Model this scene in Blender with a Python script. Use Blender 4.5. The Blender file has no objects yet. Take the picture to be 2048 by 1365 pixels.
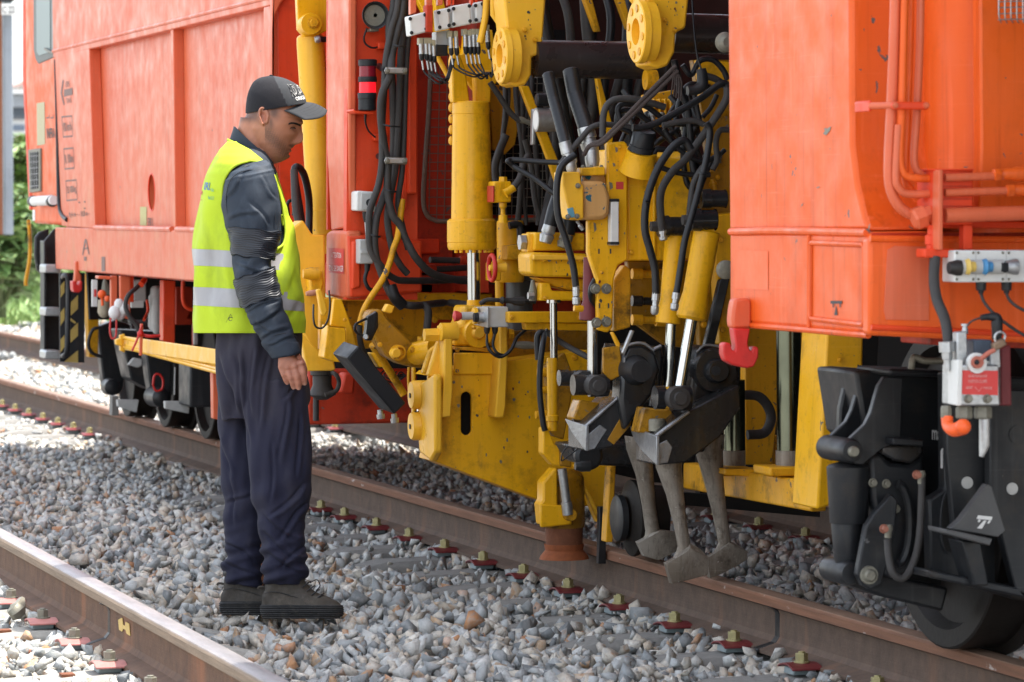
import bpy, bmesh, math, random
import numpy as np
from mathutils import Vector, Matrix, noise as mnoise
sc = bpy.context.scene
COL = sc.collection
R_ = math.radians
rnd = random.Random(7)

# ------------------------------------------------------------------ camera, sky, sun, exposure
FPX = 7900.0                      # focal length in pixels of a 2048 px wide picture
YAW, PITCH, ROLL, CAMZ = R_(15.6), math.atan(276.5/7900), R_(.5), 1.38
cam = bpy.data.cameras.new('camera'); cam_o = bpy.data.objects.new('camera', cam); COL.objects.link(cam_o)
cam_o.matrix_world = Matrix.Translation((0, 0, CAMZ)) @ Matrix.Rotation(-YAW, 4, 'Z') @ Matrix.Rotation(math.pi/2-PITCH, 4, 'X') @ Matrix.Rotation(-ROLL, 4, 'Z')
cam.sensor_width = 36; cam.lens = FPX/2048*36; cam.clip_start = .5; cam.clip_end = 2000
cam.dof.use_dof = True; cam.dof.focus_distance = 13.2; cam.dof.aperture_fstop = 9
sc.camera = cam_o
w = bpy.data.worlds.new('World'); sc.world = w; w.use_nodes = True
SUN_EL, SUN_AZ = R_(66), R_(97)    # azimuth clockwise from +Y (along the track)
nt = w.node_tree; bg = nt.nodes['Background']
sky = nt.nodes.new('ShaderNodeTexSky'); sky.sky_type = 'NISHITA'; sky.sun_disc = False
sky.sun_elevation = SUN_EL; sky.sun_rotation = SUN_AZ
sky.air_density = 1.0; sky.dust_density = 1.6; sky.ozone_density = 1.0
hs = nt.nodes.new('ShaderNodeHueSaturation'); hs.inputs['Saturation'].default_value = .38   # hazy, whitish sky
nt.links.new(sky.outputs[0], hs.inputs['Color']); nt.links.new(hs.outputs[0], bg.inputs[0]); bg.inputs[1].default_value = .15
sun = bpy.data.lights.new('sun', 'SUN'); sun.energy = 2.7; sun.angle = R_(.8); sun.color = (1, .95, .87)
sun_o = bpy.data.objects.new('sun', sun); COL.objects.link(sun_o)
sd = Vector((math.sin(SUN_AZ)*math.cos(SUN_EL), math.cos(SUN_AZ)*math.cos(SUN_EL), math.sin(SUN_EL)))
sun_o.rotation_euler = sd.to_track_quat('Z', 'Y').to_euler(); sun_o.location = sd*30
sc.view_settings.view_transform = 'Standard'; sc.view_settings.look = 'None'
sc.view_settings.exposure = 1.92; sc.view_settings.gamma = 1
sc.view_settings.use_curve_mapping = False
sc.cycles.use_denoising = True; sc.cycles.max_bounces = 7; sc.cycles.diffuse_bounces = 4
sc.cycles.sample_clamp_indirect = 8

# ------------------------------------------------------------------ surveying: sight lines of the photograph to places in the world
Fv = Vector((math.sin(YAW)*math.cos(PITCH), math.cos(YAW)*math.cos(PITCH), -math.sin(PITCH)))
_r = Vector((math.cos(YAW), -math.sin(YAW), 0)); _u = _r.cross(Fv)
Rv = _r*math.cos(ROLL)-_u*math.sin(ROLL); Uv = _u*math.cos(ROLL)+_r*math.sin(ROLL)
C0 = Vector((0, 0, CAMZ))
def ray(u, v): return Fv + Rv*((u-1024)/FPX) + Uv*((682.5-v)/FPX)
def PY(u, v, y): d = ray(u, v); return C0 + d*(y/d.y)
def PXx(u, v, x): d = ray(u, v); return C0 + d*(x/d.x)
def PZ(u, v, Z): return C0 + ray(u, v)*Z
def PG(u, v, z=0): d = ray(u, v); return C0 + d*((z-CAMZ)/d.z)
def proj(p):
    d = Vector(p)-C0; z = d.dot(Fv); return (1024+FPX*d.dot(Rv)/z, 682.5-FPX*d.dot(Uv)/z, z)
def m_per_px(y): return (y/math.cos(YAW))/FPX*1.02      # metres per pixel near lateral distance of the machine

# ------------------------------------------------------------------ mesh builder
class MB:
    def __init__(s): s.v = []; s.f = []
    def add(s, vs, fs):
        n = len(s.v); s.v += [Vector(p) for p in vs]; s.f += [tuple(i+n for i in f) for f in fs]; return s
    def prism(s, pts, d):
        """closed outline pts (3-D, planar) pushed along vector d"""
        n = len(pts); d = Vector(d); pts = [Vector(p) for p in pts]
        c = Vector((0, 0, 0))
        for i in range(n): c += pts[i].cross(pts[(i+1) % n])
        if c.dot(d) > 0: pts = pts[::-1]
        vs = pts + [p+d for p in pts]
        fs = [tuple(range(n)), tuple(range(2*n-1, n-1, -1))]
        fs += [(i, n+i, n+(i+1) % n, (i+1) % n) for i in range(n)]
        return s.add(vs, fs)
    def box(s, a, b):
        x0, y0, z0 = [min(a[i], b[i]) for i in range(3)]; x1, y1, z1 = [max(a[i], b[i]) for i in range(3)]
        return s.prism([(x0, y0, z0), (x1, y0, z0), (x1, y0, z1), (x0, y0, z1)], (0, y1-y0, 0))
    def fr(s, pts, y, dy):      # frontal outline (plane y = const), pushed back by dy
        return s.prism([PY(u, v, y) for u, v in pts], (0, dy, 0))
    def sd(s, pts, x, dx):      # side outline (plane x = const), pushed inwards by dx
        return s.prism([PXx(u, v, x) for u, v in pts], (dx, 0, 0))
    def rings(s, rings, cap0=True, cap1=True, closed=True):
        n = len(rings[0]); vs = [p for r in rings for p in r]; fs = []
        for k in range(len(rings)-1):
            for i in range(n if closed else n-1):
                j = (i+1) % n
                fs.append((k*n+i, k*n+j, (k+1)*n+j, (k+1)*n+i))
        if cap0: fs.append(tuple(range(n-1, -1, -1)))
        if cap1: fs.append(tuple((len(rings)-1)*n+i for i in range(n)))
        return s.add(vs, fs)
    def tube(s, pts, r, seg=10, smooth=True, sub=6, caps=True):
        pts = [Vector(p) for p in pts]
        rs = r if isinstance(r, (list, tuple)) else [r]*len(pts)
        if smooth and len(pts) > 2:
            q = []; qr = []
            for i in range(len(pts)-1):
                p0 = pts[i-1] if i else pts[0]*2-pts[1]; p1 = pts[i]; p2 = pts[i+1]
                p3 = pts[i+2] if i+2 < len(pts) else pts[i+1]*2-pts[i]
                for k in range(sub):
                    t = k/sub
                    q.append(.5*((2*p1)+(p2-p0)*t+(2*p0-5*p1+4*p2-p3)*t*t+(3*p1-p0-3*p2+p3)*t**3))
                    qr.append(rs[i]*(1-t)+rs[i+1]*t)
            q.append(pts[-1]); qr.append(rs[-1]); pts = q; rs = qr
        t0 = (pts[1]-pts[0]).normalized()
        a = t0.cross(Vector((0, 0, 1)));
        if a.length < .2: a = t0.cross(Vector((1, 0, 0)))
        a.normalize(); rings = []
        for i, p in enumerate(pts):
            t = (pts[min(i+1, len(pts)-1)]-pts[max(i-1, 0)])
            if t.length < 1e-9: t = t0
            t.normalize(); a = (a-t*a.dot(t))
            a.normalize(); b = t.cross(a)
            rings.append([p+(a*math.cos(2*math.pi*k/seg)+b*math.sin(2*math.pi*k/seg))*rs[i] for k in range(seg)])
        return s.rings(rings, caps, caps)
    def lathe(s, p0, p1, prof, seg=24):
        """prof = [(t along p0->p1 in metres, radius)]"""
        p0 = Vector(p0); ax = (Vector(p1)-p0).normalized()
        a = ax.cross(Vector((0, 0, 1)))
        if a.length < .1: a = ax.cross(Vector((1, 0, 0)))
        a.normalize(); b = ax.cross(a)
        rings = [[p0+ax*t+(a*math.cos(2*math.pi*k/seg)+b*math.sin(2*math.pi*k/seg))*max(r, 1e-4) for k in range(seg)] for t, r in prof]
        return s.rings(rings)
    def cyl(s, p0, p1, r, seg=20, r1=None):
        L = (Vector(p1)-Vector(p0)).length
        return s.lathe(p0, p1, [(0, r), (L, r if r1 is None else r1)], seg)
    def hexb(s, p, ax, r, h):   # hexagon head
        p = Vector(p); return s.cyl(p, p+Vector(ax).normalized()*h, r, 6)
    def ball(s, c, r, sx=1, sy=1, sz=1, seg=14):
        c = Vector(c); rg = []
        for i in range(1, 9):
            t = math.pi*i/9
            rg.append([c+Vector((sx*r*math.sin(t)*math.cos(2*math.pi*k/seg), sy*r*math.sin(t)*math.sin(2*math.pi*k/seg), -sz*r*math.cos(t))) for k in range(seg)])
        return s.rings(rg)

WLOC = {}
def link(name, me, parent=None, loc=(0, 0, 0)):
    o = bpy.data.objects.new(name, me); COL.objects.link(o); loc = Vector(loc)
    WLOC[o.name] = loc.copy()
    if parent is not None: o.parent = parent; o.location = loc-WLOC[parent.name]
    else: o.location = loc
    return o
def build(name, mb, mat, parent=None, bevel=0, smooth=35, origin=None, segs=2, label=None):
    me = bpy.data.meshes.new(name)
    vs = mb.v
    if origin is None:
        mn = Vector([min(p[i] for p in vs) for i in range(3)]); mx = Vector([max(p[i] for p in vs) for i in range(3)])
        origin = (mn+mx)/2
    origin = Vector(origin)
    me.from_pydata([tuple(p-origin) for p in vs], [], mb.f)
    bm = bmesh.new(); bm.from_mesh(me)
    bmesh.ops.recalc_face_normals(bm, faces=bm.faces); bm.to_mesh(me); bm.free()
    mats = mat if isinstance(mat, (list, tuple)) else [mat]
    for m_ in mats: me.materials.append(m_)
    if smooth:
        me.shade_smooth(); me.set_sharp_from_angle(angle=R_(smooth))
    o = link(name, me, parent, origin)
    if bevel:
        b = o.modifiers.new('edge', 'BEVEL'); b.width = bevel; b.segments = segs; b.limit_method = 'ANGLE'; b.angle_limit = R_(40)
        b.harden_normals = False; b.use_clamp_overlap = True
    if label: o['label'] = label
    return o
def empty(name, loc, label=None, cat=None, group=None):
    o = bpy.data.objects.new(name, None); COL.objects.link(o); o.location = loc; o.empty_display_size = .2
    WLOC[o.name] = Vector(loc); tag(o, label, cat, group); return o
def tag(o, label=None, cat=None, group=None, kind=None):
    if label: o['label'] = label
    if cat: o['category'] = cat
    if group: o['group'] = group
    if kind: o['kind'] = kind
    return o
def copy_tree(o, d, parent=None):
    c = o.copy(); COL.objects.link(c)
    if parent is None: c.location = o.location+Vector(d)
    else: c.parent = parent
    WLOC[c.name] = WLOC[o.name]+Vector(d)
    for ch in list(o.children): copy_tree(ch, d, c)
    return c

# ------------------------------------------------------------------ materials
def NN(nt, t, **k):
    n = nt.nodes.new(t)
    for a, b in k.items():
        if a == 'inp':
            for i, x in b.items():
                if hasattr(x, 'is_linked') or hasattr(x, 'links'): nt.links.new(x, n.inputs[i])
                else: n.inputs[i].default_value = x
        else: setattr(n, a, b)
    return n
def c4(c): return (c[0], c[1], c[2], 1)
def base_mat(name):
    m = bpy.data.materials.new(name); m.use_nodes = True; t = m.node_tree
    return m, t, t.nodes['Principled BSDF'], NN(t, 'ShaderNodeNewGeometry').outputs['Position']
def mapping(t, vec, sc_, loc=(0, 0, 0)):
    n = NN(t, 'ShaderNodeMapping'); n.inputs['Scale'].default_value = sc_; n.inputs['Location'].default_value = loc
    t.links.new(vec, n.inputs['Vector']); return n.outputs[0]
def noise(t, vec, scale, detail=4, rough=.55, dist=0):
    return NN(t, 'ShaderNodeTexNoise', inp={'Vector': vec, 'Scale': scale, 'Detail': detail, 'Roughness': rough, 'Distortion': dist}).outputs[0]
def ramp(t, fac, stops, interp='LINEAR'):
    n = NN(t, 'ShaderNodeValToRGB'); r = n.color_ramp; r.interpolation = interp
    while len(r.elements) < len(stops): r.elements.new(.5)
    for e, (p, c) in zip(r.elements, stops): e.position = p; e.color = c4(c) if len(c) == 3 else c
    t.links.new(fac, n.inputs[0]); return n.outputs[0]
def step(t, fac, a, b):
    n = NN(t, 'ShaderNodeMapRange', inp={0: fac, 1: a, 2: b, 3: 0., 4: 1.}); n.clamp = True; return n.outputs[0]
def math_(t, op, a, b):
    n = NN(t, 'ShaderNodeMath', operation=op)
    for i, x in enumerate((a, b)):
        if hasattr(x, 'links'): t.links.new(x, n.inputs[i])
        else: n.inputs[i].default_value = x
    return n.outputs[0]
def mix(t, fac, a, b, mode='MIX'):
    n = NN(t, 'ShaderNodeMix', data_type='RGBA', blend_type=mode)
    for i, x in ((0, fac), (6, a), (7, b)):
        if hasattr(x, 'links'): t.links.new(x, n.inputs[i])
        else: n.inputs[i].default_value = c4(x) if isinstance(x, tuple) and len(x) == 3 else x
    return n.outputs[2]
def bump(t, bsdf, h, strength=.3, dist=.01):
    n = NN(t, 'ShaderNodeBump', inp={'Height': h, 'Strength': strength, 'Distance': dist}); t.links.new(n.outputs[0], bsdf.inputs['Normal']); return n
MATS = {}
def paint(name, a, b, rough=.42, streak=.25, dirt=.35, dirtc=(.035, .025, .018), chips=.5, chipc=(.12, .1, .09), metal=0, sheen=0, seed=0, coat=0, sc_=1):
    m, t, P, pos = base_mat(name)
    pos = mapping(t, pos, (sc_, sc_, sc_), (seed*3.1, seed, seed*.7))
    c = mix(t, step(t, noise(t, pos, 1.1, 6), .3, .75), a, b)
    st = noise(t, mapping(t, pos, (26, 26, 1.1)), 1.2, 5, .6)
    c = mix(t, math_(t, 'MULTIPLY', step(t, st, .52, .72), streak), c, tuple(x*.62 for x in a))
    st2 = noise(t, mapping(t, pos, (55, 55, 2.3)), 1.0, 3, .6)
    c = mix(t, math_(t, 'MULTIPLY', step(t, st2, .58, .75), streak*.8), c, tuple(min(1, x*1.15+.05) for x in b))
    sl = noise(t, mapping(t, pos, (1.5, 1.5, 95)), 1.6, 6, .7)
    c = mix(t, math_(t, 'MULTIPLY', step(t, sl, .60, .70), streak*.55), c, tuple(min(1, x*1.12+.10) for x in b))
    d = math_(t, 'MULTIPLY', step(t, noise(t, pos, 5.5, 8, .72), .53, .70), dirt)
    d = math_(t, 'ADD', d, math_(t, 'MULTIPLY', step(t, noise(t, mapping(t, pos, (1, 1, .3), (4, 4, 4)), 17, 6, .7), .60, .70), dirt*.55)); d = math_(t, 'MINIMUM', d, .9)
    c = mix(t, d, c, dirtc)
    d2 = math_(t, 'MULTIPLY', step(t, noise(t, pos, 60, 3, .7), .6, .8), dirt*.7)
    c = mix(t, d2, c, dirtc)
    ch = step(t, math_(t, 'ADD', noise(t, pos, 28, 5, .55, .5), math_(t, 'MULTIPLY', noise(t, pos, 3.3, 2), .35)), .97-.1*chips, .985-.1*chips)
    if chips > 0: c = mix(t, ch, c, chipc)
    t.links.new(c, P.inputs['Base Color'])
    r = NN(t, 'ShaderNodeMapRange', inp={0: noise(t, pos, 9, 5), 1: .3, 2: .7, 3: max(.05, rough-.12), 4: min(1, rough+.18)}).outputs[0]
    t.links.new(r, P.inputs['Roughness'])
    P.inputs['Metallic'].default_value = metal
    P.inputs['Coat Weight'].default_value = coat; P.inputs['Coat Roughness'].default_value = .3; P.inputs['Specular IOR Level'].default_value = .32
    h = math_(t, 'SUBTRACT', noise(t, pos, 12, 4), math_(t, 'MULTIPLY', ch, .6)) if chips > 0 else noise(t, pos, 12, 4)
    bump(t, P, h, .22, .006)
    MATS[name] = m; return m
def plain(name, c, rough=.5, metal=0, var=.25, scale=20, bmp=.15, emit=None, coat=0, trans=0):
    m, t, P, pos = base_mat(name)
    n = noise(t, pos, scale, 5, .6)
    t.links.new(mix(t, n, tuple(x*(1-var) for x in c), tuple(min(1, x*(1+var)) for x in c)), P.inputs['Base Color'])
    P.inputs['Roughness'].default_value = rough; P.inputs['Metallic'].default_value = metal; P.inputs['Coat Weight'].default_value = coat
    P.inputs['Transmission Weight'].default_value = trans; P.inputs['Specular IOR Level'].default_value = .35
    if bmp: bump(t, P, noise(t, pos, scale*3, 4), bmp, .004)
    if emit: P.inputs['Emission Color'].default_value = c4(emit[0]); P.inputs['Emission Strength'].default_value = emit[1]
    MATS[name] = m; return m
ORS = paint('orange_side', (.60, .105, .040), (.645, .145, .062), .40, .32, .2, (.32, .11, .06), .4, coat=.05)  # faded orange with pale sky glare mixed into the colour, for side faces
ORN = paint('orange_near', (.72, .092, .007), (.75, .118, .014), .42, .6, .22, (.28, .06, .02), .7, coat=0, seed=3)
ORF = paint('orange_front', (.66, .045, .008), (.70, .065, .015), .42, .2, .3, (.07, .02, .01), .55, seed=5)  # same orange kept deep, without the glare, mainly for end faces
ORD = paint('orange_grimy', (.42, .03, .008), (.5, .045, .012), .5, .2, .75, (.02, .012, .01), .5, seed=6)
YEL = paint('yellow_paint', (.76, .375, .004), (.80, .42, .008), .36, .4, .58, (.09, .05, .01), .7, (.1, .08, .07), seed=1)
YEG = paint('yellow_greasy', (.64, .30, .006), (.70, .34, .008), .4, .35, 1.0, (.03, .02, .01), 1.2, (.1, .08, .07), seed=2)
YED = paint('yellow_under_grease', (.46, .215, .006), (.10, .055, .012), .3, .3, 1.0, (.015, .012, .01), 1.2, (.14, .13, .12), seed=22, sc_=2)
YEB = paint('yellow_bright', (.80, .42, .02), (.84, .46, .04), .35, .15, .15, (.1, .06, .01), .5, seed=4)
BLK = paint('black_paint', (.009, .010, .0115), (.018, .0195, .022), .42, .3, .5, (.050, .038, .027), .5, (.09, .09, .09), seed=7)
GRS = paint('greasy_black_steel', (.014, .0145, .016), (.040, .041, .043), .24, .2, .5, (.07, .036, .006), .6, (.16, .15, .14), seed=8, metal=.35)
RUB = plain('black_rubber', (.011, .0115, .013), .42, 0, .3, 25, .2)
RUD = plain('dusty_rubber', (.040, .037, .035), .62, 0, .35, 30, .3)
CHR = plain('chrome_rod', (.50, .51, .50), .16, 1, .05, 8, .02)
GAL = plain('galvanised_steel', (.42, .43, .43), .42, .85, .35, 60, .3)
GRY = plain('grey_box_paint', (.42, .42, .40), .5, 0, .2, 35, .15)
WHT = plain('white_enclosure', (.62, .62, .59), .45, 0, .15, 25, .1)
STE = paint('worn_tine_steel', (.14, .11, .08), (.36, .33, .285), .45, .6, .8, (.05, .035, .022), 1.1, (.36, .34, .31), metal=.3, seed=31, sc_=2.5)
WRN = plain('scraped_steel', (.30, .31, .32), .38, .7, .45, 35, .5)
OCH = plain('dark_reflecting_chrome', (.13, .14, .10), .22, 1, .5, 6, .05)  # chrome with its dark greenish reflections put into the colour
RUS = plain('rusty_iron', (.17, .062, .03), .8, .1, .5, 30, .6)
BRN = plain('brown_steel', (.13, .02, .022), .5, .1, .3, 20, .2)
RED = plain('red_hook_paint', (.52, .02, .015), .38, 0, .3, 30, .25)
REDP = plain('red_sign_plate', (.56, .05, .045), .5, 0, .1, 20, 0)
DRK = plain('dark_void', (.010, .009, .008), .8, 0, .3, 10, 0)  # near-black, puts the shade of deep gaps into colour
CON = plain('concrete', (.21, .205, .19), .88, 0, .35, 40, .6)
GLS = plain('window_glass', (.10, .155, .16), .35, .0, .1, 3, 0)
RUBR = plain('edge_seal_rubber', (.14, .15, .14), .6, 0, .2, 20, .1)
WHP = plain('white_letter_paint', (.7, .7, .68), .6, 0, .1, 40, 0)
BKP = plain('dark_letter_paint', (.05, .045, .045), .6, 0, .3, 60, 0)
GRP = plain('faded_grey_letter_paint', (.17, .10, .085), .6, 0, .3, 60, 0)
ORC = plain('orange_cap_plastic', (.80, .11, .02), .4, 0, .15, 30, .1)
EMR = plain('lit_red_lens', (.6, .01, .02), .3, 0, .1, 20, 0, emit=((1, .01, .02), .28))
RLN = plain('red_lens', (.22, .008, .02), .2, 0, .1, 20, 0)
# ------------------------------------------------------------------ ground, ballast, rails, sleepers
XR, XR2 = 4.0, 2.09
g = MB(); NX = 90
gx = np.linspace(-60, 220, 2)
g.add([(-300, -50, -.075), (600, -50, -.075), (600, 900, -.075), (-300, 900, -.075)], [(0, 1, 2, 3)])
m, t, P, pos = base_mat('gravel_ground')
vo = NN(t, 'ShaderNodeTexVoronoi', inp={'Vector': pos, 'Scale': 22.})
c = ramp(t, NN(t, 'ShaderNodeSeparateColor', inp={0: vo.outputs['Color']}).outputs[0], [(0, (.16, .17, .18)), (.5, (.28, .28, .275)), (.85, (.36, .33, .28)), (1, (.3, .17, .09))])
t.links.new(c, P.inputs['Base Color']); P.inputs['Roughness'].default_value = .95
bump(t, P, vo.outputs['Distance'], -.9, .03)
build('ground', g, m, smooth=0, origin=(0, 0, 0)); tag(bpy.data.objects['ground'], kind='structure')

rail_prof = [(-.075, 0), (.075, 0), (.075, .012), (.022, .028), (.010, .045), (.009, .115), (.014, .128), (.036, .138), (.036, .160), (.030, .169), (.014, .172), (-.014, .172), (-.030, .169), (-.036, .160), (-.036, .138), (-.014, .128), (-.009, .115), (-.010, .045), (-.022, .028), (-.075, .012)]
RZ = .010
def rail_mat(name, web, head, top, shine, flakes):
    m, t, P, pos = base_mat(name)
    sx = NN(t, 'ShaderNodeSeparateXYZ', inp={0: pos}); z = sx.outputs[2]
    zn = math_(t, 'ADD', z, math_(t, 'MULTIPLY', math_(t, 'SUBTRACT', noise(t, pos, 12, 4), .5), .004))
    st = noise(t, mapping(t, pos, (8, 1.2, 30)), 3, 6, .65)
    wb = mix(t, step(t, noise(t, pos, 14, 7, .7), .35, .7), web, tuple(x*.55 for x in web))
    wb = mix(t, step(t, noise(t, mapping(t, pos, (1, 1, .2)), 5, 4), .55, .75), wb, (web[0]*1.7, web[1]*1.35, web[2]*1.1))
    hd = mix(t, step(t, st, .35, .7), head, tuple(x*.6 for x in head))
    hd = mix(t, math_(t, 'MULTIPLY', step(t, noise(t, mapping(t, pos, (1, .35, 1)), 22, 5, .6), .66, .70), flakes), hd, (.42, .36, .32))
    c = mix(t, step(t, zn, RZ+.134, RZ+.139), wb, hd)
    tp = mix(t, step(t, st, .4, .7), top, tuple(x*.7 for x in top))
    c = mix(t, step(t, zn, RZ+.165, RZ+.1705), c, tp)
    t.links.new(c, P.inputs['Base Color'])
    f = step(t, zn, RZ+.166, RZ+.1705)
    P.inputs['Metallic'].default_value = 0
    t.links.new(math_(t, 'MULTIPLY', f, shine), P.inputs['Metallic'])
    t.links.new(NN(t, 'ShaderNodeMapRange', inp={0: f, 1: 0., 2: 1., 3: .82, 4: .82-.5*shine}).outputs[0], P.inputs['Roughness'])
    bump(t, P, math_(t, 'ADD', noise(t, pos, 55, 5, .7), st), .45, .004)
    return m
RM1 = rail_mat('rusty_rail', (.118, .074, .050), (.205, .088, .044), (.25, .16, .11), .45, 1)
RM2 = rail_mat('used_rail', (.145, .075, .042), (.25, .18, .12), (.36, .345, .35), .75, 0)
RM1b = RM1
def rail(x, mat, label, y0=6, y1=75):
    b = MB(); b.prism([(x+px, y0, RZ+pz) for px, pz in rail_prof], (0, y1-y0, 0))
    o = build('rail', b, mat, smooth=25, origin=(x, y0, RZ)); tag(o, label, 'rail'); return o
r1 = rail(XR, RM1, 'rusty brown rail the orange machine stands on, running behind the man')
rf = rail(XR+1.5, RM1, 'far rail under the machine, visible at the left edge behind the ladder')
r2 = rail(XR2, RM2, 'pale worn rail in the lower left corner, in front of the man')
# weld collars and chalk mark
def weld(x, y, par, mat):
    b = MB(); s = 1.09
    b.prism([(x+px*1.12, y, RZ+(pz*.985 if pz < .14 else .1395)-.002*(pz > .14)) for px, pz in rail_prof if pz < .139], (0, .045, 0))
    return build('weld_bead', b, BLK, par, .004)
yw2 = PXx(214, 1250, XR2-.02).y
weld(XR2, yw2, r2, RUS)
weld(XR, PXx(1553, 1235, XR-.02).y, r1, RUS)
ymk = PXx(252, 1262, XR2-.012).y
def decal_side(pts, x, mat, name, par, dx=.0015): 
    b = MB(); b.sd(pts, x, dx); return build(name, b, mat, par, smooth=0)
YMK = plain('yellow_marker_paint', (.6, .42, .14), .7, 0, .3, 50, 0)
for poly in ([(236, 1240), (244, 1236), (246, 1250), (250, 1252), (251, 1244), (258, 1248), (260, 1272), (253, 1268), (251, 1260), (246, 1258), (244, 1264), (238, 1260)],):
    decal_side(poly, XR2-.0125, YMK, 'paint_mark', r2)

# sleepers
CLP = plain('red_spring_plate', (.15, .022, .024), .5, .1, .35, 40, .3)
CLP2 = plain('faded_red_spring_plate', (.42, .17, .15), .6, .1, .3, 40, .3)
NYL = plain('pale_nylon_pad', (.24, .29, .30), .5, 0, .2, 40, .1)
ZNC = plain('zinc_bolt', (.38, .34, .17), .4, .6, .35, 60, .2)
DUL = plain('dull_bolt', (.20, .19, .15), .55, .4, .35, 60, .3)
def clip(par, x, y, sgn, mats):
    """spring plate clip beside a rail; sgn -1 = on the side towards the camera"""
    plate, pad, bolt = mats
    b = MB(); n = 7; top = []; 
    for i in range(n):
        s = -1+2*i/(n-1); top.append((s, .030-.012*s*s))
    prof = [(.066*s, zz) for s, zz in top]+[(.066*s, zz-.006) for s, zz in reversed(top)]
    x0, x1 = x-.052, x+.044
    b.prism([(x0, y+py, RZ+pz-.006) for py, pz in prof], (x1-x0, 0, 0))
    c = build('clip_plate', b, plate, par, .0015)
    b = MB(); b.prism([(x-.040, y-.036, RZ-.010), (x+.03, y-.036, RZ-.010), (x+.03, y-.046, RZ+.011), (x-.040, y-.046, RZ+.011)], (0, .085, 0))
    build('clip_pad', b, pad, c, .003)
    b = MB(); b.cyl((x, y, RZ+.020), (x, y, RZ+.028), .024, 14); b.hexb((x, y, RZ+.027), (0, 0, 1), .019, .024); b.cyl((x, y, RZ+.05), (x, y, RZ+.056), .010, 10)
    build('clip_bolt', b, bolt, c, .001)
def sleeper(xa, y, rails, end, label, group, mats, mat=None):
    """monobloc concrete sleeper centred on the track, xa = track centre"""
    e = empty('sleeper', (xa, y, -.2), label, 'railway sleeper', group)
    b = MB(); prof = [(-1.3, -.052), (-1.12, -.012), (-.62, 0), (-.45, -.012), (0, -.03), (.45, -.012), (.62, 0), (1.12, -.012), (1.3, -.052)]
    rg = []
    for px, pz in prof:
        tw = .095; bw = .14
        rg.append([(xa+px, y-bw, -.22), (xa+px, y-tw-.012, pz-.02), (xa+px, y-tw+.012, pz), (xa+px, y+tw-.012, pz), (xa+px, y+tw+.012, pz-.02), (xa+px, y+bw, -.22)])
    b.rings(rg); build('concrete_body', b, mat or CON, e, .008)
    b = MB()
    for rx in rails:
        b = MB(); b.box((rx-.075, y-.08, .0005), (rx+.075, y+.08, RZ-.0005)); build('rail_pad', b, RUB, e)
        for s in (-1, 1): clip(e, rx+s*.108, y, s, mats)
    return e
labs = [
 (560, 'concrete sleeper end half hidden behind the boots of the man', None),
 (636, 'concrete sleeper end with yellow bolt nearest to the right of the blue trousers', None),
 (683, 'second sleeper end to the right of the blue trousers, half buried in stones', None),
 (747, 'sleeper end with a stone lying beside its bolt, below the orange skirt of the machine', None),
 (812, 'sleeper end below the left corner of the big yellow lifting plate', None),
 (883, 'sleeper end with clean pale pad, below the slot of the yellow lifting plate', None),
 (960, 'sleeper end with bright zinc bolt, left of the rusty lifting roller', None),
 (1041, 'sleeper end directly in front of the rusty lifting roller', None),
 (1130, 'sleeper end just in front of the small black guide wheel', None),
 (1232, 'sleeper end with red clip below the leftmost tamping tine', None),
 (1343, 'sleeper end with copper coloured bolt, below the front tamping tine', None),
 (1462, 'sleeper end just right of the tamping tines, clip with yellow bolt', None),
 (1598, 'sleeper end in the lower right, in front of the sunlit stones', None),
 (1750, 'sleeper end at the bottom edge in front of the black bogie wheel', None)]
XTC = XR+.75
ys_main = []
sl = None
zbolt = .06
for px_, lb, _ in labs:
    d = ray(px_, 425); y = (XR-.108)*d.y/d.x; ys_main.append(y)
    sleeper(XTC, y, (XR, XR+1.5), None, lb, 'sleepers under the machine', (CLP, NYL, ZNC))
yfar = ys_main[0]
for k in range(1, 20):
    y = yfar+.6*k
    ys_main.append(y)
    if k in (1,) or k > 8:
        e = sleeper(XTC, y, (XR, XR+1.5), None, 'far concrete sleeper in the sunlit stretch of track left of the man', 'far sleepers of the machine track', (CLP, NYL, ZNC))
ys2 = []
CON2 = plain('pale_concrete', (.30, .29, .26), .88, 0, .35, 40, .6)
for px_, lb in ((-48, 'sleeper of the neighbouring track just outside the left edge'), (12, 'pale sleeper at the left edge with a dark bracket lying on its clip'), (75, 'second pale sleeper from the left beside the foreground rail'),
                (138, 'pale sleeper with a square hole, left of the rail weld'), (208, 'pale sleeper with two dark recesses, below the rail weld'), (290, 'pale sleeper at the very bottom edge beside the foreground rail'), (385, 'next sleeper below the bottom edge')):
    d = ray(px_, 425); y = (XR2-.108)*d.y/d.x; ys2.append(y)
    if px_ > 300 or px_ < 0: continue
    e = sleeper(XR2-.75, y, (XR2,), None, lb, 'sleepers of the neighbouring track', (CLP2, NYL, DUL), CON2)
    b = MB(); b.box((XR2-.255, y-.028, -.008), (XR2-.215, y+.028, .0005)); build('recess_plug', b, RUS, e)
# dark bracket on the first one
b = MB(); b.tube([PG(20, 1232, .03), PG(34, 1222, .045), PG(44, 1200, .07)], [.02, .03, .012], 7); o = build('rail_anchor', b, DUL, smooth=40)
tag(o, 'curved dark steel anchor lying on the leftmost sleeper', 'rail anchor')

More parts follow.
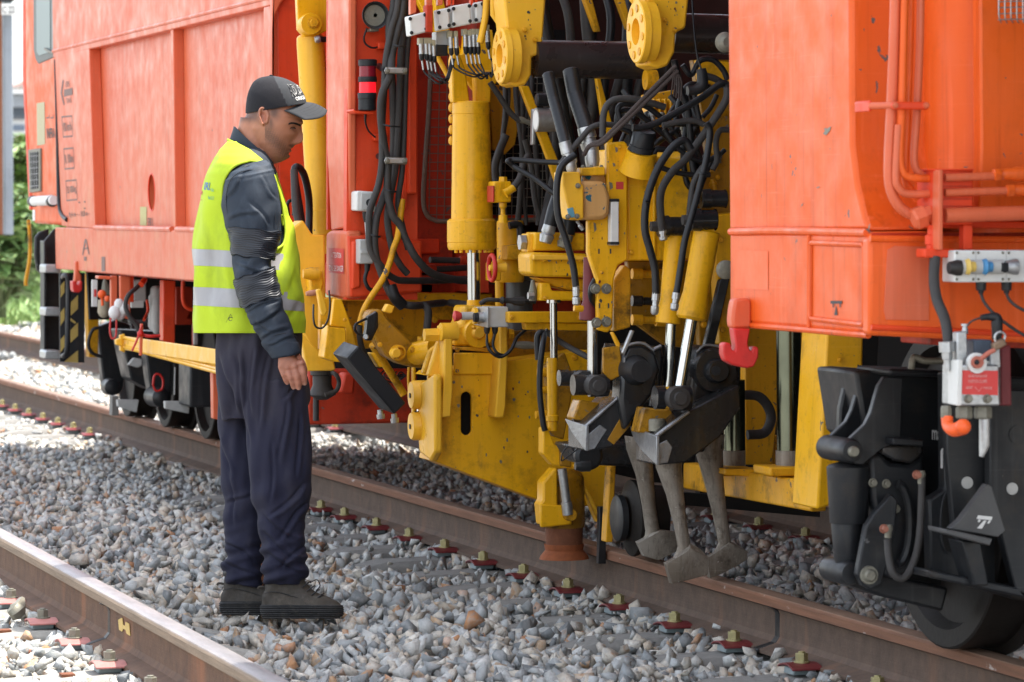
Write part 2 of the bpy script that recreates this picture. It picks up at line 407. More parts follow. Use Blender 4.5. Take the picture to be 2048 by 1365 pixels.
# ballast: crushed stones, each a faceted hull, joined as one body of gravel per kind
def stone_variants(n, seed):
    rr = random.Random(seed); out = []
    for _ in range(n):
        bm = bmesh.new(); k = rr.randint(7, 9)
        ax = (rr.uniform(.95, 1.4), rr.uniform(.7, 1.05), rr.uniform(.5, .85))
        for i in range(k):
            v = Vector((rr.gauss(0, 1), rr.gauss(0, 1), rr.gauss(0, 1))).normalized()*rr.uniform(.68, 1.05)
            bm.verts.new((v.x*ax[0]*.5, v.y*ax[1]*.5, v.z*ax[2]*.5))
        r = bmesh.ops.convex_hull(bm, input=bm.verts)
        bmesh.ops.delete(bm, geom=[g_ for g_ in r['geom_interior'] if isinstance(g_, bmesh.types.BMVert)], context='VERTS')
        bmesh.ops.triangulate(bm, faces=bm.faces)
        bm.verts.index_update()
        V = np.array([v.co[:] for v in bm.verts]); F = np.array([[l.vert.index for l in f.loops] for f in bm.faces]); bm.free()
        out.append((V, F))
    return out
VAR = stone_variants(48, 5)
def stones(name, pts, sizes, mat, label, seed=1):
    rg = np.random.default_rng(seed); N = len(pts); kind = rg.integers(0, len(VAR), N)
    q = rg.normal(size=(N, 4)); q /= np.linalg.norm(q, axis=1)[:, None]
    w_, x, y, z = q.T
    M = np.empty((N, 3, 3)); M[:, 0, 0] = 1-2*(y*y+z*z); M[:, 0, 1] = 2*(x*y-z*w_); M[:, 0, 2] = 2*(x*z+y*w_)
    M[:, 1, 0] = 2*(x*y+z*w_); M[:, 1, 1] = 1-2*(x*x+z*z); M[:, 1, 2] = 2*(y*z-x*w_)
    M[:, 2, 0] = 2*(x*z-y*w_); M[:, 2, 1] = 2*(y*z+x*w_); M[:, 2, 2] = 1-2*(x*x+y*y)
    Vs, Fs, off = [], [], 0
    for k, (V, F) in enumerate(VAR):
        idx = np.where(kind == k)[0]
        if not len(idx): continue
        W = np.einsum('nij,vj->nvi', M[idx], V)*sizes[idx][:, None, None]+pts[idx][:, None, :]
        Vs.append(W.reshape(-1, 3)); nv = len(V)
        Fs.append((F[None]+(off+np.arange(len(idx))*nv)[:, None, None]).reshape(-1, 3)); off += len(idx)*nv
    V = np.concatenate(Vs); F = np.concatenate(Fs).astype(np.int32)
    me = bpy.data.meshes.new(name); me.vertices.add(len(V)); me.vertices.foreach_set('co', V.ravel())
    me.loops.add(F.size); me.loops.foreach_set('vertex_index', F.ravel())
    me.polygons.add(len(F)); me.polygons.foreach_set('loop_start', np.arange(0, F.size, 3, dtype=np.int32))
    me.update(calc_edges=True); me.materials.append(mat)
    o = bpy.data.objects.new(name, me); COL.objects.link(o); tag(o, label, 'ballast', kind='stuff'); return o
m, t, P, pos = base_mat('ballast_stone')
ri = NN(t, 'ShaderNodeNewGeometry').outputs['Random Per Island']
c = ramp(t, ri, [(0, (.13, .145, .16)), (.14, (.27, .295, .315)), (.34, (.44, .465, .485)), (.52, (.54, .55, .55)), (.64, (.50, .45, .385)), (.78, (.66, .64, .60)), (.90, (.54, .47, .39)), (.955, (.46, .31, .19)), (.98, (.45, .20, .08)), (1, (.80, .78, .74))])
n1 = noise(t, pos, 35, 6, .65); n2 = noise(t, pos, 11, 3)
c = mix(t, 1.0, c, (1.0, .985, .93), 'MULTIPLY')
c = mix(t, math_(t, 'MULTIPLY', step(t, n1, .42, .75), .5), c, (.62, .60, .56))
c = mix(t, math_(t, 'MULTIPLY', step(t, noise(t, pos, 70, 5, .7), .50, .62), .4), c, (.19, .20, .21))
c = mix(t, math_(t, 'MULTIPLY', step(t, math_(t, 'MULTIPLY', n2, noise(t, pos, 48, 4)), .335, .43), .6), c, (.38, .19, .08))
t.links.new(c, P.inputs['Base Color']); P.inputs['Roughness'].default_value = .85
bump(t, P, noise(t, pos, 90, 6, .75), .85, .006)
STN = m
rg = np.random.default_rng(3)
def band_points(Z0, Z1, u0, u1, sp, zf, keep=1):
    """stones strewn over the ground seen between two distances"""
    k = 1/FPX; A = (Z1**2-Z0**2)/2*(u1-u0)*k; N = int(A/sp**2)
    Z = np.sqrt(rg.uniform(Z0**2, Z1**2, N)); lat = (rg.uniform(u0, u1, N)-1024)*k*Z
    X = Z*math.sin(YAW)+lat*math.cos(YAW); Y = Z*math.cos(YAW)-lat*math.sin(YAW)
    return X, Y
ymn = np.array(ys_main); ym2 = np.array(ys2)
def ground_z(X, Y):
    z = -.028+.018*np.sin(X*2.1+Y*.7)*np.sin(Y*1.3+1)+.012*np.sin(X*5.3+2)*np.sin(Y*4.1)
    d = np.abs(X-XTC)
    z = z-.024*np.clip(1-np.abs(d-1.05)/.5, 0, 1)           # lower along the sleeper ends
    d2 = np.abs(X-(XR2-.75)); z = z-.02*np.clip(1-np.abs(d2-.8)/.5, 0, 1)
    z = z+.03*np.clip(1-np.abs(X-3.05)/.5, 0, 1)
    for xr in (XR, XR2): z = z+.032*np.clip(1-np.abs(np.abs(X-xr)-.08)/.09, 0, 1)
    return z
def allowed(X, Y, Z_, S):
    ok = np.ones(len(X), bool)
    for xr in (XR, XR+1.5, XR2): ok &= ~((np.abs(X-xr) < .034+S*.42))
    top = Z_+S*.3
    for xc, ys, h in ((XTC, ymn, 1.3), (XR2-.75, ym2, 1.3)):
        for y in ys: ok &= ~((np.abs(X-xc) < h-.04+.05*np.sin(Y*9)) & (np.abs(Y-y) < .085+S*.25))
    return ok
PB = []
def strew(Z0, Z1, u0, u1, sp, s0, s1, dz, jit=.012):
    X, Y = band_points(Z0, Z1, u0, u1, sp, None); S = rg.uniform(s0, s1, len(X))*np.where(rg.random(len(X)) < .12, 1.25, 1)
    H = ground_z(X, Y)+dz+rg.normal(0, jit, len(X)); ok = allowed(X, Y, H, S)
    PB.append((np.stack([X, Y, H], 1)[ok], S[ok]))
strew(10.6, 17.5, -150, 2200, .036, .036, .072, -.014)
strew(10.6, 17.5, -150, 2200, .045, .044, .088, .012, .012)
strew(17.5, 24, -100, 1300, .044, .045, .068, -.008)
strew(17.5, 24, -100, 1300, .060, .045, .062, .010)
strew(24, 36, -80, 620, .062, .06, .085, 0)
strew(36, 60, -80, 620, .14, .10, .15, .0)
pts = np.concatenate([p for p, s in PB]); szs = np.concatenate([s for p, s in PB])
# keep the boot soles clear
foot = [(PG(480, 1205, .02), .13), (PG(560, 1215, .02), .13), (PG(630, 1222, .02), .13)]
stones('ballast', pts, szs, STN, 'grey crushed stone ballast around and between the tracks')
# loose stones lying on the sleepers
P2 = []
for i in range(260):
    y = rg.choice(ymn[:14])+rg.normal(0, .12); x = XR-.12-abs(rg.normal(0, .16)); P2.append((x, y, .005+rg.uniform(0, .012)))
for i in range(90):
    y = rg.choice(ym2)+rg.normal(0, .15); x = XR2-.18-abs(rg.normal(0, .4)); P2.append((x, y, .012))
P2 = np.array(P2); S2 = rg.uniform(.018, .045, len(P2))
m2 = (np.min(np.abs(P2[:, 1][:, None]-np.concatenate([ymn, ym2])[None]), 1) > .075)
stones('ballast_chips', P2[m2], S2[m2], STN, 'smaller stones lying loose on and between the sleepers', 9)
# ------------------------------------------------------------------ the machine: helpers
XS = 3.38
def yS(u, x=XS): return PXx(u, 425, x).y
def zS(u, v, x=XS): return PXx(u, v, x).z
def mpp(u, v, y): return proj(PY(u, v, y))[2]/FPX
def F(name, par, mat, pts, y, dy=.03, bev=.004, label=None, **k): return build(name, MB().fr(pts, y, dy), mat, par, bev, label=label, **k)
def S(name, par, mat, pts, x, dx=.03, bev=.004, label=None, **k): return build(name, MB().sd(pts, x, dx), mat, par, bev, label=label, **k)
def rect(u0, v0, u1, v1): return [(u0, v0), (u1, v0), (u1, v1), (u0, v1)]
def T(name, par, mat, pts, r, seg=10, smooth=True, sub=6, label=None):
    """hose or pipe through sight points (u, v, distance along the track), radius in pixels at the first point"""
    s = mpp(*pts[0]); rr = [x*s for x in r] if isinstance(r, (list, tuple)) else r*s
    return build(name, MB().tube([PY(*p) for p in pts], rr, seg, smooth, sub), mat, par, smooth=60, label=label)
def L(name, par, mat, p0, p1, prof, seg=24, bev=0, label=None):
    """turned piece between two sight points; prof = [(fraction, radius px)]"""
    a, b = PY(*p0), PY(*p1); n = (b-a).length; s = mpp(*p0)
    return build(name, MB().lathe(a, b, [(t*n, r*s) for t, r in prof], seg), mat, par, bev, label=label)
def DX(name, par, mat, u, v, y, prof, seg=28, bev=0, **k):
    """round piece with its axis across the track, prof = [(metres inwards, radius px)]"""
    p = PY(u, v, y); s = mpp(u, v, y)
    return build(name, MB().lathe(p, p+Vector((1, 0, 0)), [(t, r*s) for t, r in prof], seg), mat, par, bev, **k)
def DY(name, par, mat, u, v, y, prof, seg=28, bev=0, **k):
    """round piece with its axis along the track"""
    p = PY(u, v, y); s = mpp(u, v, y)
    return build(name, MB().lathe(p, p+Vector((0, 1, 0)), [(t, r*s) for t, r in prof], seg), mat, par, bev, **k)
def DZ(name, par, mat, u, v0, v1, y, prof, seg=24, bev=0, **k):
    """upright turned piece from v0 down to v1; prof = [(v, radius px)]"""
    rg = []; p = PY(u, v0, y); s = mpp(u, v0, y)
    for v, r in prof:
        z = PY(u, v, y).z; rg.append([Vector((p.x+math.cos(2*math.pi*i/seg)*r*s, p.y+math.sin(2*math.pi*i/seg)*r*s, z)) for i in range(seg)])
    return build(name, MB().rings(rg), mat, par, bev, **k)
def textmesh(txt, bold=0):
    cu = bpy.data.curves.new('t', 'FONT'); cu.body = txt; cu.offset = bold; cu.resolution_u = 3; cu.align_x = 'LEFT'; cu.space_line = 1.05
    o = bpy.data.objects.new('t', cu); me = bpy.data.meshes.new_from_object(o)
    V = [v.co.copy() for v in me.vertices]; Fs = [tuple(p.vertices) for p in me.polygons]
    bpy.data.objects.remove(o); bpy.data.meshes.remove(me); bpy.data.curves.remove(cu)
    x0 = min(v.x for v in V); x1 = max(v.x for v in V); y0 = min(v.y for v in V); y1 = max(v.y for v in V)
    return [((v.x-x0)/(x1-x0), (v.y-y0)/(y1-y0)) for v in V], Fs
def text(name, par, mat, txt, corners, place, bold=0.0):
    """flat print fitted to a quadrilateral of sight points: top-left, top-right, bottom-right, bottom-left; place(u, v) -> point"""
    uv, fs = textmesh(txt, bold); (a, b, c, d) = [Vector(q) for q in corners]; mb = MB()
    mb.add([place(*((d*(1-s)+c*s)*(1-t_)+(a*(1-s)+b*s)*t_)) for s, t_ in uv], fs)
    me = bpy.data.meshes.new(name); org = mb.v[0]; me.from_pydata([tuple(p-org) for p in mb.v], [], mb.f); me.materials.append(mat)
    return link(name, me, par, org)
def decal(name, par, mat, pts, place): # flat print
    mb = MB().add([place(*p) for p in pts], [tuple(range(len(pts)))])
    me = bpy.data.meshes.new(name); org = mb.v[0]; me.from_pydata([tuple(p-org) for p in mb.v], [], mb.f); me.materials.append(mat)
    return link(name, me, par, org)
def onS(x): return lambda u, v: PXx(u, v, x)
def onF(y): return lambda u, v: PY(u, v, y)
def boltx(name, par, mat, u, v, y, r, h=.014):
    p = PY(u, v, y); s = mpp(u, v, y); return build(name, MB().hexb(p+Vector((h, 0, 0)), (-1, 0, 0), r*s, h), mat, par, .001)
def bolty(name, par, mat, u, v, y, r, h=.014):
    p = PY(u, v, y); s = mpp(u, v, y); b = MB().cyl(p+Vector((0, .003, 0)), p, r*s*1.35, 14); b.hexb(p, (0, -1, 0), r*s, h); return build(name, b, mat, par, .001)

def cut(o, cutter):
    """cut a solid out of an object for good"""
    me = bpy.data.meshes.new('c'); me.from_pydata([tuple(p) for p in cutter.v], [], cutter.f)
    bm = bmesh.new(); bm.from_mesh(me); bmesh.ops.recalc_face_normals(bm, faces=bm.faces); bm.to_mesh(me); bm.free()
    c = bpy.data.objects.new('c', me); COL.objects.link(c)
    m_ = o.modifiers.new('cut', 'BOOLEAN'); m_.object = c; m_.operation = 'DIFFERENCE'; m_.solver = 'EXACT'
    if 'edge' in o.modifiers: o.modifiers.move(len(o.modifiers)-1, 0)
    bv = o.modifiers.get('edge'); 
    if bv: bv.show_viewport = False
    bpy.context.view_layer.update(); dg = bpy.context.evaluated_depsgraph_get()
    nm = bpy.data.meshes.new_from_object(o.evaluated_get(dg)); o.modifiers.remove(m_)
    if bv: bv.show_viewport = True
    old = o.data; o.data = nm; bpy.data.objects.remove(c); bpy.data.meshes.remove(me)
    nm.shade_smooth(); nm.set_sharp_from_angle(angle=R_(35)); return o

MC = empty('tamping_machine', (4.75, 14, .18), 'long orange and yellow track tamping machine standing on the rusty rails', 'track machine')

# ------------------------------------------------------------------ far body: orange side, faded and with sky glare in its colour, two recessed fields
yn, yf = yS(548), yS(110); ZT = 2.78; zb = zS(200, 546)  # ZT: unseen roof height, set for where the machine's shadow ends
b = MB().box((XS+.06, yn, zb), (XS+.16, yf, ZT)); body = build('side_wall', b, ORS, MC)
zr1 = zS(176, 99); zr0 = zS(187, 457)
yl = yS(183); ym = yS(346)
def sbox(x0, y0, z0, x1, y1, z1): return MB().box((x0, y0, z0), (x1, y1, z1))
fr_ = MB()
fr_.box((XS, yn, zr1), (XS+.0601, yf, ZT)); fr_.box((XS, yn, zb), (XS+.0601, yf, zr0)); fr_.sd([(109, 112), (178, 97), (190, 458), (123, 452)], XS, .0601)
fr_.sd([(341, 50), (346, 50), (351, 465), (345, 465)], XS+.012, .05)
fr_.box((XS, yn, zr0), (XS+.0601, yn+.16, zr1))
build('side_frame', fr_, ORS, MC, .005, segs=2)
# raised lip below the recesses and roof edge
for (u0, u1) in ((188, 342), (352, 538)):
    y0, y1 = yS(u1), yS(u0); b = MB().tube([(XS+.004, y0, zr0+.004), (XS+.004, y1, zr0+.004)], .014, 8); build('lip', b, ORS, MC)
b = MB().tube([(XS+.002, yn, zr1+.035), (XS+.002, yf, zr1+.035)], .010, 8); build('weld_seam', b, ORS, MC)
build('roof', MB().box((XS+.02, yS(697), ZT), (XS+2.8, yf+1.2, ZT+.06)), ORF, MC)
build('floor_frame', MB().box((XS+.161, yS(697)+.35, zb-.02), (XS+2.6, yf, zb+.1)), ORD, MC)
build('far_side_wall', MB().box((XS+2.7, yS(697), zb), (XS+2.8, yf, ZT)), ORF, MC)
build('end_wall', MB().box((XS+.161, yf-.08, zb), (XS+2.69, yf-.02, ZT)), ORF, MC)
# hole and marks
p = PXx(299, 385, XS+.05); cut(body, MB().cyl(p-Vector((.05, 0, 0)), p+Vector((.3, 0, 0)), .088, 40)); q_ = [p+Vector((.012, math.cos(t)*.089, math.sin(t)*.089)) for t in [2*math.pi*i/40 for i in range(41)]]
hl = build('filler_hole_rim', MB().tube(q_, .005, 8, False), ORF, MC); build('filler_hole_void', MB().box(p+Vector((.2, -.3, -.3)), p+Vector((.22, .3, .3))), DRK, hl)
SX = onS(XS-.0018); SB = onS(XS+.058)
decal('arrow_shaft', MC, GRP, [(128, 180), (145, 176), (145, 190), (128, 194)], SX)
decal('arrow_head', MC, GRP, [(121, 186), (125, 160), (127.5, 161), (124, 186), (129, 209), (127, 211)], SX)
text('lettering', MC, GRP, 'EBS', ((131, 164), (138.5, 162), (139, 173), (131.5, 175)), SX)
text('lettering', MC, GRP, 'TRAVAIL', ((132, 197), (143, 195), (143.5, 205), (133, 208)), SX)
def boxed(t1, q):
    (a, b_, c, d) = q
    for s0, s1 in ((a, b_), (d, c)):
        decal('rule', MC, GRP, [s0, s1, (s1[0], s1[1]+3), (s0[0], s0[1]+3)], SX)
    for s0, s1 in ((a, d), (b_, c)):
        decal('rule', MC, GRP, [s0, (s0[0]+.6, s0[1]), (s1[0]+.6, s1[1]), s1], SX)
    k = .2
    text('lettering', MC, GRP, t1, ((a[0]+2, a[1]+(d[1]-a[1])*.33), (b_[0]-2, b_[1]+(c[1]-b_[1])*.3), (c[0]-1, c[1]-(c[1]-b_[1])*.25), (d[0]+2, d[1]-(d[1]-a[1])*.22)), SX, .01)
boxed('100 km/h', ((123, 233), (143, 231), (145, 271), (126, 273)))
boxed('R 100m', ((127, 297), (146, 295), (148, 335), (129, 337)))
boxed('55 000kg', ((131, 361), (152, 359), (154, 398), (133, 400)))
text('lettering', MC, GRP, '- 9,4 m -', ((134, 426), (155, 423), (156, 434), (135, 438)), SX, .01)
text('lettering', MC, GRP, '- 10,8 m -', ((157, 423), (178, 421), (179, 433), (158, 436)), SX, .01)
for (u, v) in ((157, 404), (168, 403), (168, 416)): decal('mark', MC, BKP, rect(u, v, u+3, v+2.5), SX)
for d_ in (([(164, 511), (169, 480), (171, 478), (173, 480), (179, 509), (177, 510), (172, 486), (171, 486), (166, 511)]), ([(166, 497), (177, 495), (177, 498), (166, 500)]), rect(168, 514, 173, 522)): decal('lifting_mark', MC, GRP, d_, SX)
decal('mark', MC, GRP, rect(203, 514, 210, 543), SX)
decal('inspection_label', MC, plain('yellowed_label', (.45, .42, .18), .6, 0, .3, 90, 0), rect(280, 414, 293, 455), SB)
text('lettering', MC, GRP, '590 L', ((295, 436), (307, 436), (307, 454), (295, 454)), SB, .01)
# ------------------------------------------------------------------ cab at the far left end
XC = XS+.04
cab = S('cab', MC, ORN, [(50, -260), (112, -300), (128, 452), (66, 447), (57, 300), (50, 150)], XC, 1.6, .02)
S('cab_edge_strip', MC, ORF, [(45, -260), (49.5, -260), (49.5, 150), (56, 300), (61.5, 420), (58, 420), (52, 300), (45, 150)], XC+.02, .05, .004)
wn = S('window_frame', MC, RUBR, [(66, -180), (111, -190), (112, 108), (104, 116), (76, 128), (71, 120), (67, 100)], XC-.008, .03, .006)
S('window_pane', wn, GLS, [(71, -170), (99, -175), (100, 104), (78, 112), (73, 104)], XC-.011, .004, 0)
S('window_pane', wn, GLS, [(103, -175), (109, -178), (110, 98), (104, 102)], XC-.011, .004, 0)
T('window_handle', wn, DUL, [(90, 98, yS(90, XC-.03)), (100, 104, yS(100, XC-.03)), (108, 107, yS(108, XC-.03))], 2.6)
decal('maker_plate', MC, plain('cream_plate', (.45, .40, .24), .6, 0, .4, 120, 0), [(73, 207), (89, 204), (90, 289), (74, 292)], onS(XC-.002))
text('lettering', MC, BKP, 'INFRA', ((93, 257), (109, 256), (110, 276), (94, 278)), onS(XC-.002), .02)
decal('mark', MC, GRP, [(92, 235), (98, 234), (98, 229), (99, 229), (99, 237), (92, 238)], onS(XC-.002)); decal('mark', MC, GRP, [(101, 235), (106, 234), (106, 229), (107, 229), (107, 237), (101, 238)], onS(XC-.002))
gr = S('grille_frame', MC, DUL, [(56, 300), (80, 297), (80, 383), (59, 386)], XC-.012, .02, .003)
S('grille_void', gr, DRK, [(60, 306), (76, 304), (76, 377), (62, 379)], XC-.0145, .003, 0)
for i in range(3): T('grille_bar', gr, GAL, [(63.5+i*4.5, 305, yS(64+i*4.5, XC-.018)), (64+i*4.5, 378, yS(64+i*4.5, XC-.018))], .5, 6, False)
for i in range(6): T('grille_bar', gr, GAL, [(60, 313+i*12, yS(60, XC-.018)), (77, 311.5+i*12, yS(77, XC-.018))], .45, 6, False)
lc = L('tube_lamp', MC, WHP, (63, 403, yS(63, XC-.05)), (108, 401, yS(108, XC-.05)), [(0, 6), (.01, 9.5), (.9, 10.5), (.91, 9), (1, 9)])
for u in (65, 102): L('lamp_band', lc, BLK, (u, 403, yS(u, XC-.05)), (u+3, 403, yS(u+3, XC-.05)), [(0, 11), (1, 11.5)])
decal('sticker', MC, WHP, rect(65, 420, 70, 442), onS(XC-.002))
T('cab_hose', MC, RUB, [(112, 120, yS(112)-.02), (115, 240, yS(115)-.02), (117, 360, yS(117)-.02), (119, 410, yS(119)-.02), (124, 430, yS(124)-.02), (134, 440, yS(134)-.02)], 4.5)
T('ladder_hose', MC, YEG, [(57, 440, 22.4), (60, 480, 22.4), (59, 520, 22.4), (52, 560, 22.4), (52, 572, 22.4)], 4)
# ladder with hazard striped guard
F('fender', MC, BLK, [(70, 475), (78, 465), (98, 458), (98, 552), (86, 552), (74, 540), (69, 510)], 21.9, .04, .01)
ld = F('ladder', MC, BLK, [(89, 482), (108, 459), (124, 459), (124, 530), (120, 540), (121, 718), (90, 718)], 21.55, .03)
F('ladder_side', ld, BLK, [(88, 482), (92, 482), (92, 718), (88, 718)], 21.42, .14, .004)
for v in (540, 626, 712): F('step', ld, GAL, [(90, v-8), (93, v-11), (119, v-11), (122, v-8), (122, v+7), (90, v+6)], 21.30, .2, .006)
hz = F('hazard_guard', MC, BLK, [(119, 546), (170, 546), (169, 726), (120, 724)], 20.9, .02)
HZY = paint('hazard_yellow', (.42, .30, .08), (.5, .36, .1), .5, .1, .3, chips=.4)
for pl in ([(121, 572), (129, 562), (129, 585), (121, 596)], [(121, 625), (129, 615), (129, 640), (121, 652)], [(121, 680), (129, 670), (129, 694), (121, 706)],
           [(141, 606), (156, 590), (156, 618), (141, 632)], [(141, 661), (156, 645), (156, 672), (141, 686)], [(128, 724), (156, 701), (156, 726)], [(141, 636), (152, 645), (150, 648), (141, 642)]):
    decal('hazard_stripe', hz, HZY, pl, onF(20.898))
T('hazard_handle', hz, BLK, [(126, 556, 20.9), (127, 552, 20.8), (134, 553, 20.75), (137, 570, 20.75), (136, 640, 20.75), (134, 700, 20.75), (128, 712, 20.8), (125, 712, 20.9)], 5)
hk = build('towing_hook', MB().fr([(150, 524), (157, 522), (160, 545), (164, 552), (163, 570), (148, 570), (150, 548)], 20.55, .05), ORS, MC, .008)
build('hook_tip', MB().fr([(145, 563), (152, 562), (154, 570), (158, 570), (160, 562), (165, 563), (164, 582), (158, 586), (149, 585), (146, 580)], 20.45, .09), RED, hk, .012)

# ------------------------------------------------------------------ gear hanging below the far body
yu = 19.6
F('gear_backplate', MC, DRK, [(175, 545), (445, 560), (445, 640), (180, 640)], 21.0, .05, 0)
F('bracket', MC, YEG, [(172, 548), (200, 548), (196, 715), (178, 715)], 21.2, .1)
T('coiled_hose', MC, RUB, [(205, 655, 20.6), (186, 660, 20.6), (177, 685, 20.6), (183, 705, 20.6), (205, 715, 20.6)], 3.5)
F('carrier_post', MC, ORS, [(222, 552), (235, 552), (235, 625), (222, 622)], 19.4, .04)
F('carrier_post', MC, ORS, [(240, 552), (261, 553), (261, 640), (246, 636), (241, 620)], 19.3, .04)
F('carrier_plate', MC, ORS, [(197, 552), (222, 553), (222, 560), (197, 558)], 19.35, .1)
F('valve_plate', MC, WHT, rect(184, 560, 195, 614), 20.0, .02, .002)
F('valve_label', MC, REDP, rect(188, 579, 193, 594), 19.99, .004, 0)
build('orange_knob', MB().ball(PY(204, 589, 19.8), 9*mpp(204, 589, 19.8)), ORC, MC)
build('orange_knob', MB().ball(PY(215, 598, 19.7), 6.5*mpp(204, 589, 19.8)), ORC, MC)
T('knob_stem', MC, ORC, [(204, 590, 19.8), (205, 612, 19.8)], 3, smooth=False)
L('cone_valve', MC, DUL, (210, 558, 20.0), (211, 590, 20.0), [(0, 3), (.3, 6), (.9, 9), (1, 9)])
L('air_bottle', MC, plain('beige_valve', (.38, .33, .24), .6), (208, 600, 20.3), (208, 636, 20.3), [(0, 12), (.7, 13), (.9, 9), (1, 4)])
vb = build('white_valve', MB().ball(PY(240, 622, 19.2), .035, 1, .8, 1.3), WHP, MC)
for (u, v, s) in ((229, 626, .03), (248, 617, .028), (238, 609, .024)): build('valve_dome', MB().ball(PY(u, v, 19.18), s, 1, .8, 1.2), WHP, vb)
T('valve_handle', vb, REDP, [(221, 636, 19.15), (220, 662, 19.15), (223, 676, 19.15), (228, 677, 19.15), (232, 670, 19.15), (233, 640, 19.15)], 2)
T('brake_hose', MC, RUD, [(288, 562, 19.1), (272, 577, 19.05), (256, 592, 19.0), (251, 612, 19.0), (258, 632, 19.0), (272, 650, 19.0), (277, 664, 19.0)], 4.6)
T('hose_end', MC, ORF, [(289, 560, 19.1), (282, 570, 19.05)], 6, smooth=False)
for (u0, v0, u1, v1, mt) in ((248, 568, 259, 600, WHT), (268, 560, 292, 604, GRY), (262, 600, 288, 616, WHT)): F('relay_box', MC, mt, rect(u0, v0, u1, v1), 19.9, .12, .004)
F('carrier_post', MC, ORF, rect(258, 553, 268, 605), 19.7, .03)
L('filter', MC, GRY, (313, 572, 19.9), (313, 668, 19.9), [(0, 7), (.06, 12), (.25, 13), (.26, 10), (.9, 11), (1, 5)])
L('filter', MC, GRY, (306, 590, 20.1), (305, 660, 20.1), [(0, 7), (.06, 9), (.9, 9), (1, 5)])
T('red_lever', MC, ORF, [(294, 600, 19.5), (296, 622, 19.5), (288, 640, 19.4)], 3)
F('frame_post', MC, ORF, [(327, 561), (351, 562), (350, 690), (326, 682)], 19.0, .1)
T('orange_pipe', MC, ORF, [(366, 562, 18.8), (366, 600, 18.8), (374, 616, 18.8), (390, 620, 18.8), (420, 620, 18.8)], 4)
F('grey_stem', MC, GRY, rect(388, 600, 396, 690), 19.4, .03)
for (u0, v0, u1, v1) in ((352, 575, 386, 650), (362, 600, 384, 640), (398, 580, 430, 700)): F('tank', MC, ORD, rect(u0, v0, u1, v1), 20.2, .2)
# bar bundle
yb0, yb1 = 18.9, 16.6
bb = build('lifting_bar', MB().prism([PY(246, 672, yb0), PY(252, 673, yb0), PY(252, 701, yb0), PY(246, 700, yb0)], PY(445, 733, 16.2)-PY(252, 701, yb0)), YEB, MC, .006)
for (v0, v1) in ((676, 703), (694, 718), (690, 711)): T('bundle_rod', bb, YEB, [(248, v0, yb0-.04), (252, v0+1, yb0-.05), (448, v1+30, 16.2)], 4.2, smooth=False)
F('bar_end_plate', bb, YEB, [(240, 671), (250, 668), (250, 706), (241, 702)], 18.88, .04)
F('bar_end_plate', bb, YEB, [(232, 680), (244, 676), (245, 694), (233, 690)], 18.8, .05)
F('bar_clamp', bb, YEB, [(391, 695), (401, 695), (401, 733), (391, 731)], 17.0, .06)
F('strap', bb, ORS, [(281, 648), (287, 648), (285, 712), (279, 712)], 18.1, .02)
T('strap_tail', bb, REDP, [(284, 650, 18.1), (274, 680, 18.1), (264, 702, 18.1)], 2.2)
T('strap_bar', bb, RED, [(282, 670, 18.12), (300, 673, 18.1), (320, 672, 18.1)], 3.4); build('strap_knob', MB().ball(PY(281, 668, 18.1), .016), RED, bb)
# far bogie
F('bogie_leg', MC, BLK, [(194, 655), (232, 640), (262, 650), (262, 700), (245, 780), (237, 790), (215, 790), (208, 770)], 21.5, .12, .01)
F('bogie_frame', MC, BLK, [(240, 660), (445, 670), (445, 780), (380, 800), (300, 780), (262, 760)], 20.9, .3, .01)
DY('spring_pot', MC, BLK, 224, 775, 21.3, [(-.03, 10), (-.02, 16), (.1, 17)])
DY('spring_pot', MC, BLK, 322, 796, 19.9, [(-.04, 6), (-.035, 13), (-.02, 19), (.2, 21)])
F('bogie_leg', MC, BLK, [(291, 705), (345, 712), (343, 800), (306, 806), (298, 760)], 20.1, .15, .01)
F('axle_box_plate', MC, GRY, [(235, 800), (278, 800), (274, 826), (236, 814)], 20.7, .05)
F('axle_box_plate', MC, GRY, [(330, 803), (380, 803), (378, 828), (331, 818)], 19.4, .05)
F('bogie_plate', MC, BLK, rect(380, 728, 440, 815), 19.1, .3, .01)
T('ladder_rung', MC, GRY, [(350, 735, 19.6), (349, 790, 19.6)], 1.5, smooth=False); T('ladder_rung', MC, GRY, [(376, 735, 19.5), (378, 800, 19.5)], 2, smooth=False)
T('red_ring', MC, RED, [(306, 770, 19.7), (309, 752, 19.7), (318, 749, 19.7), (326, 760, 19.7), (324, 778, 19.7), (312, 782, 19.7), (306, 770, 19.7)], 2.4)
F('grey_lever', MC, GRY, [(256, 730), (268, 716), (284, 718), (284, 732), (276, 736)], 20.3, .04)
def wheel(x, y, r, par, mat, rimm):
    c = Vector((x, y, RZ+.172+r)); b = MB().lathe(c+Vector((-.075, 0, 0)), c, [(0, .05), (0, r*.3), (.02, r*.32), (.03, r*.5), (.032, r*.84), (-.004, r*.88), (-.004, r-.006), (0, r), (.12, r-.002), (.125, r+.028), (.145, r+.022), (.15, r*.85), (.1, r*.82), (.1, .06)], 56)
    o = build('wheel', b, mat, par, smooth=30)
    build('axle_cap', MB().lathe(c+Vector((-.12, 0, 0)), c, [(0, .02), (0, r*.2), (.04, r*.24), (.05, r*.24)], 24), rimm, o)
    b = MB().cyl(c, c+Vector((1.5, 0, 0)), .08, 16); build('axle', b, DUL, o)
    return o
WHM = plain('dark_wheel_steel', (.013, .010, .008), .62, .3, .4, 18, .3)
for u in (250, 326, 408):
    y = yS(u, XR-.07); wheel(XR, y, .33 if u != 250 else .3, MC, WHM, BLK)
F('side_post', MC, ORS, [(425, 735), (445, 735), (447, 842), (427, 838)], 16.9, .06)
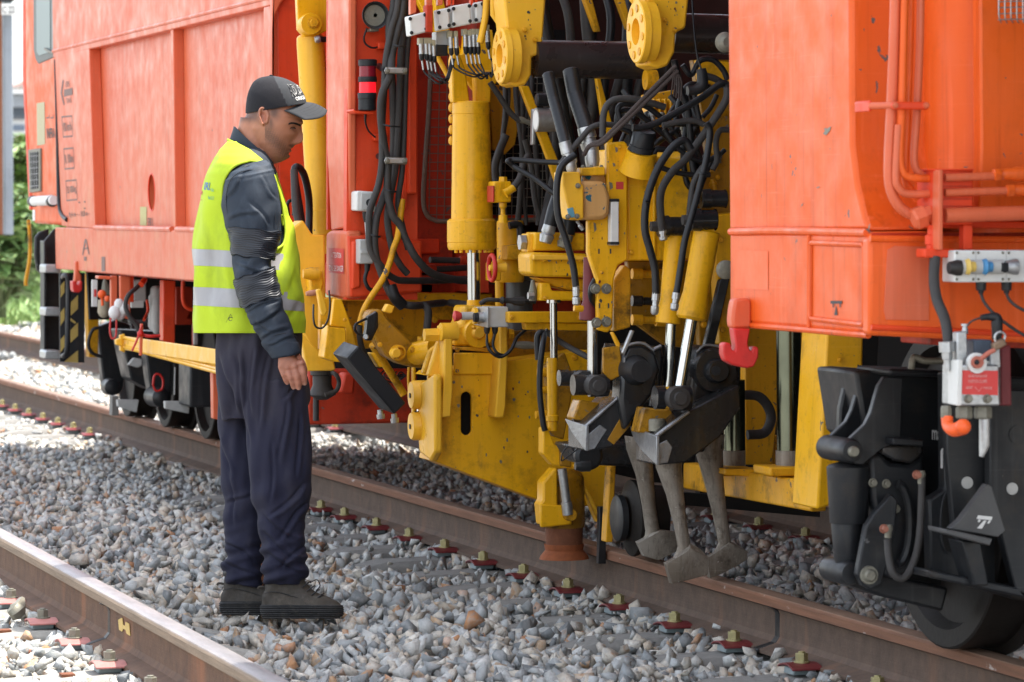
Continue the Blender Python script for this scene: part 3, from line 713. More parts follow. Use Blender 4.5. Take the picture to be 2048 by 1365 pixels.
F('wood_block', MC, CON, rect(224, 792, 238, 832), 22.6, .1)
# ------------------------------------------------------------------ alcove with inclined cylinder, pink post, instrument wall
yE = yS(697)                # near end wall of the far body
build('alcove_end', MB().box((XS+.02, yn-.001, zb), (XS+.55, yn-.03, ZT)), ORF, MC)
# arch-shaped flange at the edge
b = MB(); pts = [(548, 560), (548, 60), (552, 30), (562, 8), (575, -10), (600, -30), (600, -40), (545, -40), (541, 560)]
build('arch_flange', MB().fr(pts, yn-.06, .05), ORS, MC, .008)
build('alcove_back', MB().box((XS+.5, yE, zb), (XS+.54, yn, ZT)), ORD, MC)
yc = 15.1
L('cylinder_barrel', MC, YEB, (620, 70, yc), (643, 440, yc), [(0, 22), (.012, 27), (.05, 28), (1, 27.5)])
cl = L('cylinder_gland', MC, YEB, (642, 420, yc), (646, 508, yc), [(0, 28), (.01, 30), (.55, 30), (.56, 22), (1, 20)])
F('cylinder_bracket', MC, YEL, [(592, -40), (657, -40), (656, 60), (636, 72), (610, 74), (597, 60), (595, 20)], yc-.05, .04)
ey = DY('cylinder_eye', MC, YEL, 622, 48, yc-.1, [(-.01, 12), (-.01, 21), (.0, 22), (.05, 22)]); bolty('pivot_bolt', ey, YEG, 627, 46, yc-.12, 9, .02)
T('cylinder_hose', MC, RUB, [(636, 78, yc-.1), (655, 78, yc-.08), (664, 60, yc-.0), (660, 110, yc), (655, 200, yc), (659, 300, yc), (666, 370, yc)], 6)
L('hose_fitting', MC, GAL, (630, 80, yc-.1), (640, 78, yc-.1), [(0, 6), (.5, 8), (1, 7)], 12)
L('hose_fitting', MC, GAL, (664, 366, yc-.05), (666, 430, yc-.05), [(0, 4), (.3, 5), (.5, 3.5), (.7, 6), (1, 6)], 12)
T('loop_hose', MC, RUB, [(608, 480, 14.9), (600, 420, 14.85), (589, 350, 14.85), (594, 334, 14.85), (608, 350, 14.9), (618, 400, 15), (618, 470, 15)], [7.5]*7)
T('loop_hose', MC, RUB, [(577, 430, 14.9), (575, 410, 14.85), (580, 402, 14.85), (588, 404, 14.9), (587, 430, 14.95)], 3.5)
# pink post: folded side sheet
S('corner_post', MC, ORS, [(655, -420), (699, -420), (697, 455), (662, 462), (654, 300)], XS, .03, .008)
F('corner_post_face', MC, ORF, [(698, -420), (720, -420), (720, 470), (698, 470)], yE-.001, .02, 0)
F('corner_return', MC, ORF, [(655, -400), (668, -400), (668, 460), (655, 460)], yS(655)+.02, .02, 0)
pb = build('lower_box', MB().sd([(652, 466), (660, 461), (693, 462), (694, 596), (686, 600), (650, 592)], XS-.015, .06), ORS, MC, .012)
y1 = yE-.03
sg = decal('danger_sign', MC, REDP, [(657, 496), (687.5, 498), (687.5, 548), (657, 546)], onS(XS-.0175))
text('lettering', sg, WHP, 'ATTENTION', ((663, 505), (682, 506), (682, 517), (663, 516)), onS(XS-.019), 0)
text('lettering', sg, WHP, 'ZONE DE DANGER', ((657.8, 531), (686.5, 532), (686.5, 544), (657.8, 542)), onS(XS-.019), 0)
# instrument wall, facing the camera
F('instrument_wall', MC, ORF, [(698, -420), (835, -420), (835, 600), (692, 600)], yE, .05, 0)
F('stamped_panel', MC, ORF, [(694, 470), (760, 470), (775, 480), (845, 482), (845, 585), (700, 596)], y1-.0, .03, .01)
for r_ in ([(704, 482), (722, 482), (722, 575), (704, 580)],): F('stamped_field', MC, ORF, r_, y1-.012, .02, .008)
F('door_post', MC, ORF, rect(818, -500, 835, 388), yE-.05, .05, .006)
F('door_post', MC, ORF, rect(805, -500, 815, 420), yE-.02, .03, .004)
hn = DY('horn', MC, BLK, 751, 31, yE-.10, [(.1, 8), (.06, 14), (.02, 24), (0, 28), (-.004, 27.5), (-.002, 25), (.02, 20), (.03, 9), (.022, 3), (.02, 1)], 40)
DY('horn_cone', hn, DUL, 751, 31, yE-.085, [(.0, 24), (.003, 22), (.012, 10), (.0, 4), (0, 1)], 32)
F('horn_bracket', hn, DUL, rect(741, 57, 758, 63), yE-.08, .08, .002)
T('horn_cable', MC, RUB, [(734, 57, yE-.06), (728, 75, yE-.05), (731, 88, yE-.04), (744, 96, yE-.04), (758, 94, yE-.03)], 2)
F('cable_clip', MC, ORF, rect(757, 85, 775, 98), yE-.05, .05, .003)
bc = DZ('beacon', MC, BLK, 735, 119, 222, yE-.09, [(119, 16), (121, 19), (132, 18.5), (133, 17)], 28)
DZ('beacon_lens', bc, RLN, 735, 133, 154, yE-.09, [(133, 16.5), (154, 17)], 28)
DZ('beacon_band', bc, BLK, 735, 154, 166, yE-.09, [(154, 18.5), (163, 19), (165, 18)], 28)
DZ('beacon_lens', bc, EMR, 735, 165, 186, yE-.09, [(165, 16.5), (186, 17)], 28, label='lit red lens')
DZ('beacon_base', bc, BLK, 734, 186, 222, yE-.09, [(186, 18), (188, 19), (198, 18.5), (199, 17.5), (220, 18), (222, 16)], 28)
F('beacon_shelf', MC, ORF, [(708, 218), (712, 222), (748, 226), (748, 229), (712, 227), (706, 222)], yE-.12, .12, .003)
T('beacon_cable', MC, RUB, [(731, 229, yE-.08), (731, 245, yE-.07), (737, 262, yE-.05), (750, 275, yE-.04)], [3, 2, 1.8, 1.8])
F('cable_clip', MC, ORF, rect(749, 268, 775, 282), yE-.04, .04, .003)
jb = F('junction_box', MC, WHT, [(713, 384), (718, 382), (752, 384), (752, 424), (713, 422)], yE-.09, .09, .006)
F('box_lid', jb, GRY, rect(722, 386, 752, 421), yE-.095, .008, .004); bolty('rotary_knob', jb, BLK, 740, 406, yE-.10, 6, .02)
L('cable_gland', MC, RUB, (731, 424, yE-.06), (731, 445, yE-.06), [(0, 7), (.5, 6), (1, 3)], 12)
T('thin_pipe', MC, GAL, [(731, 440, yE-.06), (733, 470, yE-.06), (733, 482, yE-.05)], 2.5)
js = F('switch_box', MC, GRY, rect(719, 479, 747, 528), yE-.1, .07, .005); F('switch_cover', js, GRY, rect(722, 500, 740, 508), yE-.105, .01, .002)
L('cable_gland', MC, RUB, (735, 528, yE-.08), (734, 542, yE-.08), [(0, 7), (1, 5)], 12)
T('looped_cable', MC, RUB, [(734, 540, yE-.08), (730, 560, yE-.08), (738, 578, yE-.08), (752, 580, yE-.07), (760, 572, yE-.05)], 4)
# the thick hose bundle with two clamps
yh = yE-.16
T('bundle_hose', MC, RUD, [(800, -160, yh), (797, 0, yh), (783, 60, yh), (772, 120, yh), (768, 180, yh), (764, 250, yh), (764, 320, yh), (757, 370, yh), (740, 420, yh), (738, 460, yh), (741, 500, yh), (760, 530, yh), (786, 556, yh+.03), (830, 562, yh+.1), (1000, 556, yE+.3)], 7)
T('bundle_hose', MC, RUD, [(812, -160, yh), (808, 0, yh), (796, 60, yh), (784, 110, yh), (781, 150, yh-.04), (764, 190, yh-.05), (762, 240, yh-.03), (770, 300, yh), (776, 330, yh), (775, 380, yh), (785, 430, yh), (800, 450, yh), (812, 480, yh), (835, 520, yh), (870, 550, yh+.05), (930, 562, yE), (990, 562, yE+.2)], 8)
T('bundle_hose', MC, RUD, [(822, -160, yh+.02), (815, 0, yh+.03), (803, 90, yh+.03), (800, 150, yh+.03), (797, 250, yh+.03), (792, 330, yh+.03), (781, 390, yh+.03), (775, 440, yh+.03), (785, 500, yh+.03), (800, 530, yh+.03), (815, 548, yh+.04)], 7)
T('bundle_hose', MC, RUD, [(790, -160, yh+.05), (788, 0, yh+.05), (778, 60, yh+.05), (786, 200, yh+.05), (785, 330, yh+.05), (765, 400, yh+.02), (752, 440, yh), (750, 500, yh), (762, 545, yh), (782, 590, yh), (800, 605, yh), (830, 612, yh), (900, 606, yE+.1), (985, 620, 13.7)], 7.5)
T('bundle_hose', MC, RUD, [(830, -160, yh+.05), (822, 0, yh+.05), (812, 140, yh+.05), (806, 320, yh+.04), (796, 400, yh+.04), (800, 430, yh+.04), (816, 500, yh+.03)], 6)
for v in (142, 322):
    cl_ = L('hose_clamp', MC, DUL, (771, v-1, yh-.05), (813, v+1, yh-.05), [(0, 7), (1, 7)], 12)
    for u in (775, 810): bolty('clamp_bolt', cl_, DUL, u, v, yh-.07, 4, .01)
    T('clamp_arm', cl_, BLK, [(758, v-9, yE-.02), (772, v-2, yh-.02)], 7, smooth=False)
    F('clamp_plate', cl_, GAL, [(772, v-6), (812, v-5), (815, v), (812, v+6), (773, v+5), (769, v)], yh-.065, .012, .003)
T('yellow_sleeve_hose', MC, YEG, [(805, 400, yh+.04), (796, 470, yh), (788, 495, yh-.02), (778, 530, yh-.04), (765, 560, yh-.05), (742, 595, yh-.06), (728, 620, yh-.08), (719, 650, yh-.08)], 6.5)
T('sleeve_hose_end', MC, RUD, [(719, 650, yh-.08), (720, 680, yh-.06), (728, 705, yh-.02), (742, 715, yh)], 6)
T('wrapped_hose', MC, RUB, [(781, 572, yh-.02), (790, 595, yh-.03), (806, 612, yh-.02)], 12)
T('branch_hose', MC, RUD, [(846, 608, yE-.1), (856, 622, yE-.12), (855, 650, yE-.12), (851, 676, yE-.12)], [7, 8, 8, 7.5])
F('branch_collar', MC, YEL, rect(841, 674, 858, 684), yE-.15, .05, .003)
# centre wall: ribs, door with wire mesh
yW = yE+.35
F('centre_wall', MC, plain('shaded_red_brown', (.05, .012, .008), .6), [(800, -420), (1480, -420), (1480, 470), (800, 470)], yW+.55, .04, 0)  # shade of the depth behind the unit put into the wall colour
F('centre_wall_left', MC, ORD, [(800, -420), (905, -420), (905, 700), (800, 700)], yW, .04, 0)
md = MB(); yM = yW-.03
dp = [(846, 110), (842, 400), (846, 425), (856, 438), (872, 443), (1090, 440)]
T('mesh_frame', MC, DUL, [(862, 90, yM), (859, 200, yM), (850, 330, yM), (847, 400, yM), (853, 428, yM), (868, 440, yM), (900, 443, yM), (1095, 440, yM)], 5)
for i in range(17): T('mesh_wire', MC, DUL, [(866+i*15-(i < 1)*4, 90, yM), (858+i*15, 440, yM)], 1.0, 5, False)
for i in range(17): T('mesh_wire', MC, DUL, [(856, 150+i*17.5, yM+.006), (1100, 150+i*17.5, yM+.006)], 1.0, 5, False)
F('mesh_void', MC, DRK, [(985, 60), (1130, 60), (1130, 430), (985, 430)], yW+.2, .05, 0)
F('yellow_dirty_plate', MC, YEG, [(978, 170), (1040, 170), (1046, 210), (1030, 290), (1010, 310), (985, 300)], yM-.05, .02)
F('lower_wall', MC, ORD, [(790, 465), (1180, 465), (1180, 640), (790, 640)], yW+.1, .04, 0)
for (u0, v0, u1, v1) in ((806, 478, 880, 508), (822, 585, 862, 600), (960, 430, 1110, 445)): F('lower_block', MC, ORF, rect(u0, v0, u1, v1), yW-.02, .08, .006)
for (v, u0, u1) in ((537, 760, 980), (560, 770, 985), (520, 860, 1060)):
    T('cross_pipe', MC, RUD, [(u0, v, yE+.1), ((u0+u1)/2, v+2, yE+.15), (u1, v-4, yE+.2)], 6.5)
    L('pipe_coupling', MC, ORD, (u0+60, v, yE+.12), (u0+110, v+1, yE+.14), [(0, 8), (.3, 9), (.7, 9), (1, 8)], 12)
# ------------------------------------------------------------------ middle of the machine: lifting unit
yL = 13.5
# dirty red skirt and void below the far body
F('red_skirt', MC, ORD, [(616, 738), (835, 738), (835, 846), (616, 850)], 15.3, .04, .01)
F('skirt_lump', MC, ORD, [(690, 745), (712, 748), (708, 790), (680, 786)], 15.15, .1, .01)
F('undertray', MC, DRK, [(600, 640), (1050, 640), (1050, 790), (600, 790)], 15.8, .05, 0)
build('far_dark_sheet', MB().box((5.75, 8, .17), (5.9, 22, 1.3)), DRK, MC)  # added dark sheet, hides the sunlit ground beyond the machine
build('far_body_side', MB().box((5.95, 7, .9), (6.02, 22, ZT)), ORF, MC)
build('shade_roof', MB().box((XS+.35, 6.5, 3.3), (6.1, yE, 3.36)), ORD, MC)  # added out of view to keep the sun off the working gap
build('inner_dark_sheet', MB().box((5.2, 8.5, .75), (5.25, yE+.5, 3.3)), DRK, MC)  # added dark sheet closing bright gaps through the middle
# yellow castings left of the lifting plate
F('yellow_bearer', MC, YEG, [(588, 600), (655, 596), (800, 596), (1000, 600), (1000, 640), (860, 640), (850, 690), (700, 700), (650, 695), (598, 690)], 14.7, .12)
F('yellow_bearer_strip', MC, YEL, [(690, 586), (985, 588), (985, 606), (690, 602)], 14.55, .2)
F('yellow_arm_casting', MC, YEB, [(586, 455), (606, 440), (625, 470), (650, 470), (652, 600), (655, 716), (632, 712), (604, 664), (596, 600)], 14.5, .12, .008)
F('casting_ear', MC, YEL, [(620, 560), (632, 540), (645, 542), (648, 566), (642, 590), (622, 590)], 14.42, .08, .006)
DX('casting_pin', MC, YEG, 622, 548, 14.4, [(-.03, 3), (-.03, 9), (0, 13), (.03, 13)])
F('yellow_leg', MC, YEB, [(598, 660), (640, 706), (666, 716), (672, 738), (668, 742), (615, 743), (606, 700)], 14.3, .12, .008)
F('yellow_lug', MC, YEL, [(660, 655), (688, 657), (692, 660), (694, 726), (668, 724), (648, 716), (656, 650)], 14.1, .10, .008)
F('yellow_web', MC, YEL, [(668, 597), (684, 600), (704, 655), (716, 700), (700, 716), (694, 726), (692, 656), (662, 652)], 14.2, .03)
F('yellow_flat', MC, YEG, [(640, 596), (668, 596), (668, 655), (655, 655), (650, 700), (640, 700)], 14.35, .04)
T('small_cable', MC, RUB, [(658, 582, 14.0), (660, 610, 13.95), (656, 640, 13.95), (645, 656, 13.95), (632, 654, 13.95), (627, 638, 13.95), (627, 610, 14.0)], 2)
L('sensor', MC, plain('copper_sensor', (.45, .2, .12), .5), (612, 588, 14.1), (636, 585, 14.1), [(0, 4), (.3, 6), (.8, 6), (1, 4)], 12)
F('sensor_bracket', MC, YEB, [(634, 580), (642, 578), (656, 622), (650, 632), (644, 630), (640, 615)], 14.0, .03)
T('bent_hose', MC, RUD, [(588, 340, 14.75), (592, 420, 14.72), (606, 478, 14.7), (608, 500, 14.7), (612, 516, 14.65), (628, 524, 14.6), (645, 522, 14.6)], 7.5)
L('hose_fitting', MC, GAL, (606, 474, 14.65), (608, 506, 14.65), [(0, 8), (.4, 9.5), (.7, 8), (1, 6)], 14)
# insulator-like stem below
DZ('grey_stem', MC, RUD, 644, 740, 800, 14.5, [(740, 24), (750, 23), (752, 19), (770, 19), (782, 24), (790, 28), (792, 24), (800, 10)])
T('stem_loop', MC, RUD, [(660, 745, 14.5), (672, 750, 14.4), (678, 765, 14.4), (672, 782, 14.4), (650, 790, 14.4)], 4.5)
T('stem_rod', MC, RUD, [(632, 796, 14.6), (632, 842, 14.6)], 6, smooth=False)
# diagonal arm with pivot
ar = F('diagonal_arm', MC, YED, [(742, 622), (762, 618), (778, 640), (825, 688), (856, 695), (852, 730), (842, 738), (800, 728), (772, 712), (740, 660), (734, 640)], 13.9, .10, .008)
F('arm_tab', ar, YEB, [(768, 624), (776, 608), (790, 613), (784, 628)], 13.88, .05)
DY('arm_pivot', ar, YEG, 797, 706, 13.88, [(-.005, 8), (-.02, 11), (-.02, 12), (.0, 13), (.0, 16), (.02, 16)]); DY('arm_pivot_pin', ar, YEB, 793, 707, 13.84, [(-.005, 8), (0, 10), (.04, 10)])
L('arm_barrel', ar, YEL, (815, 712, 13.95), (870, 700, 13.85), [(0, 20), (.1, 24), (1, 24)])
T('yellow_tube_rear', MC, YEG, [(745, 690, 14.1), (790, 760, 14.2), (808, 790, 14.2)], 8, smooth=False)
T('chain', MC, YEG, [(818, 735, 14.3), (817, 760, 14.3), (820, 800, 14.3)], 3)
F('narrow_strip', MC, YEL, rect(826, 735, 832, 830), 14.2, .03)
for i in range(4): T('tangled_wire', MC, RUB, [(775+i*6, 735+i*3, 14.4), (760+i*8, 752, 14.35), (785+i*6, 765-i*4, 14.35), (800, 745+i*5, 14.4), (812, 752, 14.4)], 1.6)
# lamp with cooling fins, and the long black lamp box
lp = F('finned_lamp', MC, BLK, [(752, 622), (757, 626), (757, 655), (744, 682), (733, 682), (728, 672), (738, 636)], 13.7, .03, .006)
for i in range(7): F('fin', lp, BLK, [(736+i*2.4, 634-i*1.4), (738+i*2.4, 633-i*1.4), (733+i*2.4, 676-i*1.4), (731+i*2.4, 677-i*1.4)], 13.66, .04, .001)
T('lamp_yoke', lp, BLK, [(732, 638, 13.68), (720, 644, 13.64), (711, 650, 13.62), (710, 660, 13.62), (716, 668, 13.64), (728, 672, 13.66)], 2.6)
L('lamp_screw', lp, GAL, (731, 674, 13.6), (733, 674, 13.66), [(0, 5), (1, 5)], 12)
lb_ = build('lamp_box', MB().prism([PY(694, 717, 13.45), PY(717, 692, 13.45), PY(812, 807, 13.45), PY(789, 829, 13.45)], (-.015, .16, .012)), BLK, MC, .004)
build('box_lens', MB().prism([PY(697, 718, 13.449), PY(716, 696, 13.449), PY(808, 807, 13.449), PY(789, 825, 13.449)], (0, -.003, 0)), plain('black_glass', (.012, .013, .016), .35, 0, .2, 10, .05), lb_, .001)
for (u, v) in ((762, 830), (790, 838)): L('box_bolt', lb_, GAL, (u-2, v-10, 13.55), (u, v+8, 13.55), [(0, 6), (.5, 6), (.5, 9), (1, 8)], 12)
F('box_bracket', lb_, YEL, [(740, 706), (750, 706), (766, 734), (758, 736)], 13.55, .05)
# big lifting plate with slot
lpz = F('lifting_plate', MC, YEL, [(856, 752), (866, 744), (1176, 700), (1190, 700), (1192, 1010), (1150, 1016), (1086, 1004), (866, 922), (858, 905)], yL, .02, .004)
F('lifting_plate_bottom', lpz, YEG, [(866, 922), (1086, 1004), (1090, 1000), (868, 912)], yL+.0201, .2, 0)
F('lifting_plate_top', lpz, YEL, [(858, 752), (866, 745), (1176, 701), (1176, 708), (868, 752)], yL+.0201, .2, 0)
cc = MB(); pts = [(940+10.5*math.cos(t), 796-10.5*math.sin(t)) for t in [math.pi*i/8 for i in range(9)]]+[(940-10.5*math.cos(t), 862+10.5*math.sin(t)) for t in [math.pi*i/8 for i in range(9)]]
cc.prism([PY(u, v, yL-.05) for u, v in pts], (0, .35, 0)); cut(lpz, cc)
F('slot_dark_sheet', lpz, DRK, rect(872, 770, 975, 900), yL+.12, .02, 0)  # dark sheet standing in for the shaded depth behind the slot
F('lower_void', MC, DRK, [(1195, 640), (1480, 640), (1480, 975), (1300, 965), (1195, 940)], 14.0, .05, 0)  # added dark sheet, paints shade over bright gaps around the tines
F('recess_panel', lpz, YEL, [(908, 706), (996, 706), (996, 745), (984, 750), (908, 750)], yL-.012, .012, .005)
S('cheek', lpz, YEB, [(836, 770), (866, 748), (868, 755), (869, 905), (860, 922), (838, 905), (834, 850)], PY(862, 800, yL).x-.02, .03, .01)
for v, r_ in ((790, 30), (852, 30)):
    d = DX('cheek_disc', lpz, YEB, 846, v, yL+.11, [(-.045, 3), (-.045, 26), (-.035, 29), (.02, 29)], 32)
    DX('disc_hole', d, BLK, 844, v+1, yL+.115, [(-.0465, 5), (-.04, 5)], 12)
for u, v in ((842, 825), (849, 826)): DX('cheek_hole', lpz, BLK, u, v, yL+.10, [(-.024, 2.5), (-.01, 2.5)], 10)
rb1 = F('rib', lpz, YEB, [(889, 652), (905, 656), (906, 780), (902, 834), (884, 836), (887, 770)], yL-.11, .11, .006)
rb2 = F('rib', lpz, YEB, [(1000, 650), (1015, 652), (1016, 720), (1012, 815), (1008, 836), (990, 836), (998, 730)], yL-.10, .10, .006)
F('gusset', lpz, YEB, [(874, 690), (889, 660), (889, 760), (856, 752)], yL-.04, .04, .006)
F('gusset', lpz, YEL, [(845, 748), (860, 702), (874, 690), (866, 748)], yL+.04, .04, .006)
DX('rib_eye', rb1, YEB, 892, 664, yL-.09, [(-.02, 18), (.04, 18)]); b_ = DX('rib_nut', rb1, YEB, 876, 670, yL-.05, [(-.05, 14), (0, 15)], 6)
L('rib_nut', rb2, YEG, (1016, 668, yL-.06), (1026, 668, yL-.06), [(0, 12), (1, 10)], 6)
hb = F('head_block', MC, YEL, [(908, 654), (925, 648), (930, 612), (998, 612), (998, 690), (992, 694), (910, 692)], yL+.02, .16, .01)
DY('hub', hb, YEL, 958, 668, yL-.02, [(0, 20), (0, 28), (.01, 29), (.05, 29)], 32); DY('hub_pin', hb, YEB, 958, 666, yL-.04, [(-.01, 10), (0, 13), (.03, 13), (.03, 15)], 24); DY('hub_nut', hb, YEG, 948, 655, yL-.04, [(-.01, 2.5), (0, 3.5), (.03, 3.5)], 6)
F('head_shim', hb, YEG, [(908, 694), (1000, 696), (980, 705), (915, 700)], yL, .14, .003)
# emergency stop box
eb = F('emergency_stop_box', MC, GRY, rect(975, 614, 1017, 655), 13.25, .09, .004)
S('box_front', eb, GAL, [(948, 614), (975, 614), (975, 656), (948, 650)], PY(975, 630, 13.25).x-.004, .006, .001)
pz = PY(972, 630, 13.28)
def stud(name, par, mat, u, v, y, prof, seg=20): return DX(name, par, mat, u, v, y, prof, seg)
stud('stop_collar', eb, YEB, 953, 632, 13.36, [(-.012, 17), (0, 17)]); stud('stop_stem', eb, GRY, 953, 632, 13.36, [(-.055, 8), (-.01, 8)]); stud('stop_button', eb, REDP, 953, 632, 13.36, [(-.085, 5), (-.08, 11), (-.066, 10), (-.055, 6)])
stud('selector', eb, BLK, 967, 635, 13.29, [(-.035, 9), (-.012, 10), (0, 10)]); stud('selector_ring', eb, GAL, 967, 635, 13.29, [(-.02, 10.5), (0, 11)])
for u in (974, 990): L('cable_gland', eb, BLK, (u, 655, 13.27), (u, 668, 13.27), [(0, 6.5), (.6, 6), (1, 4)], 10)
T('box_cable', MC, RUB, [(974, 668, 13.27), (975, 690, 13.26), (984, 706, 13.25), (1002, 714, 13.25), (1022, 700, 13.25), (1034, 676, 13.26), (1052, 660, 13.28)], [2, 3.5, 3.5, 3.5, 3.5, 3.5, 3])
T('box_cable', MC, RUB, [(990, 668, 13.29), (986, 690, 13.29), (994, 706, 13.28), (1010, 712, 13.28)], 2.8)
# main lifting cylinder
ym_ = 13.62
cyl_ = DZ('lift_cylinder', MC, YEL, 942, 205, 445, ym_, [(203, 35), (206, 38), (228, 38.5), (229, 37.5), (444, 42)], 40)
DZ('cylinder_head', cyl_, YEL, 943, 440, 500, ym_, [(438, 44), (442, 49), (484, 49.5), (485, 48.5), (494, 49), (500, 46)], 40)
for i in range(9):
    a = math.pi*(.15+.1*i)+math.pi; p = PY(943, 499, ym_); s = mpp(943, 499, ym_); q = p+Vector((math.cos(a)*41*s, math.sin(a)*41*s, 0))
    build('head_bolt', MB().hexb(q, (0, 0, -1), 4*s, .012), YEL, cyl_, .001)
DZ('lift_rod', cyl_, CHR, 947, 498, 602, ym_, [(498, 13), (602, 13)], 28); DZ('rod_foot', cyl_, YEL, 948, 600, 614, ym_, [(600, 14), (614, 15)])
F('cylinder_lug', cyl_, YEL, [(903, 120), (912, 90), (932, 140), (940, 206), (906, 206)], ym_-.03, .05, .006)
F('cylinder_lug', cyl_, YEL, [(950, 145), (985, 140), (982, 206), (952, 206)], ym_+.0, .05, .006)
for u0, u1, v0, v1 in ((870, 922, 105, 200),): T('yellow_brace', MC, YEL, [(u0, v0, 13.75), (u1, v1, 13.7)], 5, smooth=False)
F('yellow_brace_plate', MC, YEL, [(915, 110), (940, 105), (975, 150), (985, 180), (948, 182), (925, 150)], 13.75, .03)
F('yellow_top_beam', MC, YEL, [(860, -60), (875, -60), (900, 60), (970, 180), (940, 150), (880, 80)], 14.0, .05)
F('yellow_top_beam', MC, YEL, [(806, -60), (845, -60), (900, 70), (880, 80), (850, 30)], 14.1, .05)
F('yellow_rear_plate', MC, YEL, [(930, 60), (985, 60), (1000, 160), (960, 200), (925, 120)], 13.95, .04)
for i in range(7): build('hose_knuckle', MB().ball(PY(903, 150+i*22, 13.75), .016, .7, 1, 1.1), YEG, MC)
# hoist frame arms with round flanges
def arm_flange(pts, y, u, v, R, par=MC):
    a = F('hoist_arm', par, YEB, pts, y, .14, .008)
    d = DX('flange', a, YEB, u, v, y+.02, [(-.004, R*.40), (-.034, R*.42), (-.034, R*.95), (-.031, R*.99), (-.012, R), (-.010, R*.95), (.02, R*.95)], 44)
    p = PY(u, v, y+.02); s = mpp(u, v, y)
    for k in range(8):
        t = 2*math.pi*(k+.3)/8; q = p+Vector((-.034, math.cos(t)*R*s*.74, math.sin(t)*R*s*.74))
        build('flange_screw', MB().lathe(q+Vector((-.003, 0, 0)), q, [(0, .009), (0, .0125), (.004, .0125)], 12), YEG, d)
    return a
a1 = arm_flange([(1012, -200), (1098, -200), (1092, 0), (1084, 108), (1064, 114), (1063, 150), (1052, 170), (1034, 174), (1018, 168), (1014, 60), (1008, 0)], 12.95, 1018, 112, 57)
F('arm_side_web', a1, YEB, [(982, -200), (1014, -200), (1016, 60), (1004, 60), (984, 30)], 13.15, .03, .006)
a2 = arm_flange([(1302, -200), (1388, -200), (1378, 0), (1372, 56), (1352, 66), (1350, 104), (1336, 132), (1316, 138), (1296, 130), (1298, 40), (1292, 0)], 11.75, 1292, 64, 64)
F('arm_side_web', a2, YEB, [(1256, -200), (1300, -200), (1302, 20), (1288, 30), (1262, 0)], 11.95, .03, .006)
SHF = paint('dark_scuffed_steel', (.035, .03, .03), (.07, .055, .05), .3, .3, .2, chips=.1, metal=.5, seed=9)
L('cross_shaft', MC, SHF, (1068, 118, 12.98), (1320, 122, 12.98), [(0, 38), (1, 38)], 32)
L('cross_shaft', MC, SHF, (1340, 66, 12.1), (1475, 70, 12.1), [(0, 40), (1, 40)], 32)
L('shaft_end', MC, YEG, (1290, 160, 12.9), (1312, 160, 12.9), [(0, 20), (1, 20)])
# white terminal boxes on red posts with plugs and cables
yk = 13.35
for (u0, u1) in ((821, 833), (853, 865), (876, 886), (896, 903), (905, 909), (942, 948), (950, 956)):
    F('box_post', MC, ORF if u1-u0 < 9 else ORS, [(u0, -120), (u1, -120), (u1, 25 if u0 < 870 else 10), (u0, 30 if u0 < 870 else 12)], yk+.04, .03, .003)
def encl(q):
    e = F('terminal_box', MC, WHT, q, yk, .07, .005); c = [(q[0][0]*(1-a)*(1-b)+q[1][0]*a*(1-b)+q[2][0]*a*b+q[3][0]*(1-a)*b, q[0][1]*(1-a)*(1-b)+q[1][1]*a*(1-b)+q[2][1]*a*b+q[3][1]*(1-a)*b) for a in (.06, .94) for b in (.14, .84)]
    for (u, v) in c: bolty('lid_screw', e, BLK, u, v, yk-.003, 2.8, .006)
encl([(818, 33), (852, 24), (855, 64), (822, 73)]); encl([(876, 20), (899, 15), (900, 58), (879, 62)]); encl([(905, 12), (941, 6), (943, 49), (906, 56)]); encl([(950, 6), (966, 2), (967, 44), (952, 47)])
F('red_back_plate', MC, ORD, [(853, 10), (866, 10), (866, 66), (853, 64)], yk-.02, .05, .003)
F('plug_block', MC, GRY, [(872, 64), (900, 60), (900, 92), (872, 90)], yk+.06, .06, .003); F('plug_block_dark', MC, BLK, rect(872, 90, 896, 112), yk+.05, .05, .003)
groups = [(842, 92, 30), (852, 92, 30), (859, 92, 32), (867, 96, 30), (901, 78, 34), (912, 78, 34), (930, 74, 36), (939, 76, 34), (947, 74, 36), (955, 74, 36), (975, 66, 34)]
for i, (u, v, h) in enumerate(groups):
    F('plug_top', MC, plain('ivory_plug', (.35, .31, .2), .5) if 'ivory_plug' not in MATS else MATS['ivory_plug'], rect(u-4, v-16, u+4.5, v-2), yk+.02, .03, .002)
    L('plug', MC, GAL, (u, v-4, yk+.02), (u+1, v+h*.55, yk+.02), [(0, 4.6), (.9, 4.6), (.9, 5.4), (1, 5.4)], 12)
    L('plug_boot', MC, RUB, (u+1, v+h*.55, yk+.02), (u+2, v+h, yk+.02), [(0, 5.2), (.7, 5), (1, 2)], 10)
    L('plug_tip', MC, GAL, (u+2, v+h, yk+.02), (u+5, v+h+18, yk+.02), [(0, 2), (1, 2)], 8)
    x1 = 905 if i < 4 else 985
    yv = 168-i*1.0 if i < 4 else 158
    T('signal_cable', MC, RUB, [(u+5, v+h+16, yk+.02), (u+10, v+h+26, yk+.02), ((u+x1)/2+4, yv-(i % 3)*4, yk), (x1-12+(i % 4)*2, yv-12, yk+.02), (x1-2+(i % 3)*3, (118 if i < 4 else 150), yk+.04)], 1.9, 7)
T('yellow_sleeve', MC, YEB, [(975, -60, yk-.05), (972, 20, yk-.05), (966, 60, yk-.05), (960, 86, yk-.05)], 7)
T('gap_hose', MC, RUD, [(980, 165, 13.6), (1000, 195, 13.6), (1020, 225, 13.6), (1040, 243, 13.6)], 6)
L('hose_fitting', MC, DUL, (1036, 238, 13.6), (1062, 247, 13.6), [(0, 5), (.3, 7), (.6, 5), (1, 6)], 10)
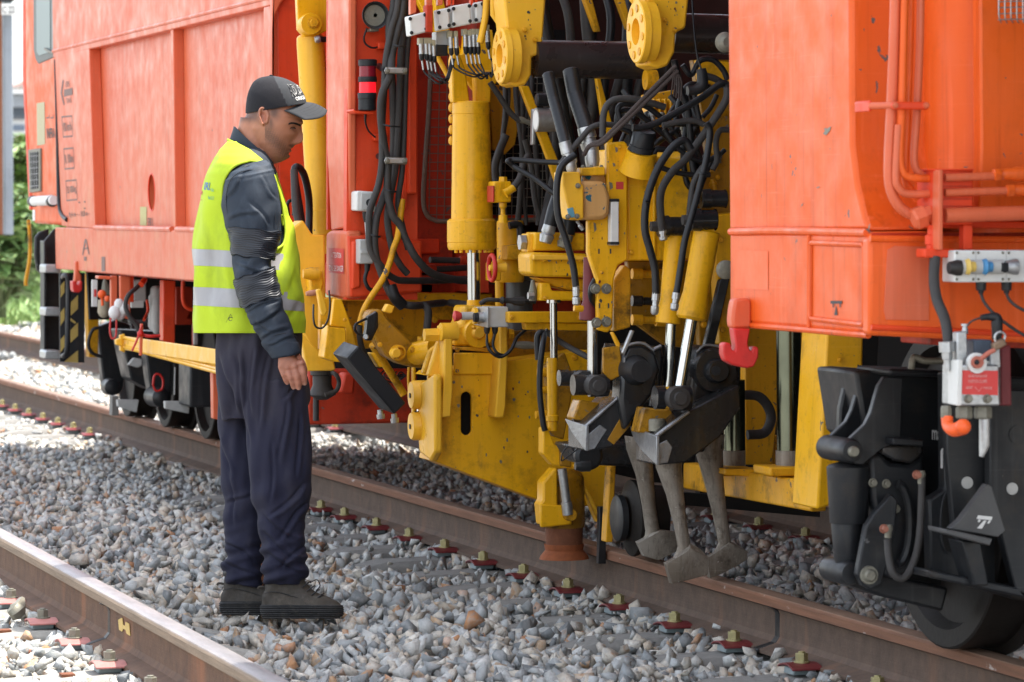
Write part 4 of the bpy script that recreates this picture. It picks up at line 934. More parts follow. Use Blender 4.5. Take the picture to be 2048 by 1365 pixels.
T('gap_hose', MC, RUD, [(1012, 270, 13.8), (996, 310, 13.8), (990, 340, 13.8), (996, 380, 13.8)], 8)
T('gap_hose', MC, RUD, [(1050, 280, 13.7), (1062, 330, 13.7), (1070, 400, 13.7), (1082, 440, 13.7)], 6)
T('gap_hose', MC, RUD, [(1090, 200, 13.7), (1110, 250, 13.7), (1112, 330, 13.7), (1100, 400, 13.7), (1088, 470, 13.6), (1084, 480, 13.5)], [9, 9, 9, 12, 14, 14])
F('yellow_diag', MC, YEL, [(1040, 172), (1058, 172), (1128, 350), (1124, 400), (1100, 330)], 13.6, .03)
F('yellow_diag', MC, YEL, [(1192, 150), (1200, 152), (1228, 260), (1222, 320), (1214, 300)], 13.2, .03)
ga = DX('pressure_gauge', MC, GAL, 1088, 240, 13.3, [(-.03, 20), (-.03, 24), (.06, 24), (.06, 21)]); DX('gauge_face', ga, WHP, 1088, 240, 13.3, [(-.031, 19.5), (-.029, 19.5)])
L('black_knob', MC, BLK, (1072, 200, 13.3), (1098, 200, 13.3), [(0, 11), (.1, 13), (1, 13)])
F('gauge_block', MC, GAL, [(1066, 218), (1072, 218), (1072, 290), (1064, 290)], 13.4, .03)
# valve group behind the lifting cylinder
v1 = F('valve_cube', MC, YEL, [(988, 363), (1023, 363), (1023, 405), (988, 406)], 13.45, .08, .005)
L('cube_neck', v1, YEL, (1006, 354, 13.47), (1006, 365, 13.47), [(0, 8), (1, 9)], 6); L('cube_elbow', v1, YEL, (1010, 388, 13.42), (1030, 374, 13.42), [(0, 10), (.3, 8), (.9, 8)], 14)
T('elbow_hose', v1, RUD, [(1026, 376, 13.42), (1040, 356, 13.42), (1046, 330, 13.44), (1056, 312, 13.46)], 7)
L('cube_stem', v1, YEL, (1006, 406, 13.48), (1006, 446, 13.48), [(0, 8), (.2, 8), (.3, 5), (.6, 5), (.62, 9), (1, 10)], 12)
F('cube_side', v1, ORD, rect(986, 372, 989, 405), 13.44, .08, .002)
DZ('rear_cylinder', MC, YEL, 1020, 445, 640, 13.75, [(442, 26), (446, 27), (520, 27), (521, 30)], 28)
DZ('rear_cylinder_low', MC, YEL, 1016, 520, 565, 13.72, [(518, 30), (522, 32), (560, 32), (565, 30)], 28)
DZ('filter_housing', MC, plain('dark_grey_filter', (.06, .06, .058), .4, .1, .3, 8, .1), 1038, 545, 715, 13.8, [(500, 30), (520, 31), (560, 31), (562, 27), (715, 27)], 28)
DZ('rear_column', MC, YEL, 999, 560, 640, 13.7, [(560, 9), (640, 9)])
F('valve_top', MC, YEG, [(1015, 492), (1052, 488), (1054, 520), (1014, 520)], 13.6, .08, .004)
T('black_elbow', MC, RUB, [(1018, 452, 13.65), (1030, 450, 13.65), (1040, 455, 13.65), (1042, 490, 13.65)], 8)
hw = build('handwheel', MB().tube([PY(984, 536, 13.45)+Vector((.0, math.cos(t)*.045, math.sin(t)*.045)) for t in [2*math.pi*i/24 for i in range(25)]], .008, 10, False), RED, MC); hw.scale = (1, 1, 1)
DX('handwheel_hub', hw, YEB, 984, 536, 13.45, [(-.01, 6), (.05, 10)]); F('handwheel_block', hw, YEL, rect(978, 525, 1002, 562), 13.55, .05)
F('cross_bar', MC, YEL, [(1018, 624), (1176, 624), (1176, 646), (1018, 646)], 13.2, .05, .003); F('cross_bar_lower', MC, YEL, [(1050, 646), (1176, 647), (1176, 662), (1052, 660)], 13.22, .05, .003)
T('low_pipe', MC, RUD, [(960, 608, 13.4), (975, 600, 13.4), (1000, 601, 13.4), (1070, 604, 13.45)], 4.5); L('pipe_union', MC, RUD, (1000, 601, 13.39), (1048, 603, 13.4), [(0, 5), (.1, 8), (.2, 5), (.5, 6), (.6, 9), (1, 9)], 8)
L('low_union', MC, DUL, (1030, 690, 13.4), (1075, 692, 13.4), [(0, 6), (.3, 8), (.6, 8), (1, 6)], 8)
# second block: hydraulic block with big elbow hoses
hbk = F('valve_block', MC, YEL, [(1070, 465), (1170, 467), (1170, 502), (1068, 502)], 12.95, .12, .006)
F('block_cap', hbk, YEB, rect(1055, 468, 1070, 505), 12.98, .08, .004); build('cap_nut', MB().hexb(PY(1050, 485, 13.0), (-1, 0, 0), .028, .02), GAL, hbk)
F('block_body', hbk, YEL, [(1066, 505), (1175, 508), (1175, 556), (1075, 554), (1062, 548), (1060, 512)], 12.88, .16, .008)
F('block_ledge', hbk, YEB, [(1068, 510), (1176, 512), (1176, 521), (1068, 520)], 12.86, .03, .003)
F('block_lower', hbk, YEG, [(1075, 556), (1175, 558), (1172, 585), (1140, 582), (1105, 572)], 12.92, .12, .006)
F('rod_block', hbk, YEL, [(1082, 566), (1100, 566), (1104, 582), (1172, 584), (1172, 602), (1080, 602)], 12.9, .08, .005)
for a, b2 in (((1106, 400), (1090, 490)), ((1140, 420), (1126, 500))):
    L('elbow_fitting', hbk, GAL if a[0] < 1120 else DUL, (a[0]-6, a[1]+50, 12.9), (b2[0], b2[1]-4, 12.9), [(0, 13), (.4, 14), (.5, 12), (.6, 15), (1, 12)], 16)
T('thick_hose', MC, RUB, [(1128, 330, 12.95), (1120, 380, 12.92), (1108, 420, 12.9), (1100, 452, 12.9)], 14)
T('thick_hose', MC, RUB, [(1140, 395, 12.95), (1138, 430, 12.95), (1135, 470, 12.95)], 15)
L('side_valve', hbk, DUL, (1066, 560, 12.95), (1066, 602, 12.95), [(0, 4), (.3, 6), (.6, 9), (1, 8)], 12); build('side_nut', MB().lathe(PY(1056, 592, 12.93), PY(1066, 592, 12.93), [(0, .005), (0, .013), (.02, .013)], 6), GAL, hbk)
DZ('guide_rod', MC, CHR, 1107, 602, 722, 12.85, [(600, 14), (606, 14), (607, 7.5), (722, 7.5)], 20)
cyl2 = DZ('slim_cylinder', MC, YEL, 1104, 718, 862, 12.85, [(716, 10), (720, 11), (830, 10), (832, 13), (842, 13), (843, 10), (862, 10)], 20)
T('long_black_hose', MC, RUB, [(1076, 720, 12.85), (1074, 680, 12.85), (1079, 666, 12.85), (1088, 668, 12.85), (1084, 700, 12.8), (1080, 740, 12.8), (1080, 790, 12.8), (1086, 845, 12.8), (1090, 862, 12.8)], 6)
T('crossing_hose', MC, RUD, [(1090, 662, 13.0), (1130, 690, 13.0), (1178, 716, 12.9)], 6)
F('rear_panel', MC, YED, [(1000, 662), (1180, 662), (1180, 760), (1110, 750), (1000, 740)], yL+.22, .05)
for (u, v, r_) in ((1092, 745, 9), (1088, 830, 8), (1094, 780, 7)): DX('small_boss', MC, YEG, u, v, 13.1, [(-.03, r_), (.02, r_+1)])
F('boss_arm', MC, YED, [(1086, 735), (1130, 705), (1150, 760), (1128, 880), (1098, 870), (1094, 800)], 13.1, .05, .006)
F('cylinder_clevis', MC, YEL, [(1086, 856), (1096, 856), (1110, 890), (1124, 894), (1126, 934), (1105, 930), (1086, 908)], 12.82, .06, .005)
F('clevis_plate', MC, YED, [(1120, 890), (1145, 893), (1143, 936), (1122, 932)], 12.8, .08, .005)
# lifting roller gripping the rail
yR = PXx(1125, 425, 3.9).y-.05
rl = DZ('roller_housing', MC, YED, 1128, 940, 1055, yR, [(938, 26), (948, 36), (956, 40), (1050, 42), (1055, 40)], 32)
F('housing_cover', rl, YEL, [(1086, 965), (1112, 935), (1116, 940), (1116, 1050), (1084, 1052), (1080, 1010), (1086, 1000)], yR-.09, .08, .008)
F('housing_flange', rl, YEL, [(1080, 1008), (1140, 1012), (1145, 1050), (1082, 1056)], yR-.095, .02, .006)
DZ('roller_neck', rl, RUS, 1128, 1055, 1092, yR, [(1054, 38), (1092, 37)], 32)
DZ('roller_flange', rl, plain('bright_rust', (.26, .075, .025), .75, .05, .4, 40, .5), 1128, 1090, 1118, yR, [(1088, 40), (1096, 39), (1100, 38), (1112, 48), (1118, 50)], 40)
rr_ = L('roller_ram', rl, GAL, (1124, 938, yR-.12), (1136, 1030, yR-.12), [(0, 9), (.72, 9), (.73, 11), (1, 11)], 18)
DY('ram_nut', rl, YEG, 1141, 1030, yR-.12, [(-.01, 6), (-.01, 12), (.03, 13)], 10)
F('diagonal_strut', MC, YEB, [(1147, 930), (1152, 928), (1198, 1026), (1192, 1034)], yR-.02, .02, .003)
F('triangle_plate', MC, YEL, [(1150, 936), (1232, 930), (1216, 1040), (1196, 1046)], yR+.15, .05)
F('rubber_guard', MC, RUB, [(1199, 1014), (1216, 1014), (1212, 1080), (1212, 1128), (1197, 1128), (1199, 1070)], yR-.25, .03, .002)
gw = DX('guide_wheel', MC, WHM, 1276, 1036, 12.55, [(-.044, 20), (-.044, 52), (-.036, 60), (-.030, 70), (-.026, 76), (-.02, 77), (-.008, 76), (0, 66), (.08, 64)], 44)
DX('guide_wheel_cap', gw, BLK, 1262, 1036, 12.55, [(-.052, 10), (-.052, 44), (-.05, 46), (-.03, 46)], 36)
F('wheel_fork', MC, YEG, [(1220, 935), (1232, 930), (1226, 1085), (1212, 1085)], 12.7, .06)
T('air_wheel_rim', MC, RUD, [(1312, 975, 12.7), (1328, 990, 12.7), (1336, 1030, 12.7), (1326, 1070, 12.7)], 5)
# wedge-shaped dark beam behind the tool holders
F('dark_beam', MC, GRS, [(1140, 890), (1290, 885), (1290, 935), (1165, 930)], 12.5, .2, .01)
DY('black_disc', MC, BLK, 1178, 912, 12.3, [(-.01, 22), (0, 29), (.02, 29)]); DX('black_disc_edge', MC, GRS, 1162, 932, 12.3, [(-.02, 8), (0, 12), (.03, 12)])
T('thin_wire', MC, RUB, [(1152, 890, 12.2), (1134, 895, 12.2), (1124, 910, 12.2), (1124, 922, 12.2), (1140, 910, 12.2), (1156, 898, 12.2)], 1.3)

# ------------------------------------------------------------------ tamping unit
yT = 11.95
mp_ = F('unit_front_plate', MC, YEL, [(1214, 286), (1250, 283), (1256, 290), (1256, 520), (1236, 532), (1228, 560), (1226, 655), (1216, 666), (1196, 660), (1194, 560), (1180, 520), (1176, 505), (1176, 440), (1214, 436)], yT-.06, .03, .006)
F('unit_rear_strip', mp_, YEG, [(1228, 560), (1250, 530), (1262, 540), (1262, 655), (1228, 664)], yT+.02, .05, .005)
F('unit_box', MC, YEL, [(1252, 296), (1300, 312), (1360, 318), (1384, 300), (1388, 520), (1362, 521), (1256, 522)], yT-.035, .4, .008)
F('box_ridge', MC, YEL, [(1306, 330), (1312, 330), (1312, 515), (1306, 515)], yT-.045, .02, .003)
for (u, v) in ((1191, 578), (1213, 578), (1193, 646), (1213, 644)): bolty('plate_bolt', mp_, DUL, u, v, yT-.065, 8, .016)
for (u, v) in ((1198, 503), (1221, 503), (1199, 612), (1217, 612)): decal('slot', mp_, BKP, [(u-1.5, v-5), (u+1.5, v-5), (u+1.5, v+5), (u-1.5, v+5)], onF(yT-.0615))
for (u, v, a, b_) in ((1233, 300, 3, 6), (1222, 372, 4, 8), (1190, 455, 3, 10), (1228, 330, 3, 4)): decal('paint_chip', mp_, DUL, [(u-a, v-b_), (u+a*.6, v-b_*.7), (u+a, v+b_*.5), (u-a*.4, v+b_)], onF(yT-.0612))
decal('red_label', mp_, REDP, rect(1232, 364, 1247, 379), onF(yT-.0615))
sb_ = F('sight_bar', mp_, WHT, rect(1222, 398, 1238, 491), yT-.10, .035, .003); F('sight_bar_slot', sb_, BLK, rect(1219.5, 418, 1223, 470), yT-.085, .02, .001)
for v in (402, 488): F('sight_cap', sb_, BLK, rect(1221, v-4, 1239, v+2), yT-.102, .04, .002)
nk = L('filler_neck', MC, YEL, (1275, 345, yT-.08), (1284, 302, yT-.11), [(0, 38), (.4, 34), (.7, 31), (1, 31)], 32)
L('filler_cap', nk, BLK, (1281, 303, yT-.11), (1290, 262, yT-.13), [(0, 27), (.25, 26), (.27, 24), (.9, 24), (1, 21)], 12)
F('cap_tab', nk, BLK, [(1300, 298), (1312, 305), (1308, 320), (1296, 312)], yT-.08, .01)
# motor
F('motor_flange', MC, YEL, [(1162, 336), (1210, 334), (1211, 351), (1162, 352)], yT-.1, .12, .004)
for u in (1166, 1183, 1203): bolty('flange_bolt', MC, DUL, u, 334, yT-.09, 3, .006)
MOT = paint('flaking_motor_paint', (.55, .30, .10), (.60, .36, .14), .5, .2, .5, (.02, .10, .14), 2.2, (.02, .12, .17), seed=12)
L('motor_neck', MC, MOT, (1186, 350, yT-.03), (1187, 368, yT-.03), [(0, 24), (1, 25)])
F('motor_body', MC, MOT, [(1163, 362), (1210, 362), (1222, 395), (1220, 428), (1210, 440), (1168, 441)], yT-.11, .14, .014)
mf = F('motor_front', MC, YEB, [(1125, 344), (1160, 344), (1163, 368), (1168, 372), (1168, 438), (1158, 441), (1142, 438), (1132, 400), (1126, 370)], yT-.13, .1, .01)
F('blue_plate', mf, plain('blue_plate', (.12, .30, .38), .5), [(1135, 418), (1146, 415), (1151, 435), (1140, 436)], yT-.133, .01, .001)
for u, v in ((1156, 372), (1136, 434), (1154, 433)): bolty('motor_bolt', mf, DUL, u, v, yT-.135, 4, .012)
L('bleed_screw', mf, GAL, (1154, 442, yT-.1), (1166, 460, yT-.1), [(0, 4), (.4, 3), (.5, 5), (1, 4)], 8)
# ribbed suction hoses with steel ends
def ribbed(pts, r):
    P_ = [PY(*p) for p in pts]; s = mpp(*pts[0]); mb = MB(); q = []; rs = []
    n = 60
    a = P_[0]; 
    for i in range(n+1):
        t = i/n; k = min(int(t*(len(P_)-1)), len(P_)-2); f = t*(len(P_)-1)-k
        q.append(P_[k].lerp(P_[k+1], f)); rs.append(r*s*(1+.012*math.sin(i*1.9)) if i else r*s*.9)
    return mb.tube(q, rs, 20, False)
build('suction_hose', ribbed([(1096, 148, yT+.1), (1108, 200, yT+.06), (1132, 290, yT-.05)], 12), RUB, MC, smooth=60)
build('suction_hose', ribbed([(1141, 140, yT+.1), (1150, 190, yT+.07), (1174, 262, yT-.03)], 16), RUB, MC, smooth=60)
L('steel_end', MC, GAL, (1129, 284, yT-.05), (1142, 330, yT-.06), [(0, 12), (.5, 13), (.52, 11), (.65, 11), (.66, 14), (.9, 14), (1, 11)], 14)
L('steel_elbow', MC, GAL, (1142, 326, yT-.07), (1144, 346, yT-.07), [(0, 10), (.6, 11), (1, 9)], 14)
L('steel_end', MC, GAL, (1171, 255, yT-.03), (1183, 304, yT-.04), [(0, 17), (.45, 18), (.47, 15), (.6, 15), (.61, 19), (.85, 18), (1, 15)], 18)
L('steel_elbow', MC, GAL, (1184, 300, yT-.06), (1185, 334, yT-.06), [(0, 14), (.6, 15), (1, 13)], 16)
# cylinders of the squeezing arms
L('squeeze_cylinder', MC, BRN, (1179, 515, yT+.02), (1178, 642, yT+.02), [(0, 12), (.7, 13), (.8, 19), (.98, 20), (.99, 17), (1, 12)], 24)
L('squeeze_rod', MC, CHR, (1184, 642, yT+.0), (1184, 756, yT+.0), [(0, 9.5), (1, 9.5)], 20)
sc1 = L('squeeze_cylinder', MC, YEL, (1352, 470, yT-.12), (1336, 648, yT-.12), [(0, 20), (.03, 22), (.72, 20), (.85, 24), (.99, 26), (1, 22)], 28)
L('squeeze_rod', sc1, CHR, (1343, 640, yT-.12), (1336, 775, yT-.12), [(0, 10.5), (1, 10.5)], 20)
sc2 = L('squeeze_cylinder', MC, YEL, (1414, 462, yT-.3), (1382, 640, yT-.3), [(0, 24), (.02, 27), (.7, 26), (.85, 30), (.97, 31), (1, 26)], 28)
L('squeeze_rod', sc2, CHR, (1385, 630, yT-.3), (1360, 775, yT-.3), [(0, 11.5), (1, 11.5)], 20)
for (u, v, y, r_) in ((1356, 453, yT-.15, 21), (1420, 440, yT-.33, 22), (1440, 398, yT-.3, 19)):
    e_ = DX('cylinder_eye', MC, GRS, u-8, v, y, [(-.05, r_*.6), (-.05, r_), (-.02, r_*1.05), (-.02, r_*.9), (.03, r_*.9), (.03, r_)], 28)
    DX('eye_pin', e_, RUD, u-12, v, y, [(-.07, 5), (-.07, 11), (-.05, 12)], 6)
F('rear_frame_plate', MC, YED, [(1255, 522), (1460, 522), (1460, 700), (1420, 705), (1330, 690), (1262, 640)], yT+.3, .04, .005)
for v in (548, 602, 640): L('rear_pipe', MC, YEG if v != 602 else GRS, (1264, v, yT+.22), (1330, v+2, yT+.22), [(0, 11), (.3, 11), (.32, 8), (.7, 8), (.72, 12), (1, 12)], 14)
F('right_frame_plate', MC, YED, [(1385, 120), (1470, 120), (1470, 700), (1400, 700), (1390, 500), (1388, 380), (1420, 340)], yT+.1, .04, .005)
F('right_side_beam', MC, YEL, [(1425, 430), (1475, 425), (1475, 690), (1440, 690)], yT-.05, .06, .006)
F('dark_strip', MC, GRS, [(1440, 560), (1462, 550), (1430, 690), (1408, 700)], yT-.1, .03)
F('upper_yellow', MC, YEL, [(1395, 120), (1470, 125), (1470, 165), (1430, 170), (1400, 160)], yT+.05, .04)
F('upper_yellow', MC, YEG, [(1290, 190), (1350, 180), (1350, 250), (1290, 260)], yT+.35, .05)
for i in range(5): F('valve_rib', MC, YEG, rect(1296+i*11, 198, 1301+i*11, 238), yT+.3, .04, .003)
DY('round_mirror', MC, DUL, 1452, 540, yT-.5, [(-.01, 14), (-.005, 19), (.01, 19)]); DY('round_lamp', MC, DUL, 1452, 85, yT-.4, [(-.02, 10), (-.01, 19), (.01, 21)])
# bosses and tool holders
bo = L('arm_boss', MC, GRS, (1205, 722, yT-.02), (1288, 728, yT-.05), [(0, 30), (.02, 36), (.4, 37), (.55, 40), (1, 44)], 32)
DY('boss_hub', bo, BLK, 1280, 742, yT-.2, [(-.02, 10), (-.02, 22), (0, 24), (.06, 34), (.1, 36)], 28)
F('upper_arm', MC, GRS, [(1246, 712), (1256, 692), (1285, 688), (1312, 705), (1322, 740), (1305, 790), (1250, 862), (1240, 800)], yT-.16, .10, .012)
F('clamp_strip', MC, YEG, [(1222, 665), (1228, 664), (1242, 690), (1238, 700)], yT-.14, .02); F('clamp_strip', MC, GAL, [(1262, 660), (1270, 662), (1250, 712), (1243, 706)], yT-.17, .015)
h1 = F('tool_holder', MC, GRS, [(1172, 852), (1241, 788), (1248, 782), (1258, 800), (1262, 852), (1224, 896), (1172, 903)], yT-.12, .20, .006)
S('holder_worn_face', h1, WRN, [(1129, 838), (1172, 852), (1171, 903), (1143, 865)], PY(1172, 875, yT-.12).x-.006, .01, .002)
T('holder_worn_edge', h1, WRN, [(1172, 853, yT-.125), (1206, 822, yT-.125), (1241, 789, yT-.125), (1248, 760, yT-.14), (1250, 715, yT-.165)], [3.5, 4, 3.5, 3, 2.5])
F('holder_worn_corner', h1, WRN, [(1173, 872), (1200, 850), (1214, 860), (1190, 898), (1173, 902)], yT-.123, .006, .002)
F('holder_yellow_pad', h1, YED, [(1160, 800), (1208, 808), (1236, 786), (1240, 792), (1180, 846), (1146, 838)], yT-.02, .08, .005)
h2 = F('tool_holder', MC, GRS, [(1313, 872), (1371, 824), (1400, 810), (1478, 770), (1482, 815), (1440, 875), (1372, 926), (1314, 931)], yT-.38, .22, .006)
S('holder_worn_face', h2, WRN, [(1258, 852), (1313, 873), (1313, 931), (1286, 905), (1268, 880)], PY(1313, 900, yT-.38).x-.006, .01, .002)
T('holder_worn_edge', h2, WRN, [(1312, 873, yT-.385), (1345, 848, yT-.385), (1378, 824, yT-.385)], [4.5, 5, 3.5])
F('holder_worn_corner', h2, WRN, [(1315, 890), (1334, 880), (1345, 895), (1336, 926), (1315, 929)], yT-.383, .006, .002)
F('holder_yellow_pad', h2, YED, [(1288, 815), (1330, 820), (1340, 815), (1350, 838), (1312, 866), (1276, 866)], yT-.28, .08, .005)
DZ('holder_pin', h2, DUL, 1314, 838, 862, yT-.3, [(838, 14), (841, 17), (862, 17)])
F('upper_arm', MC, GRS, [(1392, 700), (1410, 690), (1470, 705), (1484, 745), (1480, 800), (1440, 870), (1395, 850), (1380, 800)], yT-.28, .16, .02)
bb_ = DY('big_boss', MC, GRS, 1432, 742, yT-.30, [(-.03, 8), (-.03, 20), (-.02, 24), (0, 26), (.0, 42), (.02, 46), (.06, 46)], 36); DY('boss_bore', bb_, BLK, 1432, 742, yT-.331, [(-.002, 10), (.002, 10)], 24)
F('upper_arm', MC, GRS, [(1300, 700), (1325, 690), (1330, 720), (1322, 790), (1300, 810), (1298, 740)], yT-.1, .08, .015)
def roller_pin(par, u, v, y, r_, my=YEB):
    DX('pin_ring', par, GRS, u-26, v-2, y, [(-.03, r_*.8), (-.03, r_*.95), (0, r_*.95)], 28)
    DX('pin_bush', par, my, u-14, v-1, y, [(-.02, r_*.9), (.04, r_*.9)], 28)
    d = DX('pin_cap', par, GRS, u, v, y-.03, [(-.02, r_*.7), (-.02, r_), (.02, r_*1.02), (.04, r_)], 28)
    DY('pin_nut', par, RUD, u+6, v, y-.08, [(-.014, 5), (-.014, r_*.5), (.0, r_*.55), (.0, r_*.9), (.05, r_*.95)], 24)
roller_pin(h1, 1190, 772, yT-.08, 22, GRS); roller_pin(h1, 1162, 758, yT+.05, 17, GRS); roller_pin(h2, 1354, 797, yT-.36, 25)
# tines
def tine(shaft, blade, y, th=.032):
    mb = MB(); rg = []
    for (u0, v0, u1, v1, t_) in shaft:
        a, b_ = PY(u0, v0, y), PY(u1, v1, y); c = (a+b_)/2; h = (b_-a)/2; rg.append([c+h*math.cos(2*math.pi*k/16)+Vector((0, t_*math.sin(2*math.pi*k/16), 0)) for k in range(16)])
    mb.rings(rg)
    n = len(blade); front = [PY(u, v, y-th*.5) for u, v in blade]; c = sum(front, Vector())/n
    mb.prism([p+Vector((0, 0, 0)) for p in front], (0, th, 0))
    # raised middle of the blade
    top = Vector((0, 0, .035)); mb.rings([[c+(p-c)*.97 for p in front], [c+(p-c)*.5+top*.6+Vector((0, -.012, 0)) for p in front], [c+(p-c)*.2+top+Vector((0, -.02, 0)) for p in front]])
    o = build('tamping_tine', mb, STE, MC, .0015, smooth=28); return o
tine([(1250, 872, 1304, 880, .05), (1254, 900, 1302, 900, .045), (1272, 950, 1306, 945, .035), (1284, 1010, 1310, 1010, .026), (1291, 1062, 1319, 1060, .022), (1288, 1080, 1326, 1072, .02)], [(1276, 1085), (1292, 1077), (1300, 1066), (1320, 1060), (1354, 1064), (1358, 1090), (1356, 1102), (1318, 1121), (1289, 1113)], yT+.45)
tine([(1311, 915, 1364, 915, .05), (1313, 936, 1362, 933, .045), (1333, 990, 1366, 985, .034), (1348, 1050, 1373, 1047, .026), (1356, 1094, 1381, 1090, .022), (1350, 1112, 1392, 1106, .02)], [(1333, 1127), (1352, 1117), (1360, 1104), (1380, 1086), (1400, 1098), (1418, 1116), (1416, 1150), (1380, 1160), (1344, 1168)], yT-.22)
tine([(1388, 870, 1448, 868, .055), (1392, 905, 1444, 902, .05), (1408, 960, 1446, 956, .036), (1424, 1020, 1451, 1016, .028), (1437, 1087, 1461, 1083, .022), (1430, 1104, 1472, 1096, .02)], [(1414, 1116), (1432, 1107), (1440, 1096), (1459, 1082), (1480, 1092), (1496, 1104), (1492, 1122), (1456, 1142), (1421, 1157)], yT-.1)
F('tine_collar', MC, GRS, [(1386, 850), (1450, 845), (1448, 902), (1392, 906)], yT-.14, .1, .01)
# the tangle of hoses on the unit
yh = yT-.2
HS = [([(1455, 176), (1452, 168), (1438, 170), (1400, 198), (1352, 226), (1310, 248), (1280, 256), (1265, 256)], 7, 0),
      ([(1455, 176), (1452, 200), (1428, 240), (1400, 280), (1370, 320), (1344, 345), (1322, 385), (1322, 440), (1325, 462)], 8, -.04),
      ([(1382, 300), (1370, 282), (1350, 290), (1326, 320), (1306, 360), (1292, 410), (1290, 460), (1300, 500), (1310, 540), (1312, 588)], 8, -.1),
      ([(1412, 246), (1420, 262), (1416, 300), (1408, 340), (1395, 390), (1384, 430), (1370, 480), (1362, 530), (1356, 570), (1352, 590)], 7, -.22),
      ([(1410, 330), (1398, 345), (1386, 370), (1380, 410), (1378, 440)], 6, -.1),
      ([(1310, 330), (1340, 342), (1380, 350), (1420, 350)], 5.5, .05),
      ([(1328, 258), (1345, 285), (1372, 310), (1400, 322), (1425, 318), (1440, 305)], 5.5, .05),
      ([(1325, 252), (1360, 244), (1390, 242), (1408, 250)], 6, -.05),
      ([(1348, 120), (1355, 150), (1362, 185), (1375, 215), (1380, 260), (1384, 320), (1388, 350)], 7, .06),
      ([(1365, 130), (1382, 150), (1400, 122), (1425, 120), (1446, 140), (1455, 160)], 6, .05),
      ([(1400, 150), (1430, 158), (1456, 176)], 7, .06), ([(1388, 185), (1395, 220), (1402, 250)], 5, .05),
      ([(1434, 190), (1422, 215), (1405, 235)], 5, .08), ([(1205, 275), (1208, 225), (1225, 202), (1260, 198), (1300, 206), (1330, 215)], 7, .1),
      ([(1240, 240), (1236, 218), (1250, 208), (1290, 212), (1340, 245), (1400, 248)], 6, .12), ([(1260, 265), (1236, 250), (1238, 225), (1262, 222), (1300, 245), (1350, 290)], 6, .14),
      ([(1460, 260), (1440, 262), (1432, 285), (1434, 320), (1425, 340)], 6, .0), ([(1330, 300), (1312, 300), (1300, 330)], 6, .08),
      ([(1370, 190), (1376, 230), (1366, 300), (1372, 360), (1384, 380)], 6, .16), ([(1285, 262), (1240, 252), (1190, 252), (1160, 280), (1120, 330)], 6, .14),
      ([(1450, 300), (1420, 330), (1400, 380), (1395, 400)], 5, .12), ([(1350, 250), (1360, 200), (1380, 170), (1420, 175)], 6, .18)]
for i_, (pts_, r_, dy_) in enumerate(HS): T('hydraulic_hose', MC, RUD if i_ % 3 == 1 else RUB, [(u, v, yh+dy_) for u, v in pts_], r_, 12)
for (u0, v0, u1, v1, dy_) in ((1325, 460, 1327, 482, -.04), (1312, 586, 1309, 630, -.1), (1353, 586, 1348, 622, -.22), (1379, 436, 1377, 456, -.1)):
    L('hose_ferrule', MC, GAL, (u0, v0, yh+dy_), (u1, v1, yh+dy_), [(0, 8), (.35, 8), (.36, 6), (.6, 6), (.62, 8.5), (.9, 8), (1, 5)], 10)
T('elbow_plug', MC, BLK, [(1375, 182, yh-.05), (1392, 180, yh-.05), (1404, 170, yh-.05), (1404, 150, yh-.05), (1402, 138, yh-.05)], [10, 11, 12, 11, 10])
T('plug_wire', MC, RUB, [(1402, 138, yh-.05), (1394, 110, yh-.04), (1388, 60, yh-.02), (1384, 0, yh)], 2)
T('hanging_hose', MC, RUB, [(1020, 326, 12.9), (1016, 322, 12.9), (1030, 320, 12.9), (1080, 324, 12.85), (1130, 326, 12.8)], 5.5)
T('hanging_hose', MC, RUB, [(1018, 324, 12.9), (1030, 335, 12.9), (1070, 358, 12.85), (1105, 385, 12.8), (1130, 400, 12.8)], 5.5)
T('hanging_hose', MC, RUB, [(1150, 310, 11.8), (1124, 332, 11.8), (1114, 370, 11.8), (1116, 430, 11.8), (1132, 480, 11.8), (1146, 530, 11.8), (1152, 574, 11.8)], 7)
L('hose_ferrule', MC, GAL, (1152, 572, 11.8), (1153, 612, 11.8), [(0, 7), (.5, 7), (.52, 5), (.6, 8), (.9, 8), (1, 5)], 10); L('brass_elbow', MC, YEG, (1148, 616, 11.8), (1166, 618, 11.8), [(0, 7), (.5, 8), (1, 6)], 10)
T('short_black_hose', MC, RUB, [(1190, 560, yT-.03), (1182, 580, yT-.05), (1184, 600, yT-.03), (1194, 612, yT)], 6)
for i in range(10):
    T('deep_hose', MC, RUD if i % 2 else RUB, [(1080+i*30, -40, 13.4), (1090+i*28+(i % 3)*20, 40, 13.3), (1120+i*22, 190, 13.3), (1140+i*20-(i % 2)*30, 300, 13.3), (1150+i*18, 420, 13.3)], 9 if i % 3 else 13)
for (x0, v0) in ((1176, 4), (1240, 0)): F('deep_yellow', MC, YEG, [(x0-20, v0-40), (x0, v0-40), (x0+26, v0+60), (x0+16, v0+60)], 13.2, .04)
rp = MB()
for k in range(2): rp.tube([PY(1352+k*4, 132+k*10, yT-.3), PY(1300, 184+k*12, yT-.28), PY(1240, 246+k*8, yT-.25), PY(1205, 280+k*6, yT-.2), PY(1180, 292, yT-.16), PY(1168, 310, yT-.12)], .007, 8)
for k in range(5): rp.tube([PY(1348, 140, yT-.3), PY(1346+k*4, 160, yT-.3), PY(1342+k*5, 190+k*3, yT-.29)], .003, 5)
ro = build('frayed_rope', rp, plain('greasy_rope', (.06, .045, .04), .9, 0, .4, 150, .8), None, smooth=60); tag(ro, 'dark frayed rope tied diagonally from the hose tangle to the thick suction hose fitting', 'rope')

